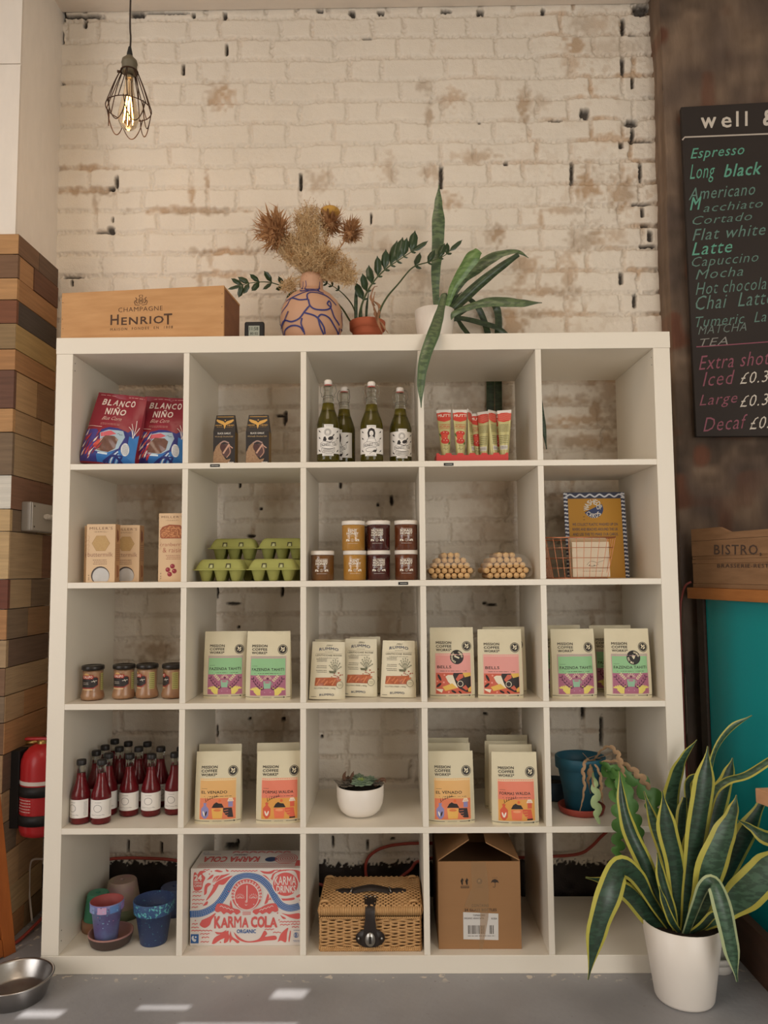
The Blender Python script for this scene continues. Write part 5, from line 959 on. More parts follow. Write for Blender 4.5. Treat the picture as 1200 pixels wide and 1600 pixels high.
# ---- swing-top oil bottles
GL = mat('clear_glass', '#f2f4ee', .03, trans=1, ior=1.3); OLV = mat('olive_oil', '#6b5f1c', .12, trans=.25, ior=1.3, spec=.6); OLN = mat('olive_oil_neck', '#8a7a20', .12, trans=.35, ior=1.3); WIRE = mat('steel_wire', '#8d8577', .35, .9); CER = mat('white_ceramic', '#e8dfd5', .35); RUB = mat('red_rubber', '#b55a50', .6); PAP = mat('white_label_paper', '#e6e1da', .6)
def oil_bottle(label, u, Y, kind, turn=0, h=None):
    h = h or .262; r = .0345; t = thing('oil_bottle', label, 'bottle', (bx(u, Y), Y, Z1), turn, 'swing-top bottles of olive oil'); k = h/.262
    P = lambda l: [(a_, b_*k) for a_, b_ in l]
    MB().lathe(P([(0, .003), (r-.006, .001), (r-.001, .006), (r, .012), (r, .118), (r-.001, .126), (r-.004, .138), (r-.008, .149), (.0225, .160), (.0195, .170), (.0172, .186), (.0152, .205), (.0158, .206), (.0150, .209), (.0138, .211), (.0132, .225), (.0150, .232), (.0150, .238), (.0125, .240), (.0100, .240)]), GL, 32).build('glass', t)
    MB().lathe(P([(0, .005), (r-.003, .006), (r-.0018, .012), (r-.0018, .118), (r-.003, .126), (r-.0058, .138), (r-.0098, .149), (.0208, .1602), (0, .161)]), OLV, 28).build('oil', t)
    MB().lathe(P([(0, .1615), (.0203, .1615), (.0178, .171), (.0156, .186), (0, .1862)]), OLN, 24).build('oil', t)
    MB().lathe(P([(0, .2405), (.0118, .2405), (.0118, .2435), (0, .2435)]), RUB, 20).build('rubber_seal', t); MB().lathe(P([(0, .244), (.0115, .244), (.0125, .247), (.0122, .255), (.0095, .259), (0, .260)]), CER, 20).build('stopper', t)
    for s in (-1, 1): MB().tube(smooth([(s*.0105, 0, .251*k), (s*.020, -.002, .247*k), (s*.0235, -.004, .234*k), (s*.0240, -.003, .222*k), (s*.0195, -.001, .214*k), (s*.0205, 0, .207*k), (s*.0155, 0, .206*k)], 4), .0011, WIRE, 6).build('wire_bail', t)
    MB().tube([(.0155*math.cos(q), .0155*math.sin(q), .2075*k) for q in [2*PI*i/20 for i in range(20)]], .001, WIRE, 6, closed=True).build('neck_wire', t)
    a = Art(.004); zl, zh = .020*k, .112*k; hh = zh-zl; L = .047; I = '#2c2624'; Y_ = lambda q: zh-hh*q
    a.poly([(-L, Y_(.06)), (-.014, Y_(.06)), (-.014, Y_(-.04)), (.014, Y_(-.04)), (.014, Y_(.06)), (L, Y_(.06)), (L, Y_(.92)), (.015, Y_(.92)), (.015, Y_(1)), (-.02, Y_(1)), (-.02, Y_(.92)), (-L, Y_(.92))], PAP)
    a.lines(-.011, Y_(.02), .011, Y_(-.01), 1, I, 2); a.lines(-.014, Y_(.985), .011, Y_(.955), 1, I, 3)
    a.curve([(-.026, Y_(.58)), (-.012, Y_(.52)), (.012, Y_(.55)), (.027, Y_(.47))], .0008, I); a.curve([(-.026, Y_(.70)), (-.012, Y_(.65)), (.012, Y_(.68)), (.027, Y_(.60))], .0008, I); a.line([(-.026, Y_(.58)), (-.026, Y_(.70))], .0008, I); a.line([(.027, Y_(.47)), (.027, Y_(.60))], .0008, I)
    a.text('HONEST TOIL', -.024, Y_(.665), .025, Y_(.565), I, .0, 0, 1, lambda x, y: (x, y+.0018*math.sin(x*110)))
    if kind == 'w':   # woman with long dark hair
        a.poly([(-.009, Y_(.40)), (-.012, Y_(.22)), (-.008, Y_(.10)), (0, Y_(.055)), (.009, Y_(.10)), (.012, Y_(.22)), (.010, Y_(.40)), (.004, Y_(.34)), (-.004, Y_(.34))], I); a.ell(0, Y_(.24), .0062, .0085, '#e6e1da', 14)
        a.ell(-.0022, Y_(.225), .0008, .0005, I, 6); a.ell(.0022, Y_(.225), .0008, .0005, I, 6); a.line([(-.0022, Y_(.285)), (.0022, Y_(.285))], .0009, I); a.curve([(-.014, Y_(.52)), (-.010, Y_(.42)), (0, Y_(.395)), (.010, Y_(.42)), (.014, Y_(.52))], .001, I)
        a.curve([(-.006, Y_(.72)), (-.017, Y_(.76)), (-.013, Y_(.85)), (.004, Y_(.84)), (-.006, Y_(.92))], .001, I); a.curve([(-.006, Y_(.72)), (.012, Y_(.72)), (.016, Y_(.78)), (.006, Y_(.80))], .001, I); a.poly([(.004, Y_(.82)), (.017, Y_(.78)), (.013, Y_(.88)), (.004, Y_(.86))], I)
    else:             # woman in a headscarf with a jug above a basket
        a.ring(-.003, Y_(.22), .0105, .0010, I, 18); a.ring(-.003, Y_(.22), .0075, .0013, I, 18); a.ell(-.003, Y_(.225), .0056, .0068, '#e6e1da', 14); a.ell(-.005, Y_(.22), .0007, .0005, I, 6); a.ell(-.001, Y_(.22), .0007, .0005, I, 6); a.line([(-.0045, Y_(.275)), (-.0015, Y_(.275))], .0009, I)
        a.poly([(-.018, Y_(.50)), (-.015, Y_(.38)), (-.010, Y_(.36)), (-.006, Y_(.46)), (-.009, Y_(.52))], I); a.ell(.006, Y_(.42), .0085, .0055, I, 14, .4); a.line([(.010, Y_(.38)), (.017, Y_(.28))], .003, I); a.curve([(-.010, Y_(.52)), (.004, Y_(.55)), (.016, Y_(.42))], .001, I)
        a.curve([(-.022, Y_(.73)), (-.019, Y_(.88)), (0, Y_(.93)), (.016, Y_(.88)), (.019, Y_(.73))], .001, I); a.curve([(-.022, Y_(.73)), (0, Y_(.77)), (.019, Y_(.73))], .0016, I)
        for i in range(8): a.line([(-.018+.0045*i, Y_(.78)), (-.012+.0045*i*.75, Y_(.90))], .0006, I); a.line([(-.014+.0045*i*.9, Y_(.78)), (-.018+.0045*i*.9, Y_(.88))], .0006, I)
    for s in (-1, 1):
        for q in (.18, .40, .82): a.ell(s*.030, Y_(q), .004, .002, I, 8, s*.6); a.curve([(s*.024, Y_(q+.05)), (s*.028, Y_(q)), (s*.034, Y_(q-.05))], .0007, I)
    a.build('label', t, lambda u_, v_, o: ((r+o)*math.sin(u_/r), -(r+o)*math.cos(u_/r), v_), .0006, .00015, label='white paper label with a black line drawing'); return t
oil_bottle('olive oil bottle with jug drawing, frontmost at the left of the four', 513, .045, 'j', .12)
oil_bottle('olive oil bottle half hidden behind the leftmost one', 538, .135, 'w', -.55)
oil_bottle('olive oil bottle labelled with a long-haired woman, standing alone third from left', 581, .055, 'w', 0, .258)
oil_bottle('olive oil bottle with jug drawing at the right end by the divider', 626, .10, 'j', .2, .25)
# ---- tomato tubes in a red tray
TRED = mat('tray_red', '#c23a34', .5); tx0, tx1 = bx(682, .05), bx(794, .05); tw = tx1-tx0
tr = thing('display_tray', 'low red cardboard display tray holding the tomato paste tubes', 'tray', (tx0, .045, Z1)); ht = .030
for (y, n_) in ((0, 'front_panel'), (.105, 'back_panel')):
    pts = [(0, 0), (tw, 0), (tw, ht)]; 
    for i in range(5, -1, -1):
        c = tw*(i+.5)/6; pts += [(c+.011, ht), (c+.007, ht-.006), (c-.007, ht-.006), (c-.011, ht)]
    pts += [(0, ht)]; MB().prism(pts, y, y+.0015, TRED).build(n_, tr)
MB().box(0, .0015, 0, tw, .105, .0015, TRED).build('base', tr); MB().box(0, .0015, .0015, .0015, .105, ht, TRED).build('side_panel', tr); MB().box(tw-.0015, .0015, .0015, tw, .105, ht, TRED).build('side_panel', tr)
TUB = mat('pale_green_tube', '#c2ba82', .35, .2, nz=.15, ns=12); TWH = mat('tube_white', '#dcd6cc', .4)
def tube_(label, u, Y, yaw, tilt, back=False, h=.160):
    t = thing('tomato_paste_tube', label, 'tube', (bx(u, Y), Y, Z1+.0018), yaw, 'tomato paste tubes', 0, tilt); w = .044; r = .0125
    W_ = lambda q: (r+(w/2-r)*max(0, q)**.8); D_ = lambda q: r*max(0, 1-q)**.75+.0008
    z0 = .026; hh = h-z0
    def sf(a_, b_): an = 2*PI*a_; q = b_; return (W_(q)*math.cos(an), D_(q)*math.sin(an)*1.0, z0+hh*q)
    MB().grid(sf, 24, 16, TUB, True, True).build('body', t); MB().box(-w/2-.0005, -.0014, h-.002, w/2+.0005, .0014, h+.008, TWH).build('crimp', t)
    MB().lathe([(0, 0), (.0105, 0), (.0115, .002), (.0120, .020), (.0125, .0255), (0, .0258)], TWH, 20).build('cap', t)
    def fr(x, v, o):
        q = (v-z0)/hh; Wq, Dq = W_(q), D_(q); s = max(-.999, min(.999, x/(w/2)))*PI*.47; y = -(Dq+o)*math.cos(s); return (Wq*math.sin(s), y if not back else y, v)
    a = Art(.004); X = lambda q: (q-.5)*w; Y_ = lambda q: z0+hh*(1-q)
    a.poly([(X(0), Y_(0)), (X(1), Y_(0)), (X(1), Y_(.17)), (X(.78), Y_(.20)), (X(.5), Y_(.225)), (X(.22), Y_(.20)), (X(0), Y_(.17))], '#c9402f')
    if not back:
        a.text('MUTTI', X(.16), Y_(.11), X(.90), Y_(.045), '#ecdcca', .03)
        a.text('TOMATO', X(.2), Y_(.31), X(.85), Y_(.28), '#c9583f', .02); a.text('PUREE', X(.2), Y_(.36), X(.85), Y_(.325), '#c9583f', .02); a.text('DOUBLE', X(.22), Y_(.395), X(.82), Y_(.372), '#c9583f', .01)
        a.ell(X(.5), Y_(.50), w*.30, hh*.06, '#c23a2c', 16); a.ell(X(.46), Y_(.58), w*.22, hh*.07, '#cf4a36', 16); a.ell(X(.5), Y_(.68), w*.30, hh*.065, '#c23a2c', 16); a.ell(X(.18), Y_(.53), w*.06, hh*.05, '#3f6a34', 10, .5); a.ell(X(.80), Y_(.73), w*.06, hh*.04, '#3f6a34', 10, -.6); a.ell(X(.8), Y_(.60), w*.06, hh*.03, '#c8b478', 10)
        for q in ((.44, .47), (.62, .48), (.42, .66), (.60, .67), (.52, .62)): a.ell(X(q[0]), Y_(q[1]), w*.028, w*.028, '#f0d8cc', 8)
        a.lines(X(.35), Y_(.80), X(.65), Y_(.775), 1, '#4a4636', 2); a.curve([(X(.3), Y_(.87)), (X(.42), Y_(.84)), (X(.5), Y_(.88)), (X(.7), Y_(.84))], .0009, '#4a4636')
    else:
        for i in range(7): a.curve([(X(.1), Y_(.03+.024*i)), (X(.4), Y_(.04+.024*i)), (X(.7), Y_(.025+.024*i)), (X(.95), Y_(.035+.024*i))], .0008, '#e2917e')
        a.lines(X(.15), Y_(.46), X(.85), Y_(.27), 7, '#5a563c', 5); a.lines(X(.15), Y_(.74), X(.85), Y_(.52), 5, '#5a563c', 6); a.rect(X(.2), Y_(.88), X(.82), Y_(.78), '#dcd6cc')
        for i in range(11): a.rect(X(.24+.05*i), Y_(.865), X(.24+.05*i+(.012, .026, .018)[i % 3]), Y_(.795), '#3a352c')
    a.build('print', t, fr, .0007, .00014, label='red band and tomato picture' if not back else 'red band, small print and bar code'); return t
tube_('tomato paste tube, leftmost of the front pair facing forward', 697, .075, 0, R(-2))
tube_('tomato paste tube facing forward, second from left', 719.5, .078, 0, 0)
tube_('tomato paste tube turned edge-on in the middle of the tray', 735, .100, R(68), 0, True, .163)
tube_('tomato paste tube mostly hidden just right of the edge-on one', 745, .128, R(10), 0, False, .158)
tube_('tomato paste tube with its crimp slanting, fifth from the left', 757, .108, R(-35), 0, True, .160)
tube_('tomato paste tube turned half sideways, third from the right', 771, .090, R(48), 0, True, .159)
tube_('tomato paste tube showing a sliver of tomato, second from right', 775, .128, R(20), 0, False, .152)
tube_('tomato paste tube showing its bar code, at the right end of the tray', 788, .082, R(-22), R(1), True, .158)
VROW = 905
# ---- cracker cartons
CRK = mat('cream_carton', '#d9b993', .55, nz=.12, ns=8, bump=.0002, bs=60); CRS = mat('carton_side_tan', '#b98f67', .6)
def cracker(label, loc, w, h, d, kind, rz=0, cat='carton'):
    t = thing('cracker_box', label, cat, loc, rz, 'cracker boxes' if kind == 'm' else None); MB().box(0, 0, 0, w, d, h, CRK, .0008).build('carton', t)
    a = Art(.02); X = lambda q: q*w; Y_ = lambda q: (1-q)*h; I = '#6f4a3c'
    a.text("MILLER'S", X(.10), Y_(.095 if kind == 'm' else .07), X(.90), Y_(.05 if kind == 'm' else .04), I, -.005, 0, 1.15); a.text('\u2022DAMSEL\u2022' if kind == 'm' else '\u2022TOAST\u2022', X(.26), Y_(.145 if kind == 'm' else .115), X(.74), Y_(.12 if kind == 'm' else .098), I, -.01, 0, 1.3)
    if kind == 'm':
        hx = [(X(.5)+w*.31*math.cos(PI*i/3), Y_(.33)+w*.30*math.sin(PI*i/3)) for i in range(6)]; a.poly(hx, mat('ink_cracker', '#c2a06c', .6, nz=.4, ns=180, col2='#a88350')); a.line(hx+[hx[0]], .0008, '#a07a50')
        a.text('buttermilk', X(.05), Y_(.56), X(.92), Y_(.485), '#8a5a4c', -.012); a.lines(X(.22), Y_(.70), X(.72), Y_(.60), 3, '#8a6450', 3)
        a.ell(X(.50), Y_(.885), w*.32, w*.32, '#4a403c', 26); a.ell(X(.52), Y_(.895), w*.29, w*.29, mat('ink_marble', '#c3c0bc', .2, nz=.3, ns=40), 26); a.rect(X(.12), Y_(1.0)+.0002, X(.9), Y_(.985), CRK)
    else:
        a.poly([(X(.06), Y_(.35)), (X(.05), Y_(.25)), (X(.14), Y_(.20)), (X(.40), Y_(.165)), (X(.80), Y_(.175)), (X(.90), Y_(.22)), (X(.94), Y_(.34)), (X(.88), Y_(.37)), (X(.12), Y_(.37))], '#9a5235')
        a.poly([(X(.10), Y_(.34)), (X(.10), Y_(.26)), (X(.18), Y_(.215)), (X(.42), Y_(.185)), (X(.76), Y_(.195)), (X(.86), Y_(.235)), (X(.89), Y_(.33)), (X(.84), Y_(.355)), (X(.16), Y_(.355))], mat('ink_toast', '#c88a5c', .6, nz=.8, ns=220, col2='#8a4a2c', sharp=1))
        a.text('cranberry', X(.05), Y_(.50), X(.92), Y_(.43), '#a04c3c', -.012); a.text('& raisin', X(.16), Y_(.575), X(.88), Y_(.505), '#a04c3c', -.012); a.lines(X(.26), Y_(.68), X(.82), Y_(.605), 3, '#a0604c', 3)
        for q in ((.53, .775), (.36, .825), (.60, .845), (.43, .89)): a.ell(X(q[0]), Y_(q[1]), w*.088, w*.088, '#8f2a34', 18); a.ell(X(q[0]-.03), Y_(q[1]-.008), w*.02, w*.02, '#d0808a', 8)
    for i, q in enumerate((.88, .92, .95)): a.ring(X(.10), Y_(q), w*.022, w*.008, '#5a463c', 8)
    rn = random.Random(2)
    for i in range(5): a.curve([(X(.0+.02), Y_(.20+.08*i)), (X(.10), Y_(.22+.07*i)), (X(.05), Y_(.30+.06*i))], .0006, '#b98a68')
    a.build('print', t, lambda x, y, o: (x, -o, y), .0004, .00004, label='brown lettering and picture')
    b = Art(.02); b.rect(0.001, .001, d-.001, h-.001, CRS); b.poly([(d*.3, h*.92), (d*.62, h*.88), (d*.75, h*.74), (d*.45, h*.68), (d*.25, h*.76)], '#7e4a34'); b.lines(d*.2, h*.36, d*.9, h*.66, 9, '#7a5340', 5); b.poly([(d*.3, h*.30), (d*.75, h*.28), (d*.85, h*.10), (d*.4, h*.07)], '#9a6440')
    b.build('side_print', t, lambda x, y, o: (w+o, x, y), .0004, .00004); return t
bw_ = px2m(135, 180, .03); h_ = hz(819, .03, Z2, 150)
cracker('buttermilk cracker box standing frontmost at the left of the cube', (bx(134, .03), .03, Z2), bw_, h_, .040, 'm')
cracker('buttermilk cracker box showing only its left edge behind the front one', (bx(130.5, .075), .075, Z2), bw_, h_-.002, .040, 'm')
cracker('buttermilk cracker box half covered by the front one, to its right', (bx(175, .09), .09, Z2), px2m(175, 215, .09)+.004, h_, .042, 'm', 0)
w3 = px2m(247.5, 288, .05); t3 = cracker('tall cranberry and raisin toast box against the divider', (bx(247, .05), .05, Z2), min(w3+.004, cx0(1)+CW-.001-bx(247, .05)), hz(802, .05, Z2, 260), .05, 'c')
# ---- egg cartons
EGG = mat('green_pulp', '#a5a65e', .85, nz=.25, ns=60, bump=.0008, bs=140, col2='#93934c')
def egg_carton(label, x, y, z, w=.152, d=.104, rz=0):
    t = thing('egg_carton', label, 'egg carton', (x, y, z), rz, 'green egg cartons'); mb = MB(); zb, zl, zt = .0, .034, .067
    for i in range(3):
        for j in range(2):
            cx_, cy_ = w*(.2+.3*i), d*(.28+.44*j); mb.lathe([(0, .0), (.010, .0), (.013, .003), (.021, .032), (.0245, .034), (0, .0345)], EGG, 16, (cx_, cy_, 0))
    mb.build('cup_base', t)
    def ring_(z_, i_, n=6):
        P = []; x0, x1, y0, y1 = i_, w-i_, i_, d-i_; r = .012
        for (cx_, cy_, a0) in ((x1-r, y1-r, 0), (x0+r, y1-r, 90), (x0+r, y0+r, 180), (x1-r, y0+r, 270)):
            for k in range(n+1): an = R(a0+90*k/n); P.append((cx_+r*math.cos(an), cy_+r*math.sin(an), z_))
        return P
    L = [ring_(.0335, -.003), ring_(.036, -.003), ring_(.0365, .003), ring_(.044, .005), ring_(.058, .012), ring_(.064, .016), ring_(.067, .022)]; n_ = len(L[0]); mb = MB()
    mb.add([q for l in L for q in l], [(k*n_+i, k*n_+(i+1) % n_, (k+1)*n_+(i+1) % n_, (k+1)*n_+i) for k in range(len(L)-1) for i in range(n_)]+[list(range((len(L)-1)*n_, len(L)*n_))], EGG, True); mb.build('lid', t)
    for fx in (.34, .68):
        c = w*fx; a = Art(); a.poly([(c-.008, .041), (c+.008, .041), (c+.007, .054), (c-.007, .054)], '#4d4a2c'); a.poly([(c-.005, .041), (c+.005, .041), (c+.004, .050), (c-.003, .050)], '#b9bb88'); a.build('latch', t, lambda x_, v_, o: (x_, .0045+(v_-.044)*.5-o, v_), .0012, .0004)
    return t
ex0 = bx(301, .05)
ecs = [(ex0+.004, .045, Z2, 'green egg carton at the front left'), (bx(384.5, .05)+.002, .048, Z2, 'green egg carton at the front right against the divider')]
eg0 = egg_carton('green pulp egg carton at the front left of the four', *ecs[0][:3], rz=0)
copy_tree(eg0, None, ecs[1][:3], .0, 'green pulp egg carton at the front right, against the divider')
for (u, Y, z, lb) in ((325, .165, Z2, 'green pulp egg carton hidden under the rear left one'), (408, .165, Z2, 'green pulp egg carton hidden under the rear right one'), (325, .165, Z2+.068, 'green pulp egg carton at the rear left, raised behind the front ones'), (408, .165, Z2+.068, 'green pulp egg carton at the rear right, raised behind the front ones')):
    copy_tree(eg0, None, (min(bx(u, Y), cx0(2)+CW-.158), Y, z), .0, lb)
# ---- honey jars
def honey(label, u, Y, z, col, lines, turn=0, r=.0345, h=.0895):
    t = thing('honey_jar', label, 'jar', (bx(u, Y), Y, z), turn, 'honey jars'); hm = mat('honey_'+col.strip('#'), col, .12, coat=.6, spec=.6, nz=.12, ns=8, thr=.6)
    MB().lathe([(0, 0), (r-.004, 0), (r-.001, .003), (r-.001, h-.016), (r-.002, h-.013), (0, h-.013)], hm, 32).build('honey', t)
    MB().lathe([(0, .0), (r-.003, -.0), (r, .003), (r, h-.017), (r+.001, h-.0155), (r-.001, h-.013), (r-.003, h-.012)], mat('jar_glass', '#ffffff', .03, trans=1, ior=1.12), 32).build('glass', t)
    MB().lathe([(0, h-.0125), (r+.0005, h-.0125), (r+.001, h-.011), (r+.001, h-.002), (r-.001, h), (r-.004, h+.0002), (0, h-.0006)], mat('cream_lid', '#e4dbd0', .35), 32).build('lid', t)
    a = Art(.02); C_ = '#efe4d2'; n = len(lines); z0 = h*.60; 
    a.lines(-.018, h*.71, .018, h*.735, 1, C_, 2)
    lh = .24*h/n if n > 2 else .095*h
    for i, s in enumerate(lines): a.text(s, -.0185 if len(s) > 4 else -.013, h*.70-lh*(i+1)+.0008, .0185 if len(s) > 4 else .013, h*.70-lh*i, C_, .03)
    zb = h*.70-lh*n; a.line([(-.017, zb-.003), (.017, zb-.003)], .0006, C_); a.ring(0, h*.34, .0045, .0007, C_, 14); a.line([(0, h*.31), (0, h*.37)], .0009, C_)
    for s in (-1, 1):
        for k in (0, 1): a.ell(s*(.011+.006*k), h*(.335+.02*k), .0036, .0018, C_, 8, s*(.8-k)); a.ell(s*(.012+.006*k), h*(.32-.0*k), .003, .0013, C_, 8, -s*.5)
    a.lines(-.017, h*.22, .017, h*.245, 1, C_, 5); a.build('lettering', t, lambda u_, v_, o: ((r+o)*math.sin(u_/r), -(r+o)*math.cos(u_/r), v_), .0008, .00005, label='cream printed lettering'); return t
K_, W__, B__, O__ = '#c08a3a', '#4f1f1c', '#6e371a', '#7a4e22'; HY = .055; H2 = Z2+.0896
honey('brown honey jar standing apart at the left', 504, HY, Z2, O__, ('OXFORDSHIRE', 'HONEY'))
honey('golden KENT honey jar, lower of its stack', 554.5, HY, Z2, K_, ('KENT', 'HONEY'), .05)
honey('golden KENT honey jar, upper of its stack', 552.5, HY, H2, K_, ('KENT', 'HONEY'), -.03)
honey('dark red WILTSHIRE honey jar, lower of the middle stack', 592, HY, Z2, W__, ('WILTSHIRE', 'WILDFLOWER', 'HONEY'), .03)
honey('dark red WILTSHIRE honey jar, upper of the middle stack', 592, HY, H2, W__, ('WILTSHIRE', 'WILDFLOWER', 'HONEY'), -.12)
honey('amber brown BORAGE honey jar, lower of the right stack', 635, HY, Z2, B__, ('BORAGE', 'HONEY'))
honey('amber brown BORAGE honey jar, upper of the right stack', 635, HY, H2, B__, ('BORAGE', 'HONEY'), .02)
honey('dark jar lower of the pair hidden behind the golden KENT stack', 561, HY+.085, Z2, W__, ('WILTSHIRE', 'WILDFLOWER', 'HONEY'))
honey('dark jar upper of the pair peeping out behind the golden KENT stack', 561, HY+.085, H2, W__, ('WILTSHIRE', 'WILDFLOWER', 'HONEY'))
# ---- breadsticks in clear bags
BRD = mat('breadstick_crust', '#d8b07a', .8, nz=.5, ns=60, bump=.0008, bs=120, col2='#a8753e'); FILM = mat('clear_film', '#f4efe6', .1, alpha=.14, spec=1, coat=1, bump=.003, bs=35)
def crumb():
    m = mat('breadstick_end', '#e3c08c', .85, nz=.5, ns=160, bump=.0008, bs=200, col2='#c09560'); return m
stick0 = None
def sticks(u0, u1, lbl, sl, sd):
    global stick0
    Y = .05; x0, x1 = bx(u0, Y), bx(u1, Y); xc = (x0+x1)/2; W_ = x1-x0; r = .0092; rn = random.Random(sd)
    t = thing('breadstick_bag', lbl, 'bag of breadsticks', (xc, Y, Z2), 0, 'clear bags of breadsticks'); H_b = .078
    def hull(a_, b_):   # a around, b along the bag
        an = 2*PI*a_; k = 1 if .06 < b_ < .94 else .55; x = math.cos(an); y = math.sin(an); return (W_/2*abs(x)**.7*(1 if x > 0 else -1)*(1.0), -.008+.25*b_, max(.0006, H_b/2*(1+y*abs(y)**-.15 if abs(y) > 1e-3 else 1)*k+.0006+.0015*math.sin(a_*40+b_*9)))
    MB().grid(hull, 40, 14, FILM, True, True).build('wrapper', t)
    a = Art(.02); a.poly([(-.05, .10), (.03, .12), (.03, .17), (-.05, .15)], '#d8d2c8'); a.lines(-.045, .11, .025, .145, 5, '#6a635a', 3); a.build('paper_slip', t, lambda x, y, o: (x, y, H_b+.0015+o), .0002)
    rows = [6, 7, 6, 5, 3]; z = r+.0018; sb = sl
    for k, n in enumerate(rows):
        sl = sb.replace('breadstick in', 'breadstick in the '+('bottom', 'second lowest', 'middle', 'second highest', 'top')[k]+' layer of')
        for i in range(n):
            x = xc+(i-(n-1)/2)*(r*2.12)+rn.uniform(-.0008, .0008); y = Y+.003+rn.uniform(0, .010); zz_ = Z2+z+rn.uniform(-.0006, .0006)+.0006
            if stick0 is None:
                stick0 = thing('breadstick', sl, 'breadstick', (x, y, zz_), 0, 'breadsticks in clear bags')
                def sf(a_, b_):
                    an = 2*PI*a_; e = min(1, min(b_, 1-b_)*22); e = math.sqrt(max(0, 1-(1-e)**2)) if e < 1 else 1; rr_ = r*.97*(.03+.97*e)*(1+.03*math.sin(7*an+b_*20)); return (rr_*math.cos(an), .19*b_, rr_*math.sin(an))
                MB().grid(sf, 14, 30, BRD, True, True, fm=lambda i_, j_: None or (crumb() if j_ < 1 else BRD)).build('stick', stick0)
            else: copy_tree(stick0, None, (x, y, zz_), rn.uniform(-.01, .01), sl)
        z += r*1.66
sticks(667, 744, 'clear bag of breadsticks at the left of the cube', 'round end of a golden breadstick in the left clear bag', 1)
sticks(754, 832, 'clear bag of breadsticks against the right divider', 'round end of a golden breadstick in the right clear bag', 2)
# ---- yellow sign card and copper basket
p0 = Vector((bx(887, .22), .22, Z2)); sw_ = px2m(887, 984, .22); sh_ = hz(768, .24, Z2, 930)
sg = thing('display_card', 'mustard yellow sign card with navy and white wavy border leaning behind the copper basket', 'sign', p0, 0, None, R(-6)); sh_ *= 1.0
MB().box(0, 0, 0, sw_, .003, sh_, mat('navy_card', '#383c52', .55)).build('card', sg)
a = Art(.03); Cw = '#d5d6da'; NV = '#383c52'; X = lambda q: q*sw_; Y_ = lambda q: (1-q)*sh_
n_ = 22
for s in (0, 1):
    for i in range(n_):
        y = sh_*(i+.5)/n_; x0_ = 0 if s == 0 else sw_*.94; a.curve([(x0_, y), (x0_+sw_*.02, y+sh_*.009), (x0_+sw_*.04, y), (x0_+sw_*.06, y+sh_*.006)], sh_*.018, Cw, n=3)
a.curve([(X(.03+.08*i), Y_(.025 if i % 2 else .055)) for i in range(13)], sh_*.018, Cw); a.rect(X(.065), Y_(1), X(.935), Y_(.075), '#c08a24')
a.ell(X(.48), Y_(.195), sw_*.16, sw_*.155, '#35416b', 30); 
a.poly([(X(.32), Y_(.24)), (X(.33), Y_(.15)), (X(.40), Y_(.095)), (X(.52), Y_(.08)), (X(.60), Y_(.11)), (X(.635), Y_(.135))], '#c08a24')
def arc_text(s, cx_, cy_, r_, a0, da, hgt, c, flip=1):
    for i, ch in enumerate(s):
        an = a0-da*i*flip; V_, F_ = glyphs(ch, .03, 0, 1); ro = an-PI/2 if flip > 0 else an+PI/2; qx, qy = cx_+r_*math.cos(an), cy_+r_*math.sin(an); w_ = hgt*(.62 if ch not in 'MW' else .85)
        a.put([(qx+((x-.5)*w_)*math.cos(ro)-((y-.5)*hgt)*math.sin(ro), qy+((x-.5)*w_)*math.sin(ro)+((y-.5)*hgt)*math.cos(ro)) for x, y in V_], F_, c, True)
arc_text('WASHED', X(.48), Y_(.195), sw_*.115, PI*.98, .46, sh_*.062, '#dcd8cc'); arc_text('CARDS', X(.48), Y_(.195), sw_*.118, PI*1.22, .42, sh_*.052, '#dcd8cc', -1); a.text('UP', X(.53), Y_(.205), X(.62), Y_(.15), '#dcd8cc', .03)
for i, s in enumerate(('WE COLLECT PLASTIC WASHED UP ON', 'RIVERS AND BEACHES AROUND THE UK', 'AND USE THIS TO MAKE OUR CARDS.')): a.text(s, X(.12), Y_(.395+.058*i), X(.86), Y_(.362+.058*i), '#2f3350', .015)
a.lines(X(.30), Y_(.34), X(.33), Y_(.27), 2, '#7a5a20', 4)
a.build('print', sg, lambda x, y, o: (x, -o, y), .0004, .00004, label='navy hand lettering and round badge')
COP = mat('copper_wire', '#c98765', .35, .85); bY = .035
bk0 = Vector((bx(865, bY), bY, Z2)); bwB = px2m(865, 950, bY); bwT = px2m(852, 962, bY); bh = hz(841, bY, Z2, 905); bd = .17
bk = thing('wire_basket', 'rectangular copper wire basket of greeting cards in front of the yellow sign', 'basket', bk0)
ox0, ox1, oy0, oy1 = -px2m(852, 865, bY), px2m(865, 962, bY), -.010, bd+.03; cbx = (0, bwB, .004, bd)
def lerp(t, i): b_ = cbx[i]; T_ = (ox0, ox1, oy0, oy1)[i]; return b_+(T_-b_)*t
def rect_at(t): return [(lerp(t, 0), lerp(t, 2)), (lerp(t, 1), lerp(t, 2)), (lerp(t, 1), lerp(t, 3)), (lerp(t, 0), lerp(t, 3))]
for t_, r_ in ((1, .0022), (0, .0016), (.25, .0009), (.5, .0009), (.75, .0009)):
    MB().tube([(x, y, .002+bh*t_) for x, y in rect_at(t_)], r_, COP, 6, closed=True).build('rim' if t_ == 1 else 'hoop', bk)
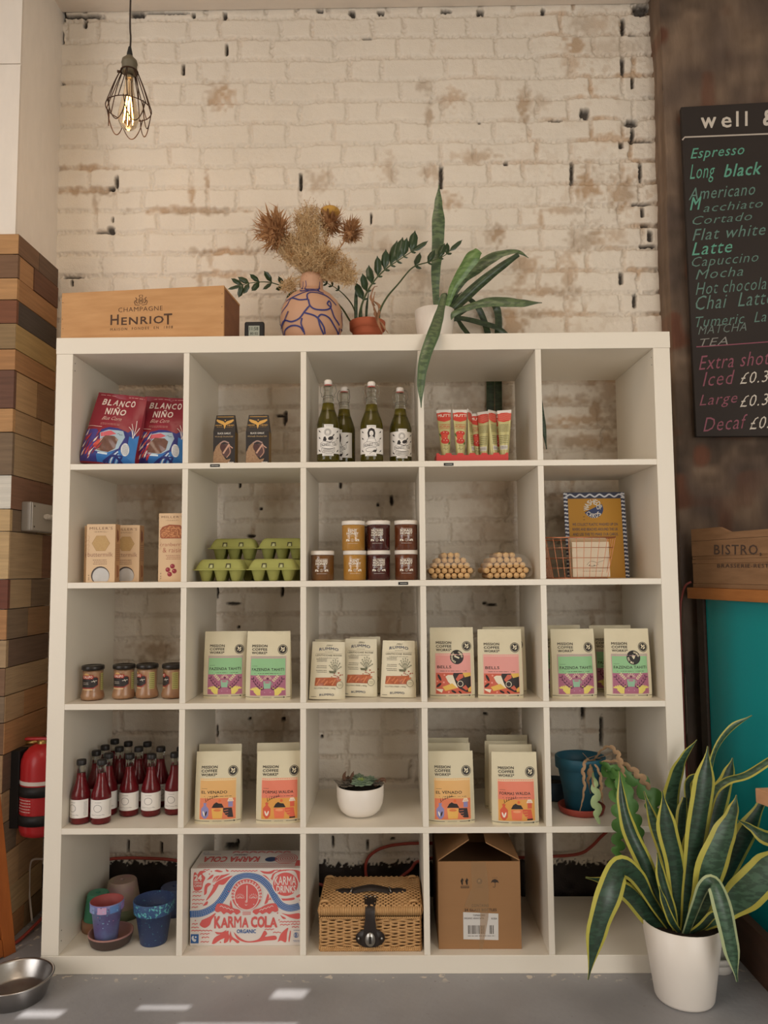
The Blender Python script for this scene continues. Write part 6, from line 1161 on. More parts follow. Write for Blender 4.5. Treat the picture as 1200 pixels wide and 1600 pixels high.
for n_, (i0, i1) in ((9, (0, 1)), (9, (1, 2)), (9, (2, 3)), (9, (3, 0))):
    for k in range(n_):
        f = k/n_; b_, T_ = rect_at(0), rect_at(1); MB().tube([(b_[i0][0]+(b_[i1][0]-b_[i0][0])*f, b_[i0][1]+(b_[i1][1]-b_[i0][1])*f, .002), (T_[i0][0]+(T_[i1][0]-T_[i0][0])*f, T_[i0][1]+(T_[i1][1]-T_[i0][1])*f, .002+bh)], .0009, COP, 5, False).build('wire', bk)
for k in range(1, 8): f = k/8; MB().tube([(bwB*f, .004, .002), (bwB*f, bd, .002)], .0009, COP, 5, False).build('wire', bk)
CRD = mat('cream_card', '#d5c4aa', .6); CRD2 = mat('kraft_card', '#b99b76', .65)
cw_ = px2m(895, 953, .06); ch_ = hz(843, .06, Z2, 920)
for i in range(4):
    t = thing('greeting_card', ('cream greeting card with a small line drawing, frontmost in the copper basket', 'cream greeting card second from the front in the copper basket', 'cream greeting card third from the front in the copper basket', 'rearmost cream greeting card in the copper basket')[i], 'card', (bx(895, .06)+.0008*i, .055+.018*i, Z2+.005), 0, 'greeting cards in the copper basket', R(-3)); hh_ = ch_-.012+(.006 if i else 0)+.004*i
    MB().box(0, 0, 0, cw_, .002, hh_, CRD if i % 2 == 0 else CRD2, .0004).build('card', t)
    if i == 0:
        a = Art(.02); w_ = cw_; a.curve([(w_*.38, hh_*.34), (w_*.48, hh_*.44), (w_*.62, hh_*.42), (w_*.68, hh_*.35), (w_*.55, hh_*.31), (w_*.42, hh_*.32)], .0009, '#3a3430'); a.line([(w_*.64, hh_*.40), (w_*.86, hh_*.47)], .0008, '#3a3430'); a.ell(w_*.46, hh_*.33, .002, .002, '#3a3430', 8); a.ell(w_*.58, hh_*.33, .0015, .0015, '#3a3430', 8); a.lines(w_*.25, hh_*.15, w_*.85, hh_*.18, 1, '#5a524a', 3)
        a.build('drawing', t, lambda x, y, o: (x, -o, y), .0004, .00004)
VROW = 1090
# ---- tuna jars
def tuna(label, u, v, turn):
    p = atz(u, v, Z3); r = .0335; h = .105; t = thing('fish_jar', label, 'jar', (p.x, p.y+r, Z3), turn, 'jars of preserved fish')
    bod = [(r-.003, .001), (r+.001, .006), (r+.001, .014), (r-.002, .024), (r-.0045, .034), (r-.0045, .078), (r-.003, .086), (r-.003, .090)]
    MB().lathe([(0, 0)]+bod, mat('jar_glass', '#ffffff', .03, trans=1, ior=1.12), 32).build('glass', t)
    MB().lathe([(0, .002)]+[(a_-.0016, b_+.0015) for a_, b_ in bod[:-1]]+[(0, .087)], mat('fish_fillet', '#b9906c', .35, nz=.7, ns=30, bump=.001, bs=50, stretch=(1.6, 1.6, .6), coat=.5, col2='#8d5f3c'), 28).build('fish_fillets', t)
    MB().lathe([(0, .0905), (r-.001, .0905), (r, .092), (r, .100), (r-.002, .103), (r-.006, .1035), (r-.008, .1015), (0, .1012)], mat('black_lid', '#2c2723', .3, .3), 32).build('lid', t)
    rl = r-.0045; a = Art(.004); z = lambda q: .078-.044*q; c = '#2a2422'
    a.poly([(-.026, z(.15)), (.022, z(.15)), (.028, z(.25)), (.028, z(.72)), (.015, z(.95)), (-.026, z(.95))], '#9a3a30'); a.poly([(-.026, z(.20)), (.022, z(.20)), (.0265, z(.28)), (.0265, z(.70)), (.014, z(.88)), (-.026, z(.88))], c)
    a.ell(-.007, z(.06), .009, .006, '#c8a060', 14); a.poly([(-.021, z(.30)), (.013, z(.30)), (.014, z(.05)), (-.020, z(.05))], '#a8342c'); a.text('CALLIPO', -.018, z(.25), .011, z(.09), '#e6dccb', .02)
    a.line([(.008, z(.48)), (.024, z(.42))], .0016, '#cfc8bb'); a.line([(.014, z(.38)), (.018, z(.55))], .0012, '#cfc8bb'); a.lines(-.020, z(.70), .0, z(.50), 2, '#b9b0a4', 3); a.rect(-.024, z(1.05), .012, z(.97), '#d9b98a'); a.lines(.040, .034, .052, .078, 8, '#d8d49a', 4)
    a.rect(.036, .03, .054, .080, '#b3ac6a'); a.lines(.038, .032, .052, .078, 8, '#5d5a30', 4)
    a.build('label', t, lambda u_, v_, o: ((rl+o)*math.sin(u_/rl), -(rl+o)*math.cos(u_/rl), v_),   .0008, .00015, label='black and red paper label'); return t
tuna('fish jar standing alone at the far left of the cube', 137.5, 1096, -.05)
tuna('fish jar second from the left, close beside the third', 187, 1094, -.12)
tuna('fish jar third from the left, its label turned to the left', 224, 1093, -.75)
tuna('rightmost fish jar, turned to show a yellow strip', 265, 1093, -1.05)
# ---- pasta bags
PBG = mat('matte_cream_bag', '#e2d9be', .5, nz=.08, ns=10, bump=.0005, bs=40); PEN = mat('ink_pasta', '#c4714a', .3, nz=.8, ns=30, stretch=(1.5, 1, 4), col2='#8f4428')
def pasta(label, u, v, rz, tilt, sd, Y=None, h=.168):
    w = .108; tb = .050; p = atz(u, v, Z3) if Y is None else Vector((bx(u, Y), Y, Z3)); t = thing('pasta_bag', label, 'pasta bag', (p.x, p.y+tb*.42, Z3+.001), rz, 'cream bags of lentil pasta', R(-3), tilt)
    fr = pouch(t, 'pouch', w, h, tb, PBG, .10, .0012, sd, .70, .006, 6, .85); a = Art(.005); X = lambda q: (q-.5)*w; Y_ = lambda q: (1-q)*h; NB = '#33405e'; G = '#6b6456'
    a.text('ZERO', X(.42), Y_(.075), X(.62), Y_(.05), '#4a4a3a', .0, .5)
    a.text('RUMMO', X(.22), Y_(.155), X(.80), Y_(.105), NB, .01, 0, 1.1, lambda x, y: (x, y-.0016*((x/w*5)**2)+.002)); a.lines(X(.36), Y_(.185), X(.64), Y_(.168), 1, G, 2)
    a.line([(X(.12), Y_(.205)), (X(.92), Y_(.205))], .0005, G); a.text('LENTICCHIE ROSSE', X(.12), Y_(.250), X(.90), Y_(.222), '#5d5a4c', .01, 0, 1.1); a.lines(X(.20), Y_(.29), X(.80), Y_(.27), 1, G, 4)
    for y0, y1, n, sd_ in ((.42, .33, 4, 1), (.505, .445, 2, 2), (.59, .52, 2, 3)): a.lines(X(.14), Y_(y1+.02), X(.46), Y_(y0-.09+.02 if False else y1-.04), n, G, sd_)
    for i in range(7):
        an = R(20+22*i); a.curve([(X(.70), Y_(.52)), (X(.70)+w*.12*math.cos(an), Y_(.50)+w*.18*math.sin(an)), (X(.70)+w*.19*math.cos(an), Y_(.49)+w*.30*math.sin(an))], .0008, '#5d6450')
        for k in (.5, .75, 1): a.ell(X(.70)+w*.19*k*math.cos(an), Y_(.50)+w*.29*k*math.sin(an), .0026, .0010, '#5d6450', 6, an+.8)
    a.poly([(X(.52), Y_(.50)), (X(.74), Y_(.51)), (X(.70), Y_(.545)), (X(.54), Y_(.54))], '#6a6a50'); rn = random.Random(3)
    for i in range(12): a.ell(X(rn.uniform(.60, .92)), Y_(rn.uniform(.53, .62)), .0022, .0015, '#a34a34', 6)
    a.poly([(X(.13), Y_(.765)), (X(.15), Y_(.625)), (X(.82), Y_(.615)), (X(.83), Y_(.765))], PEN)
    for i in range(9): x = .17+.075*i; a.line([(X(x), Y_(.75-.02*(i % 3))), (X(x+.10), Y_(.645+.03*(i % 2)))], .0042, ('#d08258', '#b9633f', '#c87850')[i % 3])
    a.ell(X(.84), Y_(.745), w*.10, w*.10, '#d9cfb0', 16); a.ring(X(.84), Y_(.745), w*.10, w*.012, '#7a7460', 16); a.lines(X(.78), Y_(.77), X(.90), Y_(.72), 2, '#7a7460', 2)
    a.text('GLUTEN FREE | 400g', X(.12), Y_(.825), X(.72), Y_(.795), G, 0); a.text('RUMMO', X(.28), Y_(.945), X(.68), Y_(.905), NB, .01, 0, 1.1, lambda x, y: (x, y-.0014*((x/w*5)**2)+.002)); a.lines(X(.04), Y_(.965), X(.2), Y_(.94), 1, '#3a3a34', 5)
    a.build('print', t, lambda x, y, o: fr(x, y, o), .0012, .00012, label='navy lettering, sprig drawing and pasta window'); return t
pasta('cream pasta bag frontmost at the left of the three', 506.5, 1094, .12, R(2.0), 1)
pasta('cream pasta bag directly behind the front left one', 514, 0, .08, R(1.5), 2, .122, .168)
pasta('cream pasta bag frontmost in the middle of the three', 562, 1089.5, -.08, R(1.0), 3, None, .172)
pasta('cream pasta bag directly behind the front middle one', 571, 0, -.12, R(-1), 4, .150, .173)
pasta('cream pasta bag frontmost at the right of the three', 622.5, 1091, -.06, R(.8), 5, None, .168)
pasta('cream pasta bag directly behind the front right one', 629, 0, -.08, 0, 6, .128, .160)
VROW = 1280
# ---- tomato mix bottles
TOM = mat('tomato_juice', '#86202a', .12, trans=.12, ior=1.3, nz=.25, ns=14, col2='#a83a3a')
CAPB = mat('black_cap', '#211d1c', .45)
def mkbottle():
    r = .0285; h = .203; t = thing('juice_bottle', 'x', 'bottle', (0, 0, 0), 0, 'bottles of spiced tomato mix')
    o_ = [(r-.003, .001), (r, .005), (r, .088), (r-.0015, .098), (r-.006, .112), (r-.011, .126), (.0135, .145), (.0118, .165), (.0112, .180), (.0125, .182), (.0115, .186)]
    MB().lathe([(0, .001)]+o_, GL, 28).build('glass', t); MB().lathe([(0, .003)]+[(a_-.0017, b_+.002) for a_, b_ in o_[:-4]]+[(.0103, .160), (0, .160)], TOM, 24).build('juice', t)
    MB().lathe([(0, .186), (.0135, .186), (.0140, .188), (.0140, .200), (.0125, .203), (0, .2035)], CAPB, 24).build('cap', t)
    a = Art(.004); z0, z1 = .022, .080; L = .048; a.rect(-L, z0, L, z1, PAP); a.lines(-.010, .070, .010, .0735, 1, '#5a5a5a', 2); a.ring(0, .053, .0118, .0010, '#3a3a3a', 24); a.text('Spiced Tomato Mix', -.020, .029, .020, .0345, '#3f3f3f', -.01); a.lines(-.009, .0245, .009, .0265, 1, '#5a5a5a', 4); a.lines(.033, .028, .044, .074, 10, '#8a8a8a', 6)
    a.build('label', t, lambda u_, v_, o: ((r+o)*math.sin(u_/r), -(r+o)*math.cos(u_/r), v_), .0006, .00015, label='white paper label with a thin black ring'); return t
jb = None; topz = Z4+.182
spots = [(121.5, 1191, -.5, 'tomato mix bottle frontmost at the left wall of the cube'), (159.5, 1191, .0, 'tomato mix bottle frontmost, second from the left'), (203, 1182, -.12, 'tomato mix bottle in the front row, third from the left'), (237, 1182, 0, 'tomato mix bottle in the front row, fourth from the left'), (273.5, 1180, -.1, 'tomato mix bottle at the right end of the front row against the divider')]
mid = [(146, 1177, .1, 'tomato mix bottle in the second row nearest the left wall'), (170, 1181, .3, 'tomato mix bottle in the second row behind the two front left bottles'), (186.5, 1171, 0, 'tomato mix bottle in the middle, behind the third front bottle'), (217, 1171, .1, 'tomato mix bottle between and behind the third and fourth front bottles'), (251.5, 1171, .3, 'tomato mix bottle behind and right of the fourth front bottle'),
       (158, 1169.5, 0, 'tomato mix bottle in the rear near the left wall, one in from the corner'), (174, 1159.5, 0, 'tomato mix bottle farthest back at the rear left, highest cap'), (200.5, 1163, 0, 'tomato mix bottle in the rear row, second cap from the left'), (230.5, 1163.5, 0, 'tomato mix bottle in the rear row, third cap from the left'), (283, 1171.5, 0, 'tomato mix bottle in the rear row, mostly hidden behind the divider')]
done = []
for u, v, tn, lb in spots+mid:
    v -= 4.5; p = atz(u, v, topz)   # cap top centre
    y = min(.345, max(.032, p.y)); x = at(u, v, y).x
    x = max(.0815, min(.3555, x)); q = Vector((x, y))
    for _ in range(40):
        for d in done:
            e = q-d
            if e.length < .0585: q = d+e.normalized()*.059
        q.x = max(.0815, min(.3555, q.x)); q.y = max(.032, min(.355, q.y))
    done.append(q.copy())
    if jb is None: jb = mkbottle(); jb.scale = (1, 1, .897); jb['label'] = lb; jb.location = (q.x, q.y, Z4); jb.rotation_euler.z = tn
    else: copy_tree(jb, None, (q.x, q.y, Z4), tn, lb)
# ---- succulent bowl
p = atz(562, 1279.5, Z4); sc = thing('potted_succulent', 'grey green rosette succulents in a round white bowl, alone in its cube', 'plant', (p.x, p.y+.045, Z4)); sy = p.y+.045; rr = px2m(525.5, 599.5, sy)/2; hb_ = at(562, 1236, sy-rr*.98).z-Z4
MB().lathe([(0, .0), (rr*.45, 0), (rr*.66, .004), (rr*.84, .016), (rr*.95, .034), (rr*.99, .055), (rr, hb_-.002), (rr-.0015, hb_), (rr-.004, hb_-.001), (rr-.005, .055), (rr*.8, .02), (0, .014)], WPOT, 48).build('bowl', sc)
MB().grid(lambda a_, b_: ((rr-.0055)*b_*math.cos(2*PI*a_), (rr-.0055)*b_*math.sin(2*PI*a_), hb_-.012+.002*math.sin(a_*30)*b_), 24, 5, SOIL, True, True).build('soil', sc)
def rosette(cx_, cy_, cz, R_, m1, m2, n=5, rn=random.Random(9), tilt=.9):
    k = 0
    for L in range(n):
        f = 1-L/n; cnt = 4+int(5*f)
        for i in range(cnt):
            an = k*2.399; k += 1; ln = R_*(.28+.72*f)*rn.uniform(.9, 1.1); el = R(78-62*f); d = Vector((math.cos(an)*math.cos(el), math.sin(an)*math.cos(el), math.sin(el))); s_ = Vector((-math.sin(an), math.cos(an), 0)); n_ = s_.cross(d); b_ = Vector((cx_, cy_, cz+R_*.10*(1-f)*2)); w_ = ln*.56
            def pf(a_, c_, d=d, s_=s_, n_=n_, b_=b_, ln=ln, w_=w_): 
                a0 = 2*PI*a_; t_ = c_; ww = w_*(math.sin(PI*min(1, t_*.86+.10))**.75)*.5*(1 if t_ < .98 else .05); return b_+d*ln*t_+n_*(-ln*.28*t_*t_)*-1*.6+s_*ww*math.cos(a0)+n_*(ww*.32*math.sin(a0))
            MB().grid(pf, 10, 7, m1 if f > .45 else m2, True, True).build('leaf', sc)
SU1 = mat('bluish_succulent', '#7f917a', .5, nz=.25, ns=20, col2='#66785f'); SU2 = mat('lime_succulent', '#93a860', .5, nz=.2, ns=20); SU3 = mat('purple_grey_succulent', '#6b6358', .55, nz=.4, ns=25, col2='#4f463f'); SU4 = mat('russet_succulent', '#6a4a36', .6, nz=.3, ns=30)
rosette(.004, -.018, hb_+.004, .038, SU1, SU2, 6); rosette(.030, .014, hb_+.004, .030, SU1, SU1, 4, random.Random(3)); rosette(-.004, .022, hb_+.006, .034, SU1, SU1, 4, random.Random(5)); rosette(-.042, -.010, hb_-.002, .026, SU3, SU3, 3, random.Random(6)); rosette(-.038, .020, hb_+.004, .026, SU3, SU4, 4, random.Random(8)); rosette(.052, .0, hb_, .022, SU3, SU4, 4, random.Random(11))
for l, m_ in (([(.045, .01, hb_-.01), (.062, .008, hb_+.010), (.074, .004, hb_+.013), (.078, 0, hb_+.004)], SU4), ([(-.045, -.01, hb_-.008), (-.066, -.006, hb_+.008), (-.080, -.002, hb_+.014)], SU3), ([(-.040, .01, hb_), (-.050, .012, hb_+.020), (-.044, .014, hb_+.036)], SU4), ([(-.030, .01, hb_), (-.026, .012, hb_+.020), (-.020, .014, hb_+.036)], SU4)):
    strap(l, [.006, .013, .009, .001], m_, (0, -1, .4), .3, n=4).build('leaf', sc)
# ---- blue pot with the dying fishbone cactus
p = atz(905, 1280, Z4); sau = .0705; PYc = p.y+sau; pxc = bx(909, PYc)
BLU = mat('teal_blue_paint', '#1f5568', .5, nz=.2, ns=10, bump=.0004, bs=60); RSA = mat('red_clay', '#9c4236', .6, nz=.2, ns=12)
fc = thing('potted_cactus', 'half dried fishbone cactus trailing from a dark blue pot over the shelf edge', 'plant', (pxc, PYc, Z4+.0075))
sa = tag(MB().lathe([(0, 0), (.060, 0), (.066, .004), (sau, .020), (sau-.0015, .022), (sau-.005, .020), (.060, .0065), (0, .0065)], RSA, 40).build('saucer', None, (pxc, PYc, Z4)), 'red clay saucer under the dark blue cactus pot', 'saucer')
hp = at(905, 1190, PYc-.06).z-Z4-.0075+.004; rp = px2m(866, 945, PYc)/2*.98
ob = pot('pot', fc, rp*.62, rp, hp, BLU, .005, .80, (.034, .004), 40, mat('dry_soil', '#5b4436', .9, nz=.5, ns=60, bump=.003, bs=90))
FG = mat('cactus_green', '#4f7a3a', .45, nz=.3, ns=25, col2='#35592b'); FP = mat('cactus_pale', '#9cae7c', .5, nz=.3, ns=30, col2='#6f8a58'); FD = mat('cactus_dried', '#a98a68', .8, nz=.5, ns=40, bump=.0008, bs=80, col2='#7c6048')
def frond(l, wpx, m, lobes, tw=0, nr=(0, -1, 0), stem=.18):
    pts = rel(pxs(l, .0), fc); W = [w_*((l[min(i, len(l)-1)][2])-CY)/CF for i, w_ in enumerate(wpx)]
    strap(pts, W, m, nr, .06, tw, n=9, th=.0022, lobes=lobes, nc=4).build('frond', fc)
root = (926, 1192, PYc-.02)
frond([root, (940,1200,PYc-.06), (956,1222,.02), (966,1255,-.03), (967,1290,-.045), (966,1322,-.05), (963,1345,-.05)], [5,8,18,20,18,18,8], FG, 6)
frond([root, (945,1198,PYc-.06), (965,1215,.0), (980,1242,-.04), (990,1272,-.05), (998,1298,-.05), (1003,1318,-.05)], [5,8,16,20,18,14,6], FG, 5)
frond([(948,1200,.05), (966,1212,.0), (975,1240,-.03), (984,1265,-.035), (978,1290,-.035)], [6,12,20,18,6], FG, 4)
frond([root, (950,1196,.04), (980,1210,.02), (1004,1228,.01), (1020,1250,.0), (1026,1278,-.01)], [5,8,18,26,28,14], FG, 3)
frond([(925,1196,PYc-.03), (928,1214,.0), (931,1236,-.02), (932,1262,-.025), (936,1288,-.025)], [4,6,12,14,4], FP, 3)
frond([root, (938,1174,.06), (952,1167,.03), (965,1178,.01), (970,1196,.0), (975,1214,0)], [3,4,7,9,10,8], FD, 5, 1.2)
frond([(940,1190,.06), (962,1190,.03), (985,1200,.01), (1002,1216,.0), (1015,1234,.0)], [3,5,9,14,8], FD, 4, .8)
frond([root, (916,1188,.04), (911,1205,.01), (913,1228,-.01), (909,1255,-.015), (906,1268,-.015)], [3,4,6,7,7,3], FD, 5, 2)
frond([root, (922,1200,.03), (919,1220,.01), (923,1240,.0)], [3,5,9,4], FD, 3, 2); frond([(930,1194,.05), (938,1212,.02), (939,1236,.0), (942,1255,-.01)], [3,4,5,2], FD, 3, 1); frond([root, (924,1208,.0), (928,1230,-.02)], [3,8,3], FD, 2, 3)
rn = random.Random(12)
for i in range(14): strap(rel([at(*root), at(root[0]+rn.uniform(-14, 14), root[1]+rn.uniform(-8, 6), root[2]-.01*rn.random()), at(root[0]+rn.uniform(-24, 34), root[1]+rn.uniform(-16, 16), root[2]-.05*rn.random())], fc), [.003, .004, .001], FD, (0, -1, .3), .2, 1.5, n=4).build('dried_stem', fc)
bpo = thing('plant_pot', 'dark slate blue pot at the left rear behind the cactus pot', 'pot', (bx(868, .27), .27, Z4)); bpo.location.x = max(bpo.location.x, cx0(5)+.055); pot('pot', bpo, .042, .052, .060, mat('slate_blue', '#2b3c4c', .5), .005, .8)
VROW = 1470
# ---- painted pots in the bottom left cube
def speck(key, c1, c2, sc=60, thr=.56, c3=None): return mat(key, c1, .5, nz=1, ns=sc, col2=c2, thr=thr, sharp=1)
def upturned(label, u, Y, r0, r1, h, m, rimm=None, group='painted plant pots'):
    t = thing('plant_pot', label, 'pot', (bx(u, Y), Y, Z5), 0, group); c = .03
    mb = MB(); mb.lathe([(r1-.005, .0), (r1, .001), (r1, c), (r1-.005, c+.001)], rimm or m, 36); mb.lathe([(r1-.005, c+.001), (r0+.002, h-.004), (r0-.001, h)], m, 36); mb.lathe([(r0-.001, h), (.008, h)], m, 36, smooth=False); mb.lathe([(.008, h), (.0075, h-.006)], m, 24); mb.build('shell', t)
    MB().lathe([(0, h-.006), (.0078, h-.006)], mat('hole_black', '#171413', .9), 12).build('drain_hole', t); return t
MINT = mat('mint_paint', '#4c9a7c', .5, nz=.3, ns=18); PKG = mat('pink_cream_paint', '#a87f86', .55, nz=1, ns=16, col2='#a09878', thr=.5); GRY = mat('green_drip', '#4f6b4a', .55, nz=.8, ns=20, col2='#8d8a6c')
hh1 = at(196, 1398, .13).z-Z5
upturned('upturned mint green painted pot with a bare clay rim at the left', bx and 146, .17, .030, .046, at(146, 1394, .17).z-Z5+.0, MINT, mat('clay_smudged', '#a87358', .7, nz=.7, ns=20, col2='#8a8a78'))
upturned('upturned pink and cream splashed pot at the back, tallest of the pots', 190, .265, .042, .062, at(190, 1374, .265).z-Z5, PKG, GRY)
upturned('upturned dusky blue pot at the rear right behind the speckled one', 272, .29, .042, .058, at(272, 1384, .29).z-Z5, mat('dusky_blue', '#4a5676', .55, nz=.4, ns=16))
p = atz(172, 1489.5, Z5); sY = p.y+.062; sx_ = bx(173, sY)
ds = tag(MB().lathe([(0, 0), (.050, 0), (.056, .004), (.063, .024), (.064, .030)], mat('dark_saucer', '#4f403a', .6, nz=.2, ns=10), 40).lathe([(.0642, .0302), (.0640, .034), (.062, .0345), (.060, .032), (.054, .012), (0, .012)], mat('saucer_lip', '#a8796b', .6, nz=.4, ns=14, col2='#7a6070'), 40).build('saucer', None, (sx_, sY, Z5)), 'thick dark saucer under the small purple pot', 'saucer')
hq = at(165, 1412, sY-.03).z-Z5-.0125; pp = thing('plant_pot', 'small purple and blue splashed pot with a red inside, standing in a dark saucer', 'pot', (sx_-.012, sY-.004, Z5+.0125), 0, 'painted plant pots')
PUR = mat('purple_splash', '#76629a', .45, nz=1, ns=24, col2='#7f97c4', thr=.52); RIN = mat('red_inside', '#9c4a48', .6)
r1_ = px2m(142, 193, sY)/2; r0_ = r1_*.62; mb = MB(); mb.lathe([(0, 0), (r0_, 0), (r0_+.002, .003), (r1_-.006, hq-.026), (r1_-.001, hq-.025), (r1_, hq-.002), (r1_-.001, hq)], PUR, 36); mb.lathe([(r1_-.001, hq+.0001), (r1_-.005, hq), (r1_-.007, hq-.026), (r0_-.002, .006), (0, .006)], RIN, 36); mb.build('pot', pp)
a = Art(.006); rn = random.Random(3)
for i in range(90): a.ell(rn.uniform(-.055, .055), rn.uniform(.004, hq-.004), .0011, .0013, rn.choice(('#9fc0d8', '#c88aa8', '#3a2f52', '#6fb0c8')), 6)
for i in range(5): a.rect(-.05+.022*i, hq-.022, -.034+.022*i, hq-.003, ('#4f9ac4', '#8a9ac8', '#c3a0c0', '#5f86c0', '#9a7fb8')[i])
def pf_(u_, v_, o):
    r_ = (r0_+(r1_-.006-r0_)*v_/(hq-.026)) if v_ < hq-.026 else r1_; return ((r_+o)*math.sin(u_/.03), -(r_+o)*math.cos(u_/.03), v_)
a.build('paint_splashes', pp, pf_, .0006, .00003)
p = atz(236, 1480.5, Z5); r1_ = .0600; r0_ = .037; cy_ = p.y+r0_; hq2 = at(236, 1415, cy_-.05).z-Z5
bp2 = thing('plant_pot', 'navy blue pot speckled with turquoise, largest of the painted pots', 'pot', (bx(240, cy_), cy_, Z5), 0, 'painted plant pots'); NAV = mat('navy_speckle', '#2f3f66', .45, nz=1, ns=170, col2='#4f98a0', thr=.67, sharp=1)
NAV2 = mat('turquoise_speckle', '#34507a', .45, nz=1, ns=150, col2='#5fb0b0', thr=.58, sharp=1)
mb = MB(); mb.lathe([(0, 0), (r0_, 0), (r0_+.002, .003), (r1_-.008, hq2-.036), (r1_-.002, hq2-.034)], NAV, 40); mb.lathe([(r1_-.002, hq2-.034), (r1_, hq2-.002), (r1_-.001, hq2)], NAV2, 40); mb.lathe([(r1_-.001, hq2+.0001), (r1_-.005, hq2), (r1_-.009, hq2-.036), (r1_-.02, hq2-.040)], NAV, 40); mb.lathe([(r1_-.02, hq2-.040), (r0_, .03), (0, .03)], mat('bare_clay_inside', '#9a5a44', .7), 40); mb.build('pot', bp2)
# ---- drinks carton
kp = atz(296, 1478, Z5); kY = kp.y; kx0 = bx(296.5, kY); kx1 = min(cx0(2)+CW-.002, bx(473.5, kY)); kw = kx1-kx0; kh = at(380, 1357, kY).z-Z5; kd = min(.375-kY, atz(330, 1329, Z5+kh).y-kY)
kb = thing('drinks_carton', 'white cola carton printed with coral waves, a blue river and a sleeping face', 'carton', (kx0, kY, Z5)); KW_ = mat('white_carton', '#d9d2cb', .6, bump=.0003, bs=40, stretch=(1, 1, 3)); MB().box(0, 0, 0, kw, kd, kh, KW_, .0015).build('carton', kb)
CO_, BL_ = '#cf5f5c', '#2f5f9c'; a = Art(.2); X = lambda q: (q-40)/1128*kw; Y_ = lambda q: kh-(q-238)/(1022-238)*kh     # zoomed pixel frame of the front
def K(l, c, n=5, t=None, tap=False): P = [(X(x), Y_(y)) for x, y in l]; (a.curve(P, t, c, tap, n) if t else a.poly([(q.x, q.y) for q in smooth([(x, y, 0) for x, y in P]+[(*P[0], 0)], n)][:-1], c))
# big coral drops and waves
for l in ([(330,400),(290,470),(230,540),(200,560),(250,470),(300,380),(400,330),(470,310),(430,350),(380,400)], [(260,380),(290,320),(380,300),(440,290),(370,330),(300,370)], [(110,300),(140,262),(200,265),(160,290),(190,330),(170,380),(150,450),(78,452),(72,300),(90,275)],
    [(180,510),(185,420),(215,385),(250,395),(215,430),(205,490)], [(205,355),(245,310),(275,300),(255,335)], [(165,620),(200,575),(220,575),(210,605)], [(280,262),(310,250),(370,268),(330,275)], [(395,240),(430,262),(408,268)],
    [(440,600),(450,560),(460,590),(470,640),(455,640)], [(790,600),(830,480),(838,520),(825,580),(800,600)], [(160,760),(230,730),(300,690),(260,760),(240,810),(190,840),(140,810)], [(262,1000),(290,940),(360,900),(430,870),(410,930),(350,960),(290,1000)],
    [(290,880),(360,885),(410,862),(380,895),(320,905)], [(420,870),(440,930),(420,980),(385,990),(395,930)], [(450,870),(470,930),(540,975),(520,995),(470,960),(445,990),(440,920)], [(480,880),(560,950),(640,975),(740,950),(790,870),(820,900),(800,930),(900,920),(910,960),(800,970),(700,985),(600,985),(520,950)],
    [(860,330),(880,290),(960,255),(1060,250),(1150,270),(1165,340),(1140,380),(1100,270),(1000,262),(900,290),(870,360)], [(960,690),(1040,705),(1145,695),(1145,750),(1060,740)], [(950,710),(1010,745),(980,750)], [(925,985),(960,900),(1030,840),(1020,900),(1010,985),(960,970)], [(1050,870),(1060,880),(1045,980),(1035,960)],
    [(900,540),(1010,545),(1090,535),(1080,560),(960,565)], [(1110,520),(1150,500),(1160,520),(1120,535)], [(740,260),(830,270),(900,250),(860,290),(790,290)], [(730,300),(800,310),(850,370),(830,390),(790,340)]): K(l, CO_)
for l in ([(300,330),(230,440),(220,520)], [(350,300),(280,380)]): K(l, KW_, t=.0015)
def waves(x0, x1, y, amp=9, p=34, th=.0022, c=CO_):
    n = max(3, int((x1-x0)/p*4)); a.line([(X(x0+(x1-x0)*i/n), Y_(y-amp*abs(math.sin(i*PI/4*1.0)))) for i in range(n+1)], th, c)
for x0, x1, y in ((65,160,480),(65,150,520),(60,185,560),(60,170,600),(55,120,635),(170,235,255),(450,720,268),(60,120,805),(55,130,840),(55,265,872),(145,240,905),(160,235,940),(150,235,985),(945,1150,785),(950,1050,815),(1060,1160,810),(1070,1140,838),(830,890,560),(795,890,862),(880,960,892),(900,1020,262)): waves(x0, x1, y)
# blue river
rv = [(40,700),(150,692),(250,650),(330,585),(390,500),(440,410),(500,345),(580,318),(660,318),(740,340),(810,395),(860,460),(910,550),(960,610),(1030,640),(1100,635),(1145,620)]
K(rv, KW_, t=.030*kw*3.4/1.0 if False else kh*.118, n=6); K(rv, BL_, t=kh*.088, n=6)
P_ = smooth([(x, y, 0) for x, y in rv], 5)
for i in range(1, len(P_)-1):
    d = (P_[i+1]-P_[i-1]).normalized(); n2 = Vector((-d.y, d.x, 0))
    for s in (-24, -8, 8, 24): q = P_[i]+n2*s; a.line([(X(q.x-d.x*8), Y_(q.y-d.y*8)), (X(q.x+d.x*8), Y_(q.y+d.y*8))], .0009, '#c8cfd6')
